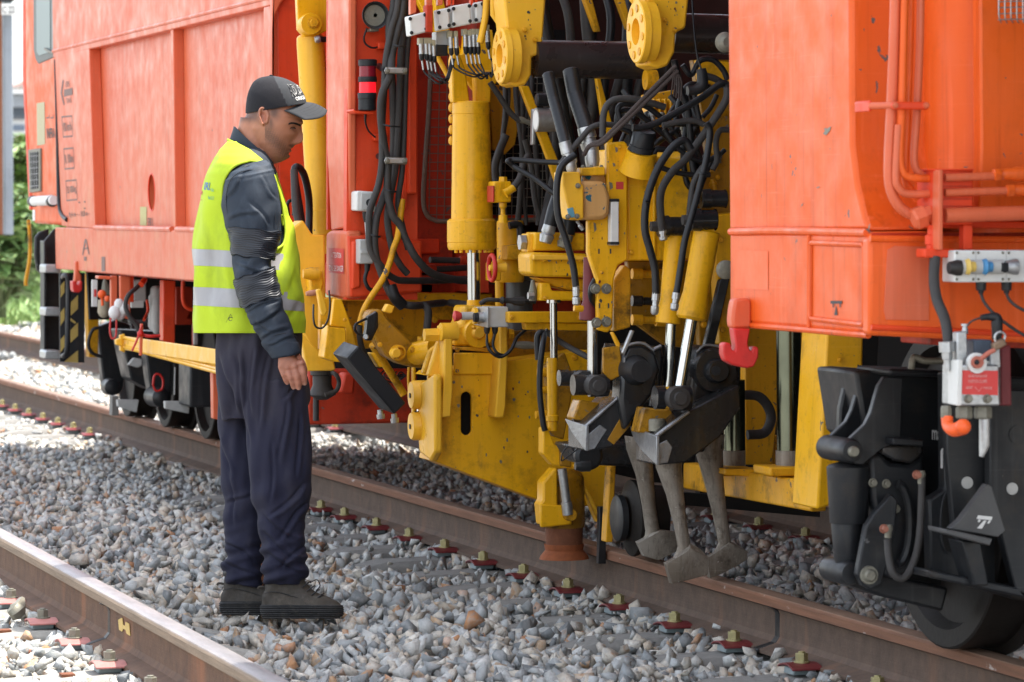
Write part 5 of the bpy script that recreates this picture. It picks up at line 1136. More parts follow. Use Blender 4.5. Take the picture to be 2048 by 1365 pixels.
# ------------------------------------------------------------------ yellow frame right of the unit with guide columns
for (u, v0, v1, y, r_) in ((1577, 655, 905, 11.5, 25), (1468, 760, 905, 12.0, 22)):
    c_ = DZ('guide_column', MC, OCH, u, v0, v1, y, [(v0, r_), (v1, r_)], 32)
    DZ('column_sleeve', c_, STE, u, v1-4, v1+45, y, [(v1-4, r_+1), (v1+40, r_+1)], 32); F('column_foot', c_, YEG, [(u-38, v1+30), (u+36, v1+30), (u+36, v1+48), (u-36, v1+48)], y-.1, .16, .006)
S('lower_beam', MC, YEG, [(1366, 926), (1625, 964), (1622, 1024), (1366, 978)], 4.05, .05, .006)
F('beam_shelf', MC, YEG, [(1450, 938), (1600, 940), (1600, 962), (1450, 950)], 11.75, .1, .004)
F('frame_corner_post', MC, YEL, [(1655, 640), (1728, 640), (1722, 985), (1690, 1003), (1634, 1020)], 10.95, .22, .008)
F('frame_backplate', MC, YEG, [(1490, 640), (1610, 640), (1606, 780), (1560, 778), (1545, 930), (1490, 930)], 12.3, .05)
F('frame_crossbar', MC, YEG, [(1480, 872), (1606, 872), (1606, 930), (1480, 930)], 12.35, .06)
T('frame_hose', MC, RUD, [(1480, 790, 12.1), (1520, 795, 12.1), (1542, 830, 12.1), (1530, 865, 12.1), (1495, 870, 12.1)], 10)
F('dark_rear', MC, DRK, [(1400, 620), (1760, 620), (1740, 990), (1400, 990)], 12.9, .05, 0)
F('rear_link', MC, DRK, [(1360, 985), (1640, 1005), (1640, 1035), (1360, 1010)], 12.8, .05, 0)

# small fittings, bolts, ties and knocks in the paint that crowd the real unit
DB = YEG
for (u, v, y, r_) in ((1262, 310, yT-.04, 4), (1262, 505, yT-.04, 4), (1345, 505, yT-.04, 4), (1296, 508, yT-.04, 3), (1240, 295, yT-.065, 3), (1204, 545, yT-.065, 3), (1320, 335, yT-.04, 4), (1350, 345, yT-.04, 4), (1088, 520, 12.87, 4), (1160, 520, 12.87, 4), (1090, 596, 12.89, 3), (1160, 596, 12.89, 3), (1024, 635, 13.19, 4), (1160, 634, 13.19, 4),
    (915, 700, yL-.014, 4), (990, 700, yL-.014, 4), (915, 742, yL-.014, 3), (988, 742, yL-.014, 3), (1120, 720, yL-.002, 5), (1150, 716, yL-.002, 5), (1165, 985, yL-.002, 5), (1110, 985, yL-.002, 5), (1408, 650, yT+.09, 5), (1440, 620, yT-.06, 4), (1442, 480, yT-.06, 5), (1446, 660, yT-.06, 5), (1425, 370, yT+.09, 6), (1436, 355, yT+.09, 4),
    (1680, 720, 10.94, 4), (1700, 960, 10.94, 4), (690, 640, 14.08, 3), (680, 710, 14.08, 3), (760, 690, 13.88, 4), (826, 700, 13.88, 5), (728, 660, 14.6, 5), (870, 640, 14.6, 5), (1350, 60, 11.74, 4), (1330, 40, 11.74, 4), (1070, 80, 12.94, 4), (1050, 60, 12.94, 4)):
    bolty('cap_screw', MC, DB, u, v, y, r_, .008)
rc = random.Random(5)
def chips(n, area, y, s0=1.2, s1=4.5, onx=None):
    for _ in range(n):
        u, v = rc.uniform(area[0], area[2]), rc.uniform(area[1], area[3]); s_ = rc.uniform(s0, s1)*rc.random()**.6+.6; k = rc.randint(6, 9); a0 = rc.uniform(0, 3); el = rc.uniform(.4, 1)
        pts_ = [(u+s_*rc.uniform(.5, 1.1)*math.cos(2*math.pi*i/k+a0)*el, v+s_*rc.uniform(.5, 1.2)*math.sin(2*math.pi*i/k+a0)) for i in range(k)]
        decal('paint_chip', MC, rc.choice((DUL, BRN, BKP, DUL)), pts_, onF(y) if onx is None else onS(onx))
chips(34, (880, 760, 1075, 980), yL-.0015); chips(14, (1080, 720, 1180, 930), yL-.0015); chips(10, (1184, 300, 1252, 500), yT-.0625); chips(16, (1262, 330, 1380, 515), yT-.0365); chips(8, (1196, 560, 1225, 655), yT-.0625)
chips(8, (1662, 690, 1720, 950), 10.948); chips(10, (1076, 520, 1170, 550), 12.878); chips(12, (1032, 0, 1085, 100), 12.948); chips(12, (1310, 0, 1368, 55), 11.748)
for (u0, v0, u1, v1, y) in ((766, 250, 800, 254, yE-.25), (742, 470, 760, 474, yE-.24), (770, 380, 792, 384, yE-.24), (785, 90, 812, 94, yE-.2), (1296, 405, 1288, 400, yh-.12), (1398, 345, 1412, 350, yh-.26)):
    T('cable_tie', MC, BLK, [(u0, v0, y), ((u0+u1)/2, (v0+v1)/2+1, y-.01), (u1, v1, y)], 2.2, 6)
for k in range(14):
    u = 1260+rc.uniform(0, 190); v = 170+rc.uniform(0, 230); y = yT+rc.uniform(-.05, .25)
    L('hose_fitting', MC, rc.choice((GAL, DUL, YEG)), (u, v, y), (u+rc.uniform(-6, 6), v+rc.uniform(14, 26), y), [(0, 5), (.3, 6), (.32, 8), (.6, 8), (.62, 5.5), (1, 5.5)], 8)
for k in range(12):
    u = 1225+rc.uniform(0, 200); v = 180+rc.uniform(0, 60); y = yT+.2
    T('hydraulic_hose', MC, RUB, [(u, v, y), (u+rc.uniform(-40, 40), v+50, y-.05), (u+rc.uniform(-50, 50), v+110, y-.06), (u+rc.uniform(-30, 60), v+170, y)], rc.uniform(4.5, 7), 8)
for k in range(8):
    u = 1000+k*14+rc.uniform(-4, 4); T('deep_hose', MC, RUD, [(u, 60+rc.uniform(-40, 40), 13.9), (u+rc.uniform(-12, 12), 200, 13.85), (u+rc.uniform(-16, 16), 320, 13.85), (u+rc.uniform(-10, 20), 450, 13.9)], rc.uniform(3, 6), 8)

# worn edges of the swinging arms
for pts_, r_ in (([(1247, 700, yT-.165), (1258, 690, yT-.165), (1285, 687, yT-.165), (1308, 701, yT-.165)], 3), ([(1301, 812, yT-.105), (1299, 740, yT-.105), (1303, 705, yT-.105), (1322, 692, yT-.105)], 4), ([(1393, 705, yT-.285), (1410, 691, yT-.285), (1440, 694, yT-.285), (1470, 705, yT-.285)], 2.5)):
    T('worn_edge', MC, WRN, pts_, r_, 8)
F('grease_streak', MC, YED, [(1215, 880), (1262, 800), (1268, 770), (1276, 775), (1262, 850), (1228, 890)], yT-.1235, .003, .001)
F('oil_smear', MC, YED, [(1205, 696), (1240, 692), (1246, 750), (1222, 762), (1206, 745)], yT-.14, .01, .004)
# ------------------------------------------------------------------ near body: orange side panel, sill, pipes
yb_, ya_ = yS(1456), yS(1738)
z1 = PXx(1600, 466, XS).z; z0 = PXx(1600, 658, XS).z
S('near_side_wall', MC, ORN, [(1450, -640), (1698, -640), (1700, 0), (1702, 290), (1712, 370), (1726, 430), (1737, 462), (1458, 464)], XS+.02, .35, .012)
si = S('near_sill', MC, ORN, [(1458, 462), (1738, 464), (1739, 672), (1600, 659), (1458, 648)], XS+.012, .30, .014)
b = MB().tube([PXx(1462, 464, XS+.012), PXx(1560, 462, XS+.012), PXx(1734, 466, XS+.012)], .010, 10); build('weld_bead', b, ORN, si)
b = MB()
q = [(1622, 490), (1624, 486), (1726, 490), (1729, 494), (1729, 644), (1726, 650), (1624, 638), (1621, 632), (1622, 490)]
b.tube([PXx(u, v, XS+.010) for u, v in q], .007, 8, False); build('pressed_bead', b, ORN, si)
b = MB().tube([PXx(1618, 470, XS+.010), PXx(1618, 655, XS+.010)], .006, 8); build('pressed_bead', b, ORN, si)
b = MB().tube([PXx(1460, 648, XS+.014), PXx(1600, 659, XS+.014), PXx(1737, 671, XS+.014)], .008, 8); build('lower_bead', b, ORN, si)
OSQ = paint('fresh_orange_patch', (.82, .11, .02), (.84, .13, .03), .4, .2, .1, chips=.3, seed=4)
decal('paint_patch', si, OSQ, [(1470, 500), (1536, 503), (1536, 580), (1470, 578)], onS(XS+.0105))
for pl in (rect(1661, 602, 1684, 608), rect(1665, 608, 1667, 615), rect(1679, 608, 1681, 615), [(1672, 610), (1675, 631), (1668, 631)]): decal('jacking_mark', si, BKP, pl, onS(XS+.0100))
for (u, v, a, b_) in ((1654, 262, 8, 9), (1650, 258, 3, 2), (1636, 375, 4, 2), (1654, 470, 5, 4), (1738, 455, 2, 8), (1604, 410, 2, 3)):
    decal('paint_chip', MC, DUL, [(u-a, v+b_*.7), (u-a*.4, v-b_*.3), (u+a, v-b_), (u+a*.7, v), (u-a*.2, v+b_)], onS(XS+.0185))
# far end edge of the near body and corner strip
F('corner_strip', MC, ORF, [(1700, -640), (1724, -640), (1722, 70), (1720, 300), (1728, 380), (1741, 455), (1737, 462), (1722, 420), (1706, 330), (1702, 290), (1700, 0)], ya_+.19, .02, .006)
yq = ya_+.10
F('front_sill', MC, ORN, [(1738, 476), (2120, 478), (2120, 690), (1738, 671)], ya_-.003, .05, .010)
b = MB().tube([PY(1740, 478, ya_-.005), PY(2120, 480, ya_-.005)], .008, 8); build('sill_bead', b, ORN, MC)
b = MB().tube([PY(1742, 655, ya_-.005), PY(2120, 672, ya_-.005)], .007, 8); build('sill_bead', b, ORF, MC)
F('sill_top', MC, ORD, [(1745, 466), (2120, 466), (2120, 478), (1745, 476)], ya_+.03, .2, 0)
F('pale_paint_field', MC, ORS, [(1775, 500), (1790, 492), (1858, 494), (1858, 642), (1772, 640), (1768, 620)], ya_-.0055, .004, .001)
F('recess_wall', MC, ORN, [(1720, -640), (1850, -640), (1850, 470), (1720, 470)], ya_+.30, .05, 0)
F('dark_gap', MC, DRK, rect(1840, -640, 1885, 470), ya_+.28, .05, 0)
p = PY(2006, 200, ya_+.05); s_ = mpp(2006, 200, ya_)
b = MB(); pr = []
for z in (PY(2000, 466, ya_).z, 2.85):
    pr.append([Vector((p.x+math.cos(t)*130*s_, p.y+.12+math.sin(t)*.16, z)) for t in [2*math.pi*i/40 for i in range(40)]])
b.rings(pr); build('rounded_body', b, ORN, MC)
b = MB(); b.prism([PY(u, v, ya_-.055) for u, v in [(1955, -640), (2120, -640), (2120, 430), (1958, 430), (1962, 300)]], (0, .05, 0)); build('front_sheet', b, ORN, MC, .006)
F('lower_ledge', MC, ORF, [(1862, 440), (2120, 445), (2120, 458), (1862, 456)], ya_-.02, .1, .004)
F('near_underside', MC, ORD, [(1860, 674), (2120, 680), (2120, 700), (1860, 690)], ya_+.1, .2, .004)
build('near_roof', MB().box((XS+.03, 7.0, 3.3), (6.1, yb_, 3.36)), ORF, MC)
# pipes
yp = ya_-.06
OP = ORS
T('pipe', MC, OP, [(1793, -80, yp), (1788, 100, yp), (1783, 220, yp), (1778, 330, yp), (1782, 380, yp), (1800, 415, yp), (1830, 432, yp), (1858, 434, yp)], 11, 14)
T('pipe', MC, ORN, [(1812, -80, yp-.02), (1808, 60, yp-.02), (1804, 220, yp-.02), (1800, 310, yp-.02), (1806, 345, yp-.02), (1824, 356, yp-.02), (1870, 358, yp-.02)], 8, 12)
T('pipe', MC, OP, [(1797, 250, yp-.02), (1792, 350, yp-.02), (1797, 375, yp-.02), (1815, 388, yp-.02), (1872, 388, yp-.02)], 8, 12)
T('pipe', MC, ORN, [(1822, -80, yp+.02), (1820, 60, yp+.02), (1815, 220, yp+.02), (1810, 350, yp+.02), (1822, 380, yp+.02), (1835, 400, yp+.02)], 8, 12)
T('pipe', MC, OP, [(1842, -80, yp), (1840, 80, yp), (1834, 220, yp), (1828, 310, yp), (1833, 340, yp), (1848, 355, yp)], 8, 12)
pc = F('pipe_clamp', MC, ORF, [(1738, 203), (1744, 200), (1744, 222), (1738, 224)], yp+.05, .1, .003)
T('clamp_rod', pc, ORS, [(1742, 212, yp+.05), (1795, 211, yp-.03)], 7, 12, False)
F('clamp_plate', pc, ORF, [(1788, 204), (1856, 204), (1862, 211), (1856, 220), (1788, 219), (1783, 211)], yp-.045, .015, .004)
for u in (1791, 1853): bolty('clamp_screw', pc, ORS, u, 211, yp-.047, 5, .006)
bk = F('pipe_block', MC, ORF, rect(1870, 340, 1947, 450), yp-.06, .12, .005)
F('block_top', bk, ORF, [(1868, 338), (1948, 338), (1948, 342), (1868, 342)], yp-.065, .13, .002); S('block_side', bk, ORS, [(1866, 340), (1878, 340), (1878, 500), (1862, 500)], PY(1872, 400, yp-.06).x-.004, .01, .002)
for v in (372, 398, 412): F('block_joint', bk, ORD, rect(1872, v, 1946, v+1.5), yp-.0615, .01, 0)
for (v, r_, u1) in ((354, 8, 2060), (384, 8, 2060), (429, 15, 2110)): L('feed_pipe', MC, ORS, (1890, v+2, yp-.07), (u1, v-4, yp-.07), [(0, r_), (1, r_)], 18)
for (u, v) in ((1996, 350), (2022, 382)):
    L('pipe_nut', MC, ORN, (u-10, v, yp-.07), (u+6, v-1, yp-.07), [(0, 10), (.1, 13), (.9, 13), (1, 10)], 6); L('pipe_elbow', MC, ORN, (u+4, v-1, yp-.07), (u+60, v-2, yp-.07), [(0, 9), (.2, 12), (.4, 12), (.6, 15), (1, 14)], 12)
L('large_nut', MC, ORS, (1826, 440, yp-.02), (1862, 426, yp-.02), [(0, 18), (.1, 24), (.6, 24), (.62, 18), (1, 18)], 6)
for u in (1874, 1936): F('block_leg', bk, ORF, rect(u-9, 450, u+10, 500), yp-.05, .03, .003)
F('leg_foot', MC, ORF, rect(1850, 498, 1912, 516), yp-.06, .06, .004)
L('leg_union', MC, ORF, (1866, 450, yp-.03), (1866, 515, yp-.03), [(0, 12), (.3, 12), (.32, 17), (.6, 17), (.62, 14), (1, 14)], 8)
# push-button box
pbx = F('button_box', MC, WHT, rect(1909, 501, 2120, 565), yp-.1, .08, .004)
for u in (1951, 2012): F('box_seam', pbx, GRY, rect(u, 501, u+1.5, 565), yp-.1005, .002, 0)
for u in (1914, 1947, 1957, 2006, 2018):
    for v in (506, 559): bolty('box_screw', pbx, DUL, u, v, yp-.101, 2.2, .003)
yy = yp-.105
def knob(u, v, m1, r0, name, L_=.06):
    DX(name+'_stem', pbx, GRY, u+14, v, yy, [(-.012, r0*.7), (-.05, r0*.9), (.02, r0*.9)], 18)
    DX(name, pbx, m1, u, v, yy-.01, [(-.012, r0*.5), (-.011, r0*.9), (-.004, r0*1.05), (.001, r0*.7), (.012, r0*.65)], 24)
DX('black_switch', pbx, BLK, 1921, 536, yy, [(-.03, 12), (-.01, 16), (0, 16)], 20)
knob(1940, 534, plain('yellow_button', (.60, .42, .10), .4), 16, 'yellow_button'); knob(1974, 534, plain('blue_button', (.06, .22, .42), .4), 16, 'blue_button')
DX('black_switch', pbx, BLK, 2012, 536, yy, [(-.03, 9), (-.01, 10), (.03, 10)], 20); DX('switch_ring', pbx, GAL, 2026, 534, yy, [(-.02, 12), (0, 16), (.01, 16)], 24); F('switch_lever', pbx, BLK, rect(2004, 526, 2018, 544), yy-.02, .02, .002)
for u in (1962, 2013): L('cable_gland', pbx, BLK, (u, 565, yp-.08), (u, 588, yp-.08), [(0, 11), (.7, 10), (.75, 6), (1, 5)], 10)
T('box_cable', MC, RUD, [(1962, 588, yp-.08), (1968, 604, yp-.09), (1985, 625, yp-.1), (2010, 646, yp-.1), (2050, 672, yp-.1), (2110, 700, yp-.1)], 3.2)
T('box_cable', MC, RUD, [(2013, 588, yp-.08), (2022, 604, yp-.09), (2050, 622, yp-.1), (2110, 640, yp-.1)], 3.2)
T('drop_hose', MC, RUD, [(1870, 514, yp-.05), (1868, 560, yp-.06), (1874, 600, yp-.08), (1890, 640, yp-.12), (1898, 690, yp-.15)], 11, 14)
# wire basket top right
for i in range(6): T('basket_wire', MC, GAL, [(1998+i*12, -30, yp-.1), (1998+i*12, 30+i*2, yp-.1), (2002+i*12, 46, yp-.08)], 1.5, 6)
for v in (4, 16, 28, 40): T('basket_wire', MC, GAL, [(1996, v, yp-.1), (2090, v-3, yp-.1)], 1.5, 6)
# hook
hk2 = F('hook_bracket', MC, ORS, [(1470, 598), (1496, 596), (1504, 604), (1504, 650), (1500, 658), (1466, 658), (1464, 640), (1466, 620)], yb_-.15, .05, .012)
hk3 = F('hook_tip', hk2, RED, [(1467, 657), (1501, 658), (1497, 680), (1496, 690), (1500, 700), (1504, 704), (1507, 694), (1514, 693), (1518, 697), (1517, 716), (1508, 734), (1494, 737), (1466, 730), (1452, 722), (1447, 708), (1447, 690), (1452, 685), (1462, 687), (1464, 700), (1470, 703), (1472, 692)], yb_-.17, .04, .012)
# ------------------------------------------------------------------ valve block in front of the bogie
yv = yp-.22
vb = F('valve_body', MC, GAL, [(1916, 730), (1998, 730), (2000, 812), (1915, 812)], yv, .10, .004)
S('valve_white_side', vb, WHT, [(1896, 720), (1916, 720), (1914, 812), (1895, 808)], PY(1915, 760, yv).x-.003, .012, .002)
decal('valve_plate', vb, REDP, [(1919, 741), (1996, 742), (1996, 791), (1919, 789)], onF(yv-.0015))
for tx, (u0, v0, u1, v1) in (('EN REMORQUAGE', (1937, 750, 1974, 756)), ('POSITION CLOIRE', (1937, 760, 1974, 766)), ('ARRET', (1932, 773, 1946, 778)), ('MARCHE', (1968, 774, 1984, 779))):
    text('lettering', vb, plain('pale_print', (.62, .35, .32), .6) if 'pale_print' not in MATS else MATS['pale_print'], tx, ((u0, v0), (u1, v0), (u1, v1), (u0, v1)), onF(yv-.0025))
for (a, b_) in (((1949, 774), (1957, 783)), ((1965, 774), (1957, 783))): decal('print_line', vb, MATS['pale_print'], [a, (a[0]+1, a[1]), (b_[0]+1, b_[1]), b_], onF(yv-.0025))
for u in (1937, 1975): bolty('valve_bolt', vb, DUL, u, 798, yv-.003, 7, .012)
F('valve_neck', vb, GAL, [(1914, 665), (1934, 662), (1936, 735), (1914, 735)], yv+.02, .03, .003); DZ('neck_knob', vb, GAL, 1930, 650, 668, yv+.03, [(648, 8), (652, 8), (653, 5), (668, 7)])
F('valve_arm', vb, GAL, [(1982, 700), (2000, 690), (2002, 735), (1990, 740), (1980, 730)], yv+.02, .03, .003)
DY('cam_plate', vb, WHT, 1954, 727, yv-.005, [(-.004, 20), (0, 21), (.01, 21)], 32); DY('cam', vb, plain('faded_red_lever', (.40, .12, .08), .6), 1954, 725, yv-.012, [(-.008, 5), (-.008, 12), (.01, 13)], 20); bolty('cam_nut', vb, BLK, 1954, 725, yv-.022, 4, .006)
T('cam_lever', vb, MATS['faded_red_lever'], [(1958, 722, yv-.015), (1975, 708, yv-.02), (1990, 700, yv-.025)], 5, 8)
F('valve_right_side', vb, BRN, [(2002, 700), (2022, 690), (2024, 812), (2002, 812)], yv+.05, .06, .004)
F('solenoid', vb, plain('slate_solenoid', (.05, .065, .09), .5), rect(1948, 680, 1985, 722), yv+.03, .06, .004)
T('solenoid_plug', vb, BLK, [(1962, 636, yv+.02), (1976, 634, yv+.02), (1992, 636, yv+.02), (1994, 650, yv+.02), (1994, 680, yv+.02)], [6, 7, 11, 12, 10], 12); T('solenoid_wire', vb, RUD, [(1962, 636, yv+.02), (1945, 642, yv+.02), (1934, 652, yv+.03)], 2)
L('hose_union', vb, GAL, (1893, 684, yv+.04), (1896, 742, yv+.04), [(0, 16), (.35, 16), (.36, 11), (.6, 10), (.62, 8), (1, 7)], 6)
for (u, r_) in ((1892, 11), (1928, 17), (1966, 18)): L('pipe_nut', vb, DUL, (u, 812, yv+.04), (u, 838, yv+.04), [(0, r_*.8), (.2, r_), (.9, r_), (1, r_*.85)], 6)
T('orange_elbow', vb, ORC, [(1894, 836, yv+.04), (1896, 852, yv+.03), (1908, 860, yv+.0), (1924, 856, yv-.02)], [12, 12, 14, 15], 16); build('elbow_end', MB().ball(PY(1926, 854, yv-.03), .019), ORC, vb)
T('cut_pipe', vb, GAL, [(1969, 838, yv+.04), (1969, 890, yv+.04), (1963, 914, yv+.04)], [11, 11, 5], 14, False)
pk = MB().fr([(1986, 688), (2008, 676), (2016, 690), (1990, 704)], yv-.03, .02); pko = build('padlock', pk, plain('old_brass', (.22, .15, .10), .45, .6), None, .004)
tag(pko, 'old padlock hanging from the lever of the valve above the red plate', 'padlock'); build('padlock_shackle', MB().tube([PY(1992, 688, yv-.02), PY(1990, 672, yv-.02), PY(2000, 664, yv-.02), PY(2010, 670, yv-.02), PY(2008, 682, yv-.02)], .003, 8), GAL, pko)
# ------------------------------------------------------------------ near bogie
yB = 9.55
F('bogie_side_frame', MC, BLK, [(1710, 742), (1740, 741), (1900, 752), (1900, 1000), (1760, 1000), (1760, 900), (1730, 870)], yB+.12, .3, .01)
F('bogie_lug_back', MC, BLK, [(1707, 741), (1740, 744), (1738, 860), (1690, 880), (1678, 866), (1680, 818), (1690, 773)], yB+.22, .03, .006)
F('bogie_cap_ring', MC, BLK, [(1776, 744), (1785, 738), (1893, 742), (1893, 756), (1785, 752)], yB-.02, .25, .01)
T('cap_pipe', MC, DUL, [(1822, 742, yB), (1826, 718, yB), (1834, 716, yB), (1850, 722, yB), (1890, 722, yB)], 7)
lug = [(1769, 754), (1757, 773), (1742, 826), (1731, 849), (1696, 882), (1686, 905), (1700, 928), (1726, 930), (1762, 900), (1802, 882), (1806, 756)]
for dy_ in (.0, .14): build('damper_lug', MB().prism([PY(u, v, yB)+Vector((0, dy_, 0)) for u, v in lug], (0, .025, 0)), BLK, MC, .003)
DY('knuckle', MC, BLK, 1706, 903, yB-.02, [(-.004, 8), (0, 21), (.01, 23), (.02, 25), (.19, 25)], 28); DY('knuckle_pin', MC, DUL, 1710, 904, yB-.04, [(0, 9), (.005, 11), (.04, 11)], 20)
dm = DZ('damper', MC, BLK, 1697, 925, 1047, yB+.06, [(925, 24), (930, 40), (934, 44), (1044, 38.5), (1046, 38)], 36)
DZ('damper_lower', dm, BLK, 1694, 1046, 1126, yB+.06, [(1046, 31), (1050, 32), (1120, 26), (1126, 24)], 32)
DY('knuckle', MC, BLK, 1704, 1148, yB-.0, [(0, 21), (.01, 23), (.02, 25), (.16, 25)], 28)
lo = F('lower_lug', MC, BLK, [(1782, 988), (1770, 1004), (1748, 1028), (1732, 1055), (1722, 1109), (1714, 1150), (1726, 1172), (1742, 1180), (1762, 1170), (1772, 1140), (1790, 1060), (1796, 1000)], yB-.05, .03, .004)
DY('lug_pin', lo, DUL, 1743, 1152, yB-.07, [(0, 9), (.004, 12), (.012, 13), (.012, 18), (.02, 19)], 24)
ax = F('axle_box', MC, BLK, [(1738, 915), (1760, 905), (1780, 925), (1820, 930), (1848, 905), (1850, 960), (1846, 1060), (1820, 1150), (1780, 1160), (1755, 1050), (1745, 1000)], yB+.02, .2, .012)
F('axle_box_mouth', ax, GRS, [(1766, 892), (1845, 890), (1848, 906), (1825, 928), (1790, 922), (1764, 908)], yB+.0, .1, .006)
F('axle_box_shelf', ax, BLK, [(1786, 876), (1848, 880), (1848, 894), (1786, 890)], yB-.05, .1, .004)
for (u, v) in ((1746, 966), (1773, 968), (1792, 1018)): bolty('box_bolt', ax, DUL, u, v, yB+.015, 7, .012)
b = MB().tube([PY(1790+44*math.cos(t)*.55+6, 1048-80*math.sin(t), yB-.005) for t in [math.pi*(.5-i/14) for i in range(15)]], .012, 8); build('cast_rib', b, BLK, ax)
T('sand_hose', MC, RUD, [(1844, 955, yB-.12), (1843, 1000, yB-.12), (1840, 1060, yB-.12), (1832, 1110, yB-.13), (1816, 1148, yB-.14), (1800, 1157, yB-.14), (1784, 1144, yB-.14), (1777, 1110, yB-.13), (1775, 1080, yB-.12)], 7.5, 14)
for (u, v) in ((1842, 950), (1776, 1058)): L('hose_end', MC, DUL, (u, v-8, yB-.12), (u, v+18, yB-.12), [(0, 8), (.3, 10), (.6, 7), (1, 7)], 10); bolty('copper_nut', MC, plain('coppery_nut', (.3, .12, .08), .5, .4) if 'coppery_nut' not in MATS else MATS['coppery_nut'], u-8, v, yB-.14, 7, .014)
F('equaliser_beam', MC, GRY, [(1760, 1148), (1898, 1176), (1886, 1224), (1770, 1196), (1700, 1172), (1698, 1160)], yB+.08, .15, .01).data.materials[0] = BLK
yM2 = yB-.25
F('bogie_face', MC, BLK, [(1888, 745), (2120, 760), (2120, 1210), (2030, 1200), (1862, 1150), (1858, 1000), (1890, 980)], yM2+.14, .05, .006)
text('lettering', MC, WHP, 'max', ((1864, 860), (1890, 862), (1890, 883), (1864, 880)), onF(yB+.1185), .02)
for pl in ([(1883, 898), (1892, 894), (1892, 898), (1886, 902), (1886, 937), (1881, 937), (1881, 903)],): decal('lettering_frame', MC, WHP, pl, onF(yM2+.1385))
F('ribbed_plate', MC, BLK, [(1894, 800), (1994, 800), (1986, 950), (1922, 1085), (1908, 1060), (1894, 900)], yM2+.06, .03, .004)
F('outer_plate', MC, BLK, [(1980, 780), (2120, 780), (2120, 1210), (2045, 1195), (2030, 1175), (1980, 980)], yM2, .04, .004)
for (u, v, y_) in ((1935, 966, yM2+.06), (2025, 978, yM2), (2035, 870, yM2)): DY('plug_disc', MC, GRY if v != 870 else BLK, u, v, y_-.003, [(0, 12 if v != 870 else 18), (.006, 12.5)], 24)
gs = F('gusset_plate', MC, plain('dusty_black', (.075, .075, .075), .5, 0, .4, 10, .1), [(1974, 968), (1984, 972), (2012, 1062), (1996, 1075), (1900, 1058), (1920, 1040)], yM2-.06, .03, .003)
F('step_plate', MC, GRY, [(1890, 1058), (1986, 1078), (1980, 1092), (1892, 1068)], yM2-.12, .12, .003).data.materials[0] = MATS['dusty_black']
for pl in ([(1956, 1031), (1985, 1034), (1983, 1041), (1953, 1038)], [(1958, 1039), (1962, 1040), (1959, 1045), (1955, 1044)], [(1978, 1041), (1982, 1042), (1978, 1048), (1974, 1047)], [(1968, 1041), (1973, 1042), (1964, 1058), (1954, 1057)]): decal('jacking_mark', gs, WHP, pl, onF(yM2-.0615))
F('plate_leg', MC, BLK, [(1924, 1082), (1962, 1086), (1978, 1172), (1950, 1172)], yM2-.03, .1, .004)
F('lower_lip', MC, BLK, [(1856, 1140), (2120, 1192), (2120, 1212), (1860, 1156)], yM2+.0, .15, .006)
hle = F('oval_hole_rim', MC, BLK, [(1896+16*math.cos(t), 1046+62*math.sin(t)) for t in [2*math.pi*i/28 for i in range(28)]], yM2+.132, .02, .002); F('oval_hole', hle, DRK, [(1896+12*math.cos(t), 1046+57*math.sin(t)) for t in [2*math.pi*i/28 for i in range(28)]], yM2+.130, .01, 0)
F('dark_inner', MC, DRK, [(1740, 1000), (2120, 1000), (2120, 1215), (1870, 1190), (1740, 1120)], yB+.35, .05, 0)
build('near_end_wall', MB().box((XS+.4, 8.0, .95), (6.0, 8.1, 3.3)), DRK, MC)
wheel(XR, yS(1935, XR), .43, MC, WHM, BLK)
# fender block between bogies in the background
build('rear_drawer', MB().box((4.25, 9.9, .42), (5.4, 10.3, .8)), DRK, MC)
# ------------------------------------------------------------------ the worker
_pf = PG(575, 1237, .012); ZP = (_pf-C0).dot(Fv); SP = ZP/FPX
def mp(u, v, b=0): return PZ(u, v, ZP-b)
man = empty('person', PG(540, 1225, .01), 'man in yellow reflective vest, dark jacket and cap, looking down beside the machine', 'person')
def lerp_tab(tab, v):
    if v <= tab[0][0]: return tab[0][1:]
    for a, b in zip(tab, tab[1:]):
        if v <= b[0]:
            f = (v-a[0])/(b[0]-a[0]); f = f*f*(3-2*f)*.35+f*.65
            return tuple(x+(y-x)*f for x, y in zip(a[1:], b[1:]))
    return tab[-1][1:]
def sup(t, e):
    c, s = math.cos(t), math.sin(t)
    return math.copysign(abs(c)**(2/e), c), math.copysign(abs(s)**(2/e), s)
def loft(tab, n=40, seg=48, e=2.2, tilt=0, disp=None, v0=None, v1=None, grow=0, caps=True):
    """tab rows: (v, u_left, u_right, b centre, half depth)"""
    v0 = tab[0][0] if v0 is None else v0; v1 = tab[-1][0] if v1 is None else v1
    rg = []
    for i in range(n+1):
        v = v0+(v1-v0)*i/n; ul, ur, bc, rb = lerp_tab(tab, v); uc = (ul+ur)/2; ru = (ur-ul)/2+grow; rb = rb+grow*SP; r = []
        for k in range(seg):
            t = 2*math.pi*k/seg; c, s = sup(t, e); u = uc+ru*c; b = bc+rb*s; vv = v+tilt*(u-uc)
            if disp:
                d = disp(u, vv, b, c, s); u += d*c; b += d*s*SP
            r.append(mp(u, vv, b))
        rg.append(r)
    return rg
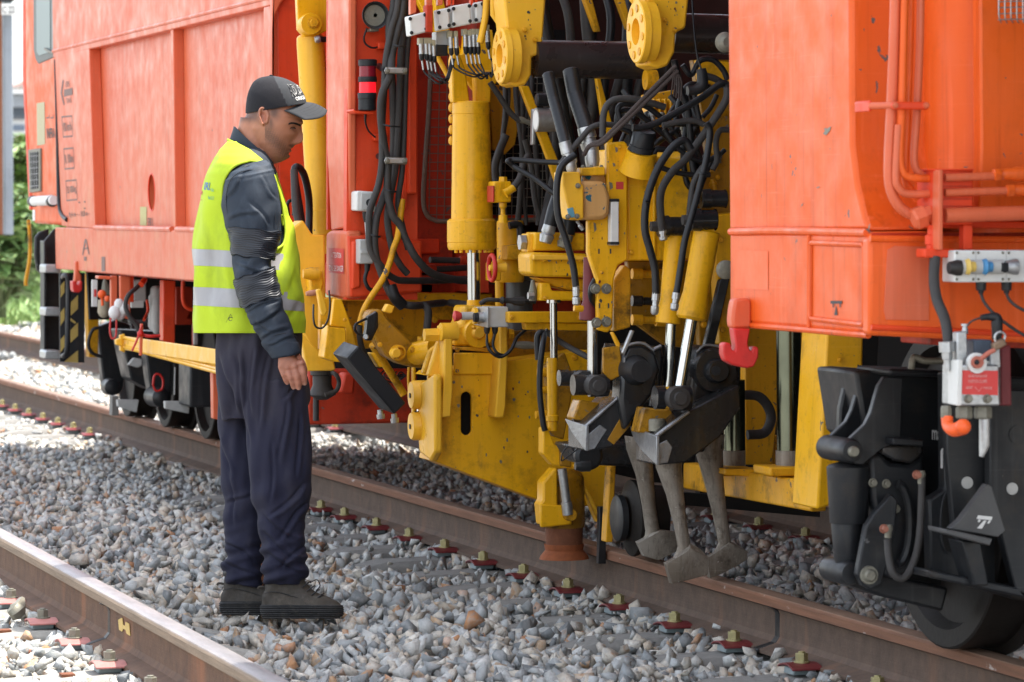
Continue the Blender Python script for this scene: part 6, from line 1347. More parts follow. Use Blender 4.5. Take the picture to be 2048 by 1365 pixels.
def remesh(mb, name, mat, par, voxel, smooth_it=2, fn=None):
    me = bpy.data.meshes.new('tmp'); me.from_pydata([tuple(p) for p in mb.v], [], mb.f)
    bm = bmesh.new(); bm.from_mesh(me); bmesh.ops.recalc_face_normals(bm, faces=bm.faces); bm.to_mesh(me); bm.free()
    o = bpy.data.objects.new('tmp', me); COL.objects.link(o)
    r = o.modifiers.new('r', 'REMESH'); r.mode = 'VOXEL'; r.voxel_size = voxel; r.use_smooth_shade = True
    if smooth_it: s = o.modifiers.new('s', 'SMOOTH'); s.factor = .5; s.iterations = smooth_it
    bpy.context.view_layer.update()
    nm = bpy.data.meshes.new_from_object(o.evaluated_get(bpy.context.evaluated_depsgraph_get()))
    bpy.data.objects.remove(o); bpy.data.meshes.remove(me)
    n = len(nm.vertices); co = np.empty(n*3); nm.vertices.foreach_get('co', co); co = co.reshape(-1, 3)
    nr = np.empty(n*3); nm.vertices.foreach_get('normal', nr); nr = nr.reshape(-1, 3)
    if fn is not None: co = fn(co, nr, nm)
    org = co.mean(0); nm.vertices.foreach_set('co', (co-org).ravel()); nm.update()
    nm.materials.clear(); nm.materials.append(mat); nm.shade_smooth(); nm.name = name
    return link(name, nm, par, Vector(org))
_F, _R, _U, _C = (np.array(x) for x in (Fv, Rv, Uv, C0))
def to_px(co):
    d = co-_C; z = d@_F; return 1024+FPX*(d@_R)/z, 682.5-FPX*(d@_U)/z, (ZP-z)
def sins(u, v, b, terms): return sum(a*np.sin(u*ku+v*kv+b*kb+ph) for a, ku, kv, kb, ph in terms)
G = lambda x, s: math.exp(-(x/s)**2)
def creases(u, v, L_):
    d = np.zeros_like(u)
    for (u0, v0, u1, v1, w_, a) in L_:
        n = (u1-u0)**2+(v1-v0)**2; t = ((u-u0)*(u1-u0)+(v-v0)*(v1-v0))/n; q = ((u-u0)*(v1-v0)-(v-v0)*(u1-u0))/math.sqrt(n)+3*np.sin(t*5+u0)
        e = np.clip(t*5, 0, 1)*np.clip((1-t)*5, 0, 1); d += e*a*(np.exp(-((q-w_)/w_)**2)-1.2*np.exp(-((q+w_*.3)/(w_*.6))**2))
    return d
# body: head, neck, torso, arms, hands, legs in one skin
HT = [(164, 526, 560, 0, .02), (172, 514, 575, 0, .04), (184, 504, 588, 0, .058), (204, 498, 597, 0, .071), (225, 494, 603, 0, .077), (240, 489, 605, 0, .077), (248, 489, 605, 0, .076), (255, 489, 600, 0, .075), (265, 493, 597, 0, .072), (283, 502, 587, 0, .066), (295, 511, 583, 0, .060), (305, 519, 580, 0, .053), (313, 526, 577, 0, .045), (320, 535, 570, 0, .032), (325, 545, 561, 0, .014)]
NZ = [(250, 0), (256, 2.5), (262, 6), (270, 11), (278, 15.5), (283, 17), (287, 14), (290, 6), (293, 0)]
def facedisp(u, v, b, c, s):
    if c < .1: return 0
    d = 0; f = min(1, (c-.1)/.3)
    n = lerp_tab(NZ, v)[0]*1.12 if 250 < v < 293 else 0
    d += n*G(b, .0080+.0050*max(0, min(1, (v-262)/22)))
    d += 4.0*G(abs(b)-.013, .007)*1.2*G(v-286, 4.5)         # nostril wings
    d += 4.2*G(v-294.5, 2.6)*G(b, .022)+3.6*G(v-302.5, 2.6)*G(b, .020)-3.4*G(v-298.7, 1.3)*G(b, .024)-3.6*G(v-307.5, 2.6)*G(b, .02)+4*G(v-315, 5)*G(b, .02)
    d += -10*G(abs(b)-.031, .013)*G(v-256, 5.5)+3.6*G(abs(b)-.026, .022)*G(v-245.5, 3.4)   # sockets, brow
    d += 2.2*G(abs(b)-.036, .008)*G(v-255.5, 3.2)        # eyelid
    d += 2.2*G(abs(b)-.05, .02)*G(v-270, 9)              # cheekbone
    return d*f
rg = []
for i in range(90):
    v = 164+(325-164)*i/89; ul, ur, bc, rb = lerp_tab(HT, v); uc, ru = (ul+ur)/2, (ur-ul)/2; r = []
    for k in range(96):
        t = 2*math.pi*k/96; c, s = sup(t, 2.15); w_ = 1-.20*max(0, c)**2*(1 if v > 235 else .5)
        b = rb*s*w_; u = uc+ru*c; u += facedisp(u, v, b, c, s); vv = v+(6*max(0, -c)*(v-150)/175 if v > 240 else 0); r.append(mp(u, vv, b))
    rg.append(r)
B = MB().rings(rg)
B.tube([mp(512, 240), mp(506, 275), mp(499, 310), mp(492, 340)], [.052, .054, .058, .062], 28, True, 5)
B.tube([mp(545, 300), mp(530, 310), mp(516, 325)], [.026, .034, .04], 20)
# ear
ear = [mp(527+9.5*math.cos(t)*(1.0 if math.sin(t) > -.2 else .8)-1.5*math.sin(t), 233-17*math.sin(t), .080+.005*math.cos(t+2.4)) for t in [2*math.pi*i/28-.9 for i in range(25)]]
B.tube(ear, [.0034]*3+[.0045]*19+[.0042]*3, 10, False)
B.rings([[mp(526+q*9*math.cos(t), 234+q*15*math.sin(t), bb) for t in [2*math.pi*k/20 for k in range(20)]] for q, bb in ((1, .066), (1, .0765), (.75, .078), (.4, .072))])
B.ball(mp(533.5, 238, .078), .0042, .8, 1, 1.4); B.ball(mp(526, 249, .078), .0055, 1, .8, 1.1)
# torso, arms, legs under the clothes
B.rings(loft([(300, 462, 528, 0, .08), (330, 440, 540, 0, .17), (380, 420, 545, 0, .18), (500, 410, 560, 0, .15), (600, 440, 570, 0, .14), (660, 455, 575, 0, .125), (745, 475, 570, 0, .10)], 20, 32))
AR = [mp(500, 352, .165), mp(503, 400, .185), mp(506, 470, .20), mp(508, 530, .21), mp(522, 580, .215), mp(548, 645, .22), mp(570, 703, .225)]
B.tube(AR, [.045, .05, .045, .038, .038, .032, .026], 20)
B.tube([mp(500, 352, -.165), mp(505, 420, -.20), mp(515, 520, -.21), mp(540, 600, -.18), mp(560, 680, -.16), mp(572, 720, -.16)], [.045, .05, .04, .038, .03, .028], 16)
for bb, dx in ((.09, 0), (-.09, -50)):
    B.tube([mp(538+dx, 740, bb*.85), mp(555+dx, 860, bb), mp(565+dx, 960, bb), mp(562+dx, 1060, bb), mp(566+dx, 1170, bb), mp(572+dx, 1205, bb)], [.062, .06, .045, .045, .030, .028], 18)
    B.tube([mp(552+dx, 1212, bb), mp(600+dx, 1220, bb), mp(650+dx, 1224, bb)], [.026, .028, .02], 14)
# right hand: palm and five fingers
def hand(b0, sg=1, du=0):
    W = lambda u, v, b: mp(u+du, v, b0+sg*b)
    def slab(rows):
        B.rings([[W(uc+ru*math.cos(t)+sk*math.sin(t), vc+tl*math.cos(t), bc+rb*math.sin(t)) for t in [2*math.pi*k/20 for k in range(20)]] for (uc, vc, ru, tl, bc, rb, sk) in rows])
    slab([(570, 700, 15, 3, 0, .021, 0), (573, 712, 17, 2, .002, .020, 0), (577, 722, 21, 0, .004, .0185, 0), (580, 732, 24.5, -3, .004, .0165, 0), (583, 739, 24.5, -5, .002, .014, 0), (585, 743, 20, -6, 0, .009, 0)])
    fing = [((603, 728), (606, 745), (609, 758), (610, 771), 6.2), ((590, 734), (594, 753), (597, 767), (598, 780), 6.5), ((576, 736), (581, 754), (585, 767), (588, 779), 6.2), ((563, 734), (567, 749), (571, 760), (575, 770), 5.4)]
    for i, (a, b_, c, d, r_) in enumerate(fing):
        bo = (.004, .006, .004, .0)[i]
        B.tube([W(a[0], a[1]-4, 0), W(a[0], a[1]+4, bo+.003), W(b_[0], b_[1], bo+.005), W((b_[0]+c[0])/2, (b_[1]+c[1])/2, bo+.002), W(c[0], c[1], bo-.002), W(d[0]-.5, d[1]-3, bo-.011), W(d[0], d[1], bo-.014)], [r_*SP*.95, r_*SP*1.0, r_*SP*1.05, r_*SP*.9, r_*SP*.95, r_*SP*.8, r_*SP*.35], 12)
        B.ball(W(a[0]-1, a[1]-1, bo+.006), r_*SP*1.1, 1, 1, 1)
    B.tube([W(592, 712, -.012), W(603, 726, -.022), W(609, 740, -.03), W(611, 752, -.034)], [.014, .0125, .0105, .006], 12)
hand(.225)
hand(-.16, -1)
SK = np.array((.42, .18, .10)); SKS = np.array((.46, .205, .12)); HR = np.array((.045, .027, .02)); BRD = np.array((.12, .062, .038)); LIP = np.array((.33, .10, .075)); HND = np.array((.36, .15, .095))
def skinfn(co, nr, nm):
    u, v, b = to_px(co); n = len(u)
    col = np.tile(SK, (n, 1)); 
    fr_ = sins(u, v, b*600, ((.5, .21, .13, .2, 0), (.5, -.13, .27, .11, 2), (.3, .5, .4, .3, 1)))
    col *= (1+.07*fr_)[:, None]
    def bl(mask, c, k): 
        m_ = np.clip(mask, 0, 1)[:, None]*k; return col*(1-m_)+c*m_
    col = bl(np.exp(-((u-600)/9)**2-((v-278)/9)**2), np.array((.50, .22, .15)), .7)
    col = bl(np.exp(-((u-527)/10)**2-((v-233)/16)**2)*(b > .07), np.array((.48, .17, .11)), .6)
    # cropped hair at neck, temple and sideburn
    hair = (1/(1+np.exp((v-243)/3.5)))*(1/(1+np.exp((u-518)/4)))
    hair = np.maximum(hair, (1/(1+np.exp((v-236)/4)))*np.exp(-((u-548)/11)**2)); hair = np.maximum(hair, .75*np.exp(-((u-542)/5)**2-((v-245)/14)**2))
    col = bl(hair*1.15, HR, .85)
    # stubble
    jl = 1.15*np.exp(-((v-(274+(u-541)*1.05))/21)**2)*(u > 530)*(u < 592)*(v > 248); jl = np.maximum(jl*1.0, np.exp(-((u-573)/14)**2-((v-313)/10)**2)); jl = np.maximum(jl, np.exp(-((u-583)/9)**2-((v-291.5)/3.2)**2)*1.25)
    jl *= .8+.35*sins(u*3, v*3, b*900, ((.6, 1.1, .7, .5, 0), (.6, -.7, 1.3, .4, 1)))
    col = bl(jl*(v > 243)*(v < 327), BRD*.8, .88)
    col = bl(np.exp(-((u-585)/6)**2-((v-293)/2.2)**2), HR, .75)
    col = bl(np.exp(-((u-583)/5.5)**2-((v-301)/3.4)**2), LIP, .75)
    hm = (v > 690)&(v < 800); col[hm] = HND*(1+.1*fr_[hm])[:, None]
    for (tu, tv) in ((610, 770), (598, 779), (588, 778), (575, 769)): col = bl(np.exp(-((u-tu)/3.2)**2-((v-tv)/3.6)**2), np.array((.62, .36, .28)), .7)
    at = nm.color_attributes.new('skin', 'FLOAT_COLOR', 'POINT'); at.data.foreach_set('color', np.concatenate([np.clip(col, 0, 1), np.ones((n, 1))], 1).ravel())
    return co
m, t, P, pos = base_mat('skin')
ca = NN(t, 'ShaderNodeAttribute', attribute_name='skin')
c = mix(t, math_(t, 'MULTIPLY', noise(t, pos, 160, 3), .25), ca.outputs[0], (.30, .10, .06)); t.links.new(c, P.inputs['Base Color'])
P.inputs['Roughness'].default_value = .52; P.inputs['Subsurface Weight'].default_value = .12; P.inputs['Subsurface Radius'].default_value = (.01, .004, .002); P.inputs['Subsurface Scale'].default_value = .6
bump(t, P, noise(t, pos, 420, 3), .25, .0012)
remesh(B, 'body', m, man, .0030, 1, skinfn)
# eye, lashes, brow
EYW = plain('eye_white', (.22, .16, .13), .3, 0, .1, 60, 0); HRM = plain('dark_hair', (.022, .014, .011), .75, 0, .3, 120, .3)
def face_b(u, v):
    ul, ur, bc, rb = lerp_tab(HT, v); uc, ru = (ul+ur)/2, (ur-ul)/2
    best = 0
    for k in range(200):
        t = math.pi/2*k/199; c, s = sup(t, 2.15); w_ = 1-.20*max(0, c)**2; b = rb*s*w_; uu = uc+ru*c; uu += facedisp(uu, v, b, c, s)
        if uu <= u: return b
    return .07
for sg in (1, -1):
    pts_ = [(580, 257.5), (583, 255.8), (586.5, 255.2), (590, 256.3), (592, 258.5)]
    build('eyelash_line', MB().tube([mp(u, v, sg*(face_b(u, v)+.0012)) for u, v in pts_], [.0007, .0013, .0016, .0014, .0008], 6), HRM, man)
    build('eye_slit', MB().tube([mp(u, v+2.0, sg*(face_b(u, v+2)+.0004)) for u, v in pts_[1:4]], [.0012, .0021, .0012], 8), EYW, man)
    build('iris', MB().tube([mp(u, v+1.6, sg*(face_b(u, v+2)+.0012)) for u, v in [(588, 255.2), (589, 255.6), (590, 256)]], [.0008, .0017, .0008], 8), HRM, man)
    bw = [(577, 247.5), (581, 246), (586, 245.6), (591, 246.4), (597, 248.6), (601, 251)]
    mbw = MB()
    for o_ in (0, 1.1, 2.2): mbw.tube([mp(u, v+o_, sg*(face_b(u, v+o_)+.0004)) for u, v in bw], [.0006, .0013, .0016, .0017, .0015, .0008], 6)
    build('eyebrow', mbw, HRM, man)
# ------------------------------------------------------------------ clothes
def cloth(name, c, rough=.85, var=.15, weave=900, sheen=.2, dust=None, bmp=.25, dustk=.35):
    m, t, P, pos = base_mat(name); n = noise(t, pos, 6, 5, .6)
    col = mix(t, n, tuple(x*(1-var) for x in c), tuple(x*(1+var) for x in c))
    col = mix(t, math_(t, 'MULTIPLY', noise(t, pos, 400, 2), .3), col, tuple(x*.6 for x in c))
    if name.startswith('navy'):
        zz = NN(t, 'ShaderNodeSeparateXYZ', inp={0: pos}).outputs[2]; zm = math_(t, 'MULTIPLY', step(t, math_(t, 'ADD', zz, math_(t, 'MULTIPLY', noise(t, pos, 5, 5), .5)), .85, 1.25), .34); col = mix(t, zm, col, (.055, .046, .046))
    if dust: col = mix(t, math_(t, 'MULTIPLY', step(t, noise(t, mapping(t, pos, (1, 1, .45)), 9, 6, .65), .5, .78), dustk), col, dust)
    t.links.new(col, P.inputs['Base Color']); P.inputs['Roughness'].default_value = rough; P.inputs['Sheen Weight'].default_value = sheen
    bump(t, P, math_(t, 'ADD', noise(t, pos, weave, 2), math_(t, 'MULTIPLY', noise(t, pos, 30, 4), 2.)), bmp, .0022); MATS[name] = m; return m
TRO = cloth('navy_trouser_cloth', (.008, .0088, .028), .9, .25, sheen=0, dust=(.07, .062, .065), dustk=.30)
JAC = cloth('dark_denim', (.011, .021, .037), .7, .35, sheen=0, dust=(.09, .12, .16), dustk=.5)
LEA = cloth('ribbed_black_leather', (.010, .014, .022), .42, .3, sheen=0, bmp=.1)
VES = cloth('yellow_vest_cloth', (.44, .58, .012), .75, .08, sheen=0, dust=(.13, .19, .02), dustk=.6, bmp=.12)
REF = cloth('reflective_tape', (.34, .34, .35), .42, .1, sheen=0, dust=(.18, .18, .18), dustk=.4, bmp=.1)
CPB = cloth('black_cap_mesh', (.007, .0065, .010), .9, .3, sheen=0, bmp=.4)
CPF = cloth('charcoal_cap_cloth', (.033, .036, .041), .9, .2, sheen=0, bmp=.2, dust=(.08, .08, .08), dustk=.3)
TR = MB().rings(loft([(640, 436, 600, 0, .15), (700, 431, 603, 0, .165), (760, 432, 612, 0, .17), (800, 436, 615, 0, .15), (840, 445, 600, 0, .10)], 24, 56, 2.3))
NL = [(760, 476, 613, .085, .090), (820, 486, 620, .09, .092), (900, 494, 627, .09, .09), (980, 502, 625, .09, .084), (1040, 513, 612, .09, .078), (1085, 522, 609, .09, .076), (1130, 523, 616, .09, .08), (1155, 525, 614, .09, .077), (1172, 532, 606, .09, .066)]
FL = [(760, 433, 560, -.08, .092), (860, 437, 545, -.09, .09), (960, 444, 535, -.10, .085), (1050, 449, 532, -.10, .08), (1108, 453, 530, -.10, .078), (1138, 444, 530, -.10, .08), (1158, 446, 528, -.10, .078), (1174, 462, 524, -.10, .066)]
TR.rings(loft(NL, 60, 56, 2.3)); TR.rings(loft(FL, 60, 56, 2.3))
def trofn(co, nr, nm):
    u, v, b = to_px(co); bb = b*600
    d = sins(u, v, bb, ((.0042, .075, .007, .03, 0), (.0036, .13, -.012, .05, 1.3), (.0022, .24, .03, .02, .4), (.0024, .05, .05, .04, 2), (.002, -.09, .06, .02, 3)))*np.clip((1090-v)/300, .35, 1)
    lo = np.clip((v-1040)/80, 0, 1)                     # bunched above the boots
    d += lo*sins(u, v, bb, ((.0052, .045, .19, .02, 0), (.0035, -.07, .13, .03, 1), (.002, .1, .3, 0, 2)))
    kn = np.exp(-((v-1010)/55)**2); d += kn*sins(u, v, bb, ((.004, .06, .09, 0, .5), (.003, -.09, .07, .03, 2)))
    cr = -.010*np.exp(-((u-(487+(v-690)*.045))/4.0)**2)*np.clip((v-690)/60, 0, 1)*np.clip((1000-v)/200, 0, 1)*(b > 0); d += cr
    cr = -.006*np.exp(-((u-(462+(v-690)*.30))/4.5)**2)*np.clip((v-690)/40, 0, 1)*np.clip((830-v)/60, 0, 1)*(b > 0); d += cr
    d += creases(u, v, [(618, 965, 535, 1040, 6, .007), (622, 1000, 550, 1085, 6, .007), (520, 1030, 600, 1085, 5, .006), (520, 1062, 606, 1128, 6, .007), (526, 1105, 614, 1150, 5, .007), (614, 1085, 560, 1140, 5, .006), (448, 1080, 520, 1130, 5, .006), (446, 1120, 522, 1155, 5, .006), (450, 1010, 505, 985, 5, .005),
        (440, 700, 470, 830, 6, .007), (470, 690, 500, 900, 6, .006), (508, 690, 500, 840, 5, .006), (540, 700, 515, 860, 6, .006), (575, 790, 560, 930, 6, .006), (600, 820, 596, 960, 5, .006), (440, 860, 462, 960, 5, .005), (610, 760, 560, 800, 5, .005), (548, 880, 540, 1010, 5, .005), (455, 930, 470, 1060, 5, .004)])
    return co+nr*d[:, None]
remesh(TR, 'trousers', TRO, man, .0045, 2, trofn)
# jacket body, collar, sleeve
JB = MB().rings(loft([(296, 458, 522, 0, .085), (308, 446, 536, 0, .135), (325, 434, 546, 0, .175), (350, 424, 556, 0, .188), (400, 414, 566, 0, .183), (450, 410, 574, 0, .172), (510, 402, 584, 0, .163), (600, 400, 592, 0, .16), (650, 400, 596, 0, .16)], 40, 56, 2.3))
build('jacket_body', JB, JAC, man, smooth=60)
SLT = [(326, 474, 530, .150, .045), (338, 458, 541, .170, .072), (360, 446, 549, .178, .084), (400, 443, 559, .186, .084), (440, 450, 562, .194, .078), (470, 459, 558, .198, .070), (500, 464, 549, .204, .062), (530, 467, 544, .208, .056), (560, 472, 549, .212, .055), (590, 480, 556, .216, .054), (620, 491, 566, .219, .052), (650, 506, 577, .221, .049), (680, 524, 590, .223, .045), (700, 537, 598, .225, .042), (712, 545, 601, .226, .040)]
SV = MB().rings(loft(SLT, 70, 48, 2.15, tilt=-.22))
def slfn(co, nr, nm):
    u, v, b = to_px(co); bb = b*600; w1 = np.exp(-((v-535)/22)**2)+np.exp(-((v-625)/45)**2)+.35
    d = w1*sins(u, v, bb, ((.0022, .09, .10, .03, 0), (.0022, -.12, .07, .05, 1.2), (.0014, .05, .06, -.09, 2.), (.0012, .17, .13, .02, 2.)))
    d += creases(u, v, [(478, 590, 552, 606, 4, .0045), (486, 628, 560, 598, 4, .005), (496, 655, 568, 622, 5, .005), (508, 640, 545, 668, 4, .004), (518, 682, 582, 652, 5, .005), (470, 530, 545, 548, 4, .005), (455, 440, 520, 425, 5, .004), (452, 400, 490, 350, 5, .004), (540, 455, 500, 400, 5, .004), (556, 400, 520, 350, 4, .003), (535, 690, 590, 676, 4, .004)])
    d += np.where(v > 685, .0022, 0)+.003*np.exp(-((v+ .22*(u-495)-352)/2.5)**2)*(v < 380)
    return co+nr*d[:, None]
remesh(SV, 'jacket_sleeve', JAC, man, .004, 1, slfn)
S2_ = MB().rings(loft([(r_[0], r_[1]+6, r_[2]-4, -r_[3]+.0, r_[4]) for r_ in SLT], 40, 32, 2.15)); build('jacket_sleeve', S2_, JAC, man, smooth=60)
def ribpatch(v0, v1, tilt):
    def dd(u, v, b, c, s): return 0
    rg = []
    n = 60
    for i in range(n+1):
        v = v0+(v1-v0)*i/n; ul, ur, bc, rb = lerp_tab(SLT, v); uc, ru = (ul+ur)/2, (ur-ul)/2
        g_ = (3.4+.5*math.sin(i/n*2*math.pi*(v1-v0)/4.4)) if 1 < i < n-1 else (4.2 if 0 < i < n else 0); r = []
        for k in range(48):
            t = 2*math.pi*k/48; c, s = sup(t, 2.15); wv = 1.5*math.sin(k*.5+v*.05)+1.8*math.sin(k*.9-v*.12); lump = .8*math.sin(v*.26+k*.35)+.7*math.sin(v*.13-k*.6)
            e_ = g_+lump*(1 if 2 < i < n-2 else 0); u = uc+(ru+e_)*c; b = bc+(rb+e_*SP)*s; r.append(mp(u, v+tilt*(u-uc)+wv*.8, b))
        rg.append(r)
    build('ribbed_patch', MB().rings(rg), LEA, man, smooth=70)
ribpatch(458, 516, .10); ribpatch(546, 604, -.32)
# seams on the sleeve
def surf(tab, u, v, e=2.15, off=.0, tilt=0):
    ul, ur, bc, rb = lerp_tab(tab, v); uc, ru = (ul+ur)/2, (ur-ul)/2; x = max(-1, min(1, (u-uc)/ru)); 
    return mp(u, v, bc+rb*(max(0, 1-abs(x)**e))**(1/e)+off)
for pl in ([(462, 470), (455, 430), (452, 395), (460, 362), (478, 346), (500, 340)], [(485, 344), (500, 340), (520, 342), (532, 350)], [(488, 334), (502, 331), (520, 334), (534, 343)], [(552, 380), (550, 420), (552, 450)], [(546, 672), (562, 668), (580, 668), (594, 674)]):
    build('sleeve_seam', MB().tube([surf(SLT, u, v, off=.0015) for u, v in pl], .0016, 6), LEA, man)
# collar
cr = []
for (k, dv, g_, gb) in ((0, 14, 2, .004), (1, -8, 0, 0), (2, -13, -1, -.001), (3, -12, -5, -.005), (4, 12, -5, -.005)):
    cr.append([mp(505+(44+g_)*math.cos(t)*(1-.12*(dv < 0)), 300+dv+34*math.cos(t), (.074+gb)*math.sin(t)) for t in [2*math.pi*i/40 for i in range(40)]])
build('jacket_collar', MB().rings(cr, False, False), JAC, man, smooth=60)
build('collar_tip', MB().prism([mp(536, 318, .03), mp(547, 324, .025), mp(545, 336, .02), mp(536, 340, .03)], mp(0, 0, -.02)-mp(0, 0, 0)), JAC, man, .002)
# vest
VT = [(284, 455, 505, 0, .075), (292, 448, 522, 0, .100), (302, 438, 534, 0, .135), (315, 428, 541, 0, .168), (330, 420, 548, 0, .190), (350, 412, 555, 0, .2), (385, 403, 565, 0, .2), (425, 397, 575, 0, .192), (470, 392, 585, 0, .184), (510, 390, 594, 0, .18), (560, 388, 605, 0, .18), (600, 387, 612, 0, .18), (640, 387, 613, 0, .178), (665, 387, 609, 0, .172)]
arm = [(500, 322), (522, 326), (540, 340), (556, 376), (566, 420), (571, 460), (568, 486), (556, 497), (540, 500), (490, 494), (462, 474), (450, 446), (444, 410), (445, 372), (456, 346), (474, 330)]
neck = [(458, 268), (470, 284), (500, 300), (525, 320), (545, 342), (552, 350), (560, 320), (520, 260)]
def inside(p, poly):
    x, y = p; r = False
    for (x0, y0), (x1, y1) in zip(poly, poly[1:]+poly[:1]):
        if (y0 > y) != (y1 > y) and x < (x1-x0)*(y-y0)/(y1-y0)+x0: r = not r
    return r
VCR = [(395, 420, 402, 640, 7, 5), (425, 470, 418, 650, 6, -4), (445, 500, 470, 640, 7, 4), (590, 505, 560, 600, 6, 5), (606, 590, 570, 650, 6, -4), (580, 430, 575, 520, 5, 4), (400, 360, 440, 300, 6, -4), (480, 560, 520, 650, 7, -4)]
def vdisp(u, v, b, c, s):
    bb = b*600; q = min(1, max(0, (v-330)/120)); cz = 0
    for (u0, v0, u1, v1, w_, a) in VCR:
        n = (u1-u0)**2+(v1-v0)**2; t = ((u-u0)*(u1-u0)+(v-v0)*(v1-v0))/n
        if 0 < t < 1: qq = ((u-u0)*(v1-v0)-(v-v0)*(u1-u0))/math.sqrt(n); cz += a*math.sin(math.pi*t)*math.exp(-(qq/w_)**2)*(1 if b > -.05 else 0)
    return cz+q*(2.8*math.sin(u*.06+v*.010+bb*.05)+2.2*math.sin(u*.03-v*.035+bb*.04+1)+1.0*math.sin(u*.13+v*.02+2)+.8*math.sin(v*.09+u*.05))
rg = loft(VT, 110, 140, 2.25, disp=vdisp); vb_ = MB().rings(rg, False, False)
me = bpy.data.meshes.new('vest'); keep = []
for f in vb_.f:
    c = sum((vb_.v[i] for i in f), Vector())/len(f); u, v, z = proj(c); b = ZP-z
    if abs(b) > .10 and inside((u, v), arm): continue
    if inside((u, v), neck) and v < 350: continue
    keep.append(f)
cnt = {}
for f in keep:
    for a, b_ in zip(f, f[1:]+f[:1]): k_ = (min(a, b_), max(a, b_)); cnt[k_] = cnt.get(k_, 0)+1
edge_v = {i for k_, n_ in cnt.items() if n_ == 1 for i in k_}
def snap(u, v, poly):
    best = (1e9, u, v)
    for (x0, y0), (x1, y1) in zip(poly, poly[1:]+poly[:1]):
        t = max(0, min(1, ((u-x0)*(x1-x0)+(v-y0)*(y1-y0))/((x1-x0)**2+(y1-y0)**2+1e-9))); x, y = x0+(x1-x0)*t, y0+(y1-y0)*t; d = math.hypot(x-u, y-v)
        if d < best[0]: best = (d, x, y)
    return best
def smooth_poly(P_, n=8):
    out = []
    for i in range(len(P_)):
        p0, p1, p2, p3 = [P_[(i+k)%len(P_)] for k in (-1, 0, 1, 2)]
        for j in range(n):
            t = j/n; out.append(tuple(.5*(2*p1[q]+(p2[q]-p0[q])*t+(2*p0[q]-5*p1[q]+4*p2[q]-p3[q])*t*t+(3*p1[q]-p0[q]-3*p2[q]+p3[q])*t**3) for q in (0, 1)))
    return out
arm_s = smooth_poly(arm)
for i in edge_v:
    u, v, z = proj(vb_.v[i])
    if v > 655 or v < 286: continue
    for poly in (arm_s, neck):
        d, x, y = snap(u, v, poly)
        if d < 5: vb_.v[i] = mp(x, y, ZP-z); break
org = Vector(mp(500, 480)); me.from_pydata([tuple(p-org) for p in vb_.v], [], keep); me.materials.append(VES); me.shade_smooth()
bm = bmesh.new(); bm.from_mesh(me); bmesh.ops.recalc_face_normals(bm, faces=bm.faces); bmesh.ops.delete(bm, geom=[x for x in bm.verts if not x.link_faces], context='VERTS'); bm.to_mesh(me); bm.free()
ve = link('vest', me, man, org); so = ve.modifiers.new('thick', 'SOLIDIFY'); so.thickness = .003; so.offset = 0
for sg in (1, -1):
    q = []
    for (u, v) in arm+arm[:1]:
        p_ = surf(VT, u, v, 2.25, off=.002); z = proj(p_)[2]; q.append(mp(u, v, sg*(ZP-z)))
    build('armhole_trim', MB().tube(q, .0042, 8, True, 4), VES, ve)
q = [mp(u, v, b) for u, v, b in ((456, 280, .0), (462, 283, .045), (476, 290, .068), (496, 302, .078), (516, 318, .078), (532, 333, .066), (545, 346, .04), (551, 352, 0), (545, 346, -.04), (532, 333, -.066), (516, 318, -.078), (496, 302, -.078), (476, 290, -.068), (462, 283, -.045), (456, 280, 0))]
build('neck_trim', MB().tube(q, .0045, 8, True, 4), VES, ve)
q = [p for p in rg[-1]]+[rg[-1][0]]; build('hem', MB().tube(q, .0028, 8, False), VES, ve)
for va, vb2, ti in ((498, 531, .055), (574, 611, .055)):
    rr2 = []
    for i in range(5):
        v = va+(vb2-va)*i/4; r = []; ul, ur, bc, rb = lerp_tab(VT, v+3); uc, ru = (ul+ur)/2, (ur-ul)/2
        for k in range(140):
            t = 2*math.pi*k/140; c, s = sup(t, 2.25); u = uc+ru*c; b = bc+rb*s; vv = v+ti*(u-390); d = vdisp(u, vv, b, c, s)+1.6; r.append(mp(u+d*c, vv, b+d*s*SP))
        rr2.append(r)
    build('reflective_band', MB().rings(rr2, False, False), REF, ve, smooth=80)
onV = lambda u, v: surf(VT, u, v, 2.25, off=.0120)
BLP = plain('blue_print', (.06, .16, .42), .7, 0, .1, 60, 0); GNP = plain('green_print', (.10, .33, .22), .7, 0, .1, 60, 0)
for tx, q, mt_ in (('IRI.', ((410, 365), (422.5, 366), (420, 381), (407.5, 380)), BLP), ('Sae', ((422.5, 376), (428, 377), (427, 384), (421.5, 383)), GNP), ('Rail S.C.F', ((416, 392), (428, 394), (427.5, 400), (416, 399)), GNP)):
    text('lettering', ve, mt_, tx, q, onV, .012)
for pl in ([(404, 381), (405.5, 385), (403, 388), (401.8, 387)], [(401, 387), (405, 388), (404.5, 389.5), (400.5, 389)], [(400, 399.6), (404.5, 400), (404.5, 401), (400, 400.6)]): decal('print_mark', ve, plain('red_print', (.45, .10, .03), .7) if 'red_print' not in MATS else MATS['red_print'], pl, onV)
lg = [(460+10*math.cos(t), 638+6*math.sin(t)) for t in ()]
tri = [(461, 629), (470, 645), (452, 645), (461, 629)]; build('maker_triangle', MB().tube([surf(VT, u, v, 2.25, off=.0055) for u, v in tri], .0007, 5, False), BKP, ve)
build('maker_ring', MB().tube([surf(VT, 461+3.6*math.cos(t), 638.5+3.6*math.sin(t), 2.25, off=.0055) for t in [.3+5.4*i/14 for i in range(15)]], .0011, 5, False), BKP, ve)
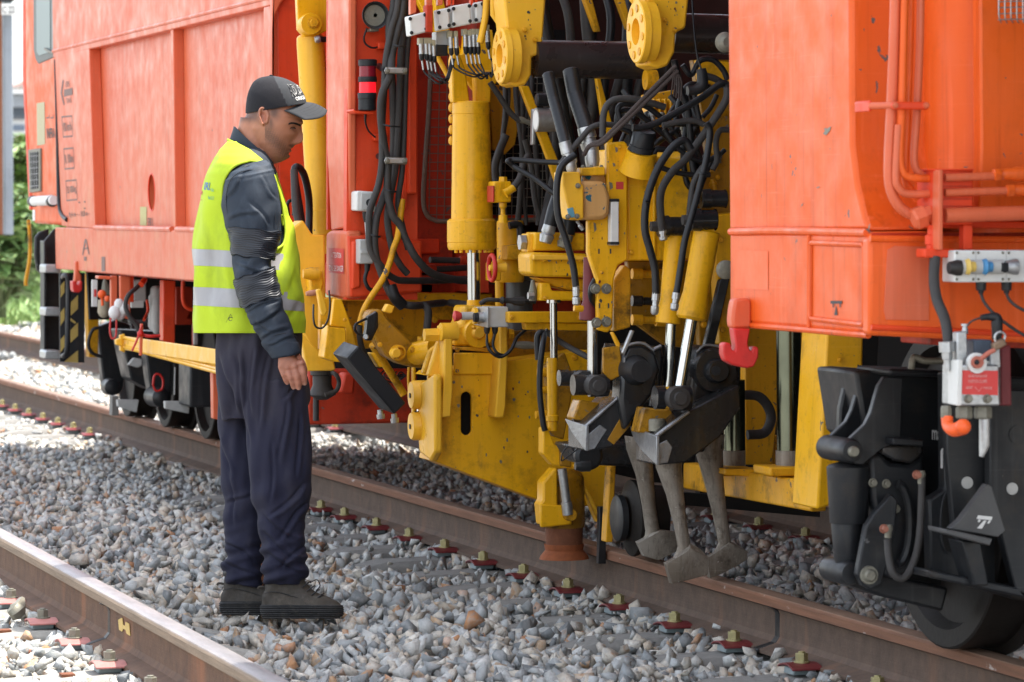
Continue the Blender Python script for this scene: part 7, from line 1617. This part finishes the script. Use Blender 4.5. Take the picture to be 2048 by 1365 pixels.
# cap
CK = [((538, 152), (546, 152), .006), ((521, 155.5), (566, 156), .033), ((508, 163), (583, 163), .054), ((500, 176), (597, 172), .070), ((495, 190), (604, 182), .079), ((492, 208), (610, 194), .084), ((491, 226), (613, 206), .085), ((493, 226), (610, 206), .081)]
def capring(x):
    n = len(CK)-1; k = min(int(x), n-1); f = x-k; Q = [CK[max(0, min(n, j))] for j in (k-1, k, k+1, k+2)]
    def cr_(g_):
        p0, p1, p2, p3 = [g_(q) for q in Q]
        if k == 0: p0 = 2*p1-p2
        return .5*(2*p1+(p2-p0)*f+(2*p0-5*p1+4*p2-p3)*f*f+(3*p1-p0-3*p2+p3)*f**3)
    return cr_(lambda q: q[0][0]), cr_(lambda q: q[0][1]), cr_(lambda q: q[1][0]), cr_(lambda q: q[1][1]), cr_(lambda q: q[2])
rg = []
for i in range(85):
    x = i/84*7; u0, v0, u1, v1, wd = capring(x); r = []
    for k in range(120):
        t = 2*math.pi*k/120; c, s = sup(t, 2.1); f = (c+1)/2; r.append(mp(u0+(u1-u0)*f, v0+(v1-v0)*f, wd*s))
    rg.append(r)
cb = MB().rings(rg, True, False); cp = build('cap', cb, [CPB, CPF], man, smooth=60)
for poly in cp.data.polygons:
    c = cp.data.vertices; p_ = sum((c[i].co for i in poly.vertices), Vector())/len(poly.vertices)+WLOC[cp.name]; u, v, z = proj(p_)
    if u > 547+(v-152)*.47: poly.material_index = 1
brt = []; 
def brim(s, t):
    r = (612-44*s*s, 205+17*s*s, .079*s); o_ = (654-46*s*s, 221+19*(1-(1-abs(s))**2), .083*s)
    k = t+.12*math.sin(math.pi*t)*(1-abs(s)); v = r[1]+(o_[1]-r[1])*t-3.5*math.sin(math.pi*t)*(1-abs(s)*.6); return mp(r[0]+(o_[0]-r[0])*t, v, r[2]+(o_[2]-r[2])*t)
vs = [brim(-1+2*i/28, j/10) for i in range(29) for j in range(11)]; fs = [(i*11+j, (i+1)*11+j, (i+1)*11+j+1, i*11+j+1) for i in range(28) for j in range(10)]
br = build('brim', MB().add(vs, fs), CPF, cp, smooth=80); so = br.modifiers.new('thick', 'SOLIDIFY'); so.thickness = .0032; so.offset = 0
for t_ in (.35, .5, .65, .8): build('brim_stitch', MB().tube([brim(-.92+1.84*i/20, t_)+Vector((0, 0, .0018)) for i in range(21)], .0006, 5, False), CPB, cp)
build('cap_button', MB().ball(mp(542, 151.5, 0), .006, 1, 1, .5), CPB, cp)
build('cap_strap', MB().fr([(0, 0), (1, 0), (1, 1)], 14, .01), CPB, cp) if False else None
def onC(u, v):
    lo_, best = None, 9
    for i in range(60):
        x = i/59*6; u0, v0, u1, v1, wd = capring(x)
        f = (u-u0)/(u1-u0) if u1 != u0 else .5
        if 0 <= f <= 1:
            vv = v0+(v1-v0)*f
            if abs(vv-v) < best: best = abs(vv-v); lo_ = (f, wd)
    if lo_ is None: return mp(u, v, .004)
    c = 2*lo_[0]-1; return mp(u, v, lo_[1]*max(0, 1-abs(c)**2.1)**(1/2.1)+.0016)
text('cap_lettering', cp, GRY, 'ADID', ((570.2, 168.4), (598.4, 170.6), (606.4, 187.8), (585.2, 194.8)), lambda u, v: onC(u, v), .05)
text('cap_lettering', cp, CPB, 'ADID', ((571, 169), (599, 171), (607, 188), (586, 195)), lambda u, v: onC(u, v)+Vector((-.0006, -.0010, 0)), .0)
text('cap_lettering', cp, WHP, 'ORIGI', ((590, 194.5), (607.5, 191), (610.5, 198.5), (593, 202)), onC, .03)
# boots
BTM = paint('dusty_boot_leather', (.034, .030, .025), (.082, .070, .055), .6, .2, .5, (.13, .11, .085), .2, (.12, .1, .08), seed=15, sc_=6)
SOL = paint('boot_sole', (.018, .020, .022), (.035, .034, .032), .6, .1, .5, (.11, .095, .075), 0, seed=16, sc_=6)
def boot(du, dv, b0):
    T_ = [(1150, 532, 604, b0, .046), (1165, 530, 612, b0, .045), (1178, 529, 622, b0, .044), (1188, 527, 640, b0, .044), (1196, 525, 662, b0, .046), (1204, 524, 676, b0, .048), (1213, 523, 684, b0, .050), (1222, 523, 685, b0, .050)]
    T_ = [(v+dv, a+du, c+du, b, d) for v, a, c, b, d in T_]
    o = build('boot', MB().rings(loft(T_, 36, 48, 2.5, disp=lambda u, v, b, c, s: .9*math.sin(u*.16+v*.12)+.7*math.sin(u*.3-v*.2))), BTM, man, smooth=70)
    T2 = [(1210, 523, 684, b0, .050), (1213, 520, 687, b0, .054), (1222, 520, 688, b0, .054), (1230, 521, 687, b0, .053), (1238, 524, 680, b0, .049)]
    T2 = [(v+dv, a+du, c+du, b, d) for v, a, c, b, d in T2]
    build('sole', MB().rings(loft(T2, 24, 64, 2.5, disp=lambda u, v, b, c, s: 1.1*math.sin(v*1.5)+(1.6*math.sin(u*.55) if v > 1228+dv else 0))), SOL, o, smooth=50)
    T3 = [(1148, 530, 604, b0, .052), (1154, 527, 610, b0, .053), (1160, 528, 612, b0, .050)]; T3 = [(v+dv, a+du, c+du, b, d) for v, a, c, b, d in T3]
    build('padded_collar', MB().rings(loft(T3, 12, 40, 2.4)), SOL, o, smooth=70)
    for k in range(4):
        u, v = 617+k*9+du, 1166+k*8+dv; build('lace', MB().tube([mp(u-12, v+9, b0+.040), mp(u-2, v+1, b0+.036), mp(u+3, v-2, b0+.012), mp(u+4, v-2, b0-.02)], .0026, 6), RUB, o)
    build('lace', MB().tube([mp(620+du, 1166+dv, b0+.02), mp(634+du, 1160+dv, b0+.03), mp(640+du, 1172+dv, b0+.035), mp(632+du, 1182+dv, b0+.038)], .002, 6), RUB, o)
    build('boot_seam', MB().tube([mp(u+du, v+dv, b0+bb) for u, v, bb in ((527, 1188, .043), (548, 1184, .0465), (575, 1190, .047), (600, 1198, .0455), (612, 1208, .0475))], .0016, 6), SOL, o)
    build('heel_tab', MB().tube([mp(u+du, v+dv, b0) for u, v in ((534, 1176), (520, 1174), (516, 1178))], .004, 6), BTM, o)
boot(0, 0, .09); boot(-82, -7, -.10)
# ------------------------------------------------------------------ background beyond the far end of the machine
PST = paint('grey_post', (.20, .23, .26), (.27, .30, .33), .6, .3, .3, (.12, .11, .1), .2, seed=20)
yq_ = 44.0
pm = empty('catenary_post', PG(10, 560), 'grey lattice post with a small white number plate at the left edge', 'post')
for (u0, u1, dy_) in ((5, 24, 0),): F('post_web', pm, PST, [(u0, -600), (u1-1, -600), (u1+3, 470), (u0+4, 470)], yq_, .30, .01)
F('post_flange', pm, RUS, [(-10, -600), (2, -600), (6, 470), (-8, 470)], yq_-.1, .04, .004)
pl_ = F('number_plate', pm, WHT, [(3, 8), (36, 8), (35, 30), (3, 30)], yq_-.12, .02, .004)
text('lettering', pl_, BKP, 'C 22', ((5, 13), (29, 12), (29, 27), (5, 27)), onF(yq_-.123), .015)
F('post_cap', pm, BLK, [(-10, -4), (30, -4), (30, 3), (-10, 3)], yq_-.12, .1, .01)
# earth bank, stones, grass, leafy plants
mgr, t, P, pos = base_mat('earth_bank_soil'); t.links.new(mix(t, noise(t, pos, 2, 6), (.10, .09, .05), (.07, .11, .03)), P.inputs['Base Color']); P.inputs['Roughness'].default_value = 1
bm = bmesh.new(); NXb, NYb = 60, 40
vs = []
for j in range(NYb+1):
    for i in range(NXb+1):
        x = -8+50*i/NXb; y = 46+60*j/NYb; h = -.1+1.0*min(1, max(0, (y-47)/7))+1.6*min(1, max(0, (y-54)/30))+.25*mnoise.noise(Vector((x*.35, y*.35, 0)))
        vs.append(Vector((x, y, h)))
fs = [(j*(NXb+1)+i, j*(NXb+1)+i+1, (j+1)*(NXb+1)+i+1, (j+1)*(NXb+1)+i) for j in range(NYb) for i in range(NXb)]
def bank_h(x, y): return -.1+1.0*min(1, max(0, (y-47)/7))+1.6*min(1, max(0, (y-54)/30))+.25*mnoise.noise(Vector((x*.35, y*.35, 0)))
build('earth_bank', MB().add(vs, fs), mgr, smooth=80, origin=(0, 0, 0)); tag(bpy.data.objects['earth_bank'], kind='structure')
def leafmat(name, a, b):
    m, t, P, pos = base_mat(name); ri = NN(t, 'ShaderNodeNewGeometry').outputs['Random Per Island']
    t.links.new(mix(t, ri, a, b), P.inputs['Base Color']); P.inputs['Roughness'].default_value = .5; P.inputs['Subsurface Weight'].default_value = .15; P.inputs['Transmission Weight'].default_value = .0
    return m
GRS1 = leafmat('grass_blades', (.15, .25, .06), (.30, .41, .14)); LF1 = leafmat('broad_leaves', (.11, .20, .055), (.24, .33, .13)); LF2 = leafmat('bush_leaves', (.10, .17, .035), (.22, .31, .09))
rl_ = random.Random(11)
def mesh_obj(name, vs, fs, mat, par=None):
    me = bpy.data.meshes.new(name); org = Vector(vs[0]); me.from_pydata([tuple(Vector(p)-org) for p in vs], [], fs); me.materials.append(mat); return link(name, me, par, org)
vs, fs = [], []
for i in range(16000):
    Z = rl_.uniform(46.5, 56); u = rl_.uniform(-160, 480); p = PZ(u, 500, Z); x, y = p.x, p.y; h = bank_h(x, y); n = len(vs); L_ = rl_.uniform(.12, .42); a = rl_.uniform(0, 6.28); w_ = .018
    dx, dy_ = math.cos(a)*w_, math.sin(a)*w_; lx, ly = rl_.gauss(0, .10), rl_.gauss(0, .10)
    vs += [(x-dx, y-dy_, h-.03), (x+dx, y+dy_, h-.03), (x+lx*.5+dx*.7, y+ly*.5+dy_*.7, h+L_*.6), (x+lx*.5-dx*.7, y+ly*.5-dy_*.7, h+L_*.6), (x+lx*1.4, y+ly*1.4, h+L_)]; fs += [(n, n+1, n+2, n+3), (n+3, n+2, n+4)]
o = mesh_obj('tall_grass', vs, fs, GRS1); tag(o, 'tall light green grass on the bank beyond the track', 'grass', kind='stuff')
def leafy(name, u, vb, Z, h, w_, nl, mat, lab, cat, big, grp=None):
    p = PZ(u, vb, Z); e = empty(name, p, lab, cat, grp); vs, fs, st = [], [], MB()
    for s_ in range(max(2, nl//40)):
        st.tube([p+Vector((rl_.gauss(0, .05), rl_.gauss(0, .05), -.2)), p+Vector((rl_.gauss(0, w_*.3), rl_.gauss(0, w_*.3), h*.5)), p+Vector((rl_.gauss(0, w_*.5), rl_.gauss(0, w_*.5), h*.95))], [.03, .02, .008], 6)
    for i in range(nl):
        k = rl_.random()**.7; c = p+Vector((rl_.gauss(0, w_*.42)*(.6+.4*math.sin(k*3)), rl_.gauss(0, w_*.42), h*k)); a = rl_.uniform(0, 6.28); d = Vector((math.cos(a), math.sin(a), rl_.uniform(-.5, .7))).normalized()
        sd_ = d.cross(Vector((0, 0, 1))).normalized()*big*rl_.uniform(.18, .3); L_ = big*rl_.uniform(.6, 1.2); n = len(vs)
        vs += [c, c+d*L_*.45+sd_, c+d*L_+Vector((0, 0, -.25*L_)), c+d*L_*.45-sd_]; fs += [(n, n+1, n+2, n+3)]
    mesh_obj('foliage', vs, fs, mat, e); build('stem', st, mgr, e); return e
leafy('broadleaf_plant', 34, 560, 45.5, .85, .5, 260, LF1, 'broad-leaved plant low at the left edge, right beside the grey post', 'plant', .34)
leafy('broadleaf_plant', 5, 600, 45.2, .9, .5, 200, LF1, 'broad-leaved plant cut by the left picture edge', 'plant', .32)
leafy('broadleaf_plant', 62, 470, 49, .6, .5, 260, LF1, 'light green plant between the post and the cab, above the stones', 'plant', .24)
leafy('bush', 40, 410, 56, .85, .8, 900, LF2, 'green bush behind the post, lower of the two', 'bush', .2)
leafy('bush', 80, 430, 62, 1.25, 1.2, 1500, LF2, 'yellow green bush higher up behind the post', 'bush', .22)
STW = plain('pale_wall_stone', (.30, .26, .20), .9, 0, .4, 6, .6)
vsn = stone_variants(14, 77)
sw = empty('stone_heap', PG(60, 590), 'heap of pale rocks on the bank below the plants, left of the black fender', 'rock heap')
for i in range(26):
    V, Fq = vsn[i % 14]; p = PZ(26+rl_.uniform(0, 80), 470+rl_.uniform(0, 60), 49.5+rl_.uniform(-.5, .5)); me = bpy.data.meshes.new('rock'); k = rl_.uniform(.2, .38); me.from_pydata([tuple(x*k) for x in V], [], [tuple(int(a) for a in q) for q in Fq]); me.materials.append(STW); link('rock', me, sw, p)
# bridge, white building and hazy town far away
FB = plain('far_grey_concrete', (.25, .27, .29), .9, 0, .1, 2, 0); FW = plain('far_white_wall', (.62, .63, .62), .9, 0, .05, 2, 0); FD = plain('far_dark_blue', (.12, .15, .19), .8, 0, .1, 2, 0)
br_ = empty('road_bridge', PZ(30, 240, 130), 'grey road bridge far behind the post', 'bridge')
F('bridge_deck', br_, FB, [(-200, 188), (400, 186), (400, 214), (-200, 214)], 125, 6, 0); F('bridge_girder', br_, FD, [(-200, 214), (400, 214), (400, 234), (-200, 234)], 126, 4, 0); F('parapet', br_, FW, [(-200, 182), (400, 180), (400, 187), (-200, 188)], 124.8, .4, 0)
for u in (-60, 180): F('pier', br_, FB, [(u, 234), (u+24, 234), (u+24, 300), (u, 300)], 127, 3, 0)
bw_ = empty('white_building', PZ(30, 270, 150), 'long low white building far away under the bridge', 'building')
F('wall', bw_, FW, [(-120, 238), (260, 238), (260, 275), (-120, 275)], 150, 8, 0); F('roof', bw_, FB, [(-124, 236), (264, 236), (264, 239), (-124, 239)], 149.8, 8.6, 0)
for i in range(6): F('window', bw_, FD, rect(-100+i*60, 250, -70+i*60, 262), 149.9, .3, 0)
tb = empty('distant_block', PZ(46, 190, 210), 'pale blocks of flats seen above the bridge', 'building'); F('wall', tb, FW, [(34, 170), (44, 164), (66, 166), (66, 190), (34, 190)], 205, 12, 0); F('roof', tb, plain('far_pink_roof', (.45, .30, .26), .9), [(34, 171), (50, 160), (66, 168), (66, 171), (34, 173)], 204, 3, 0)
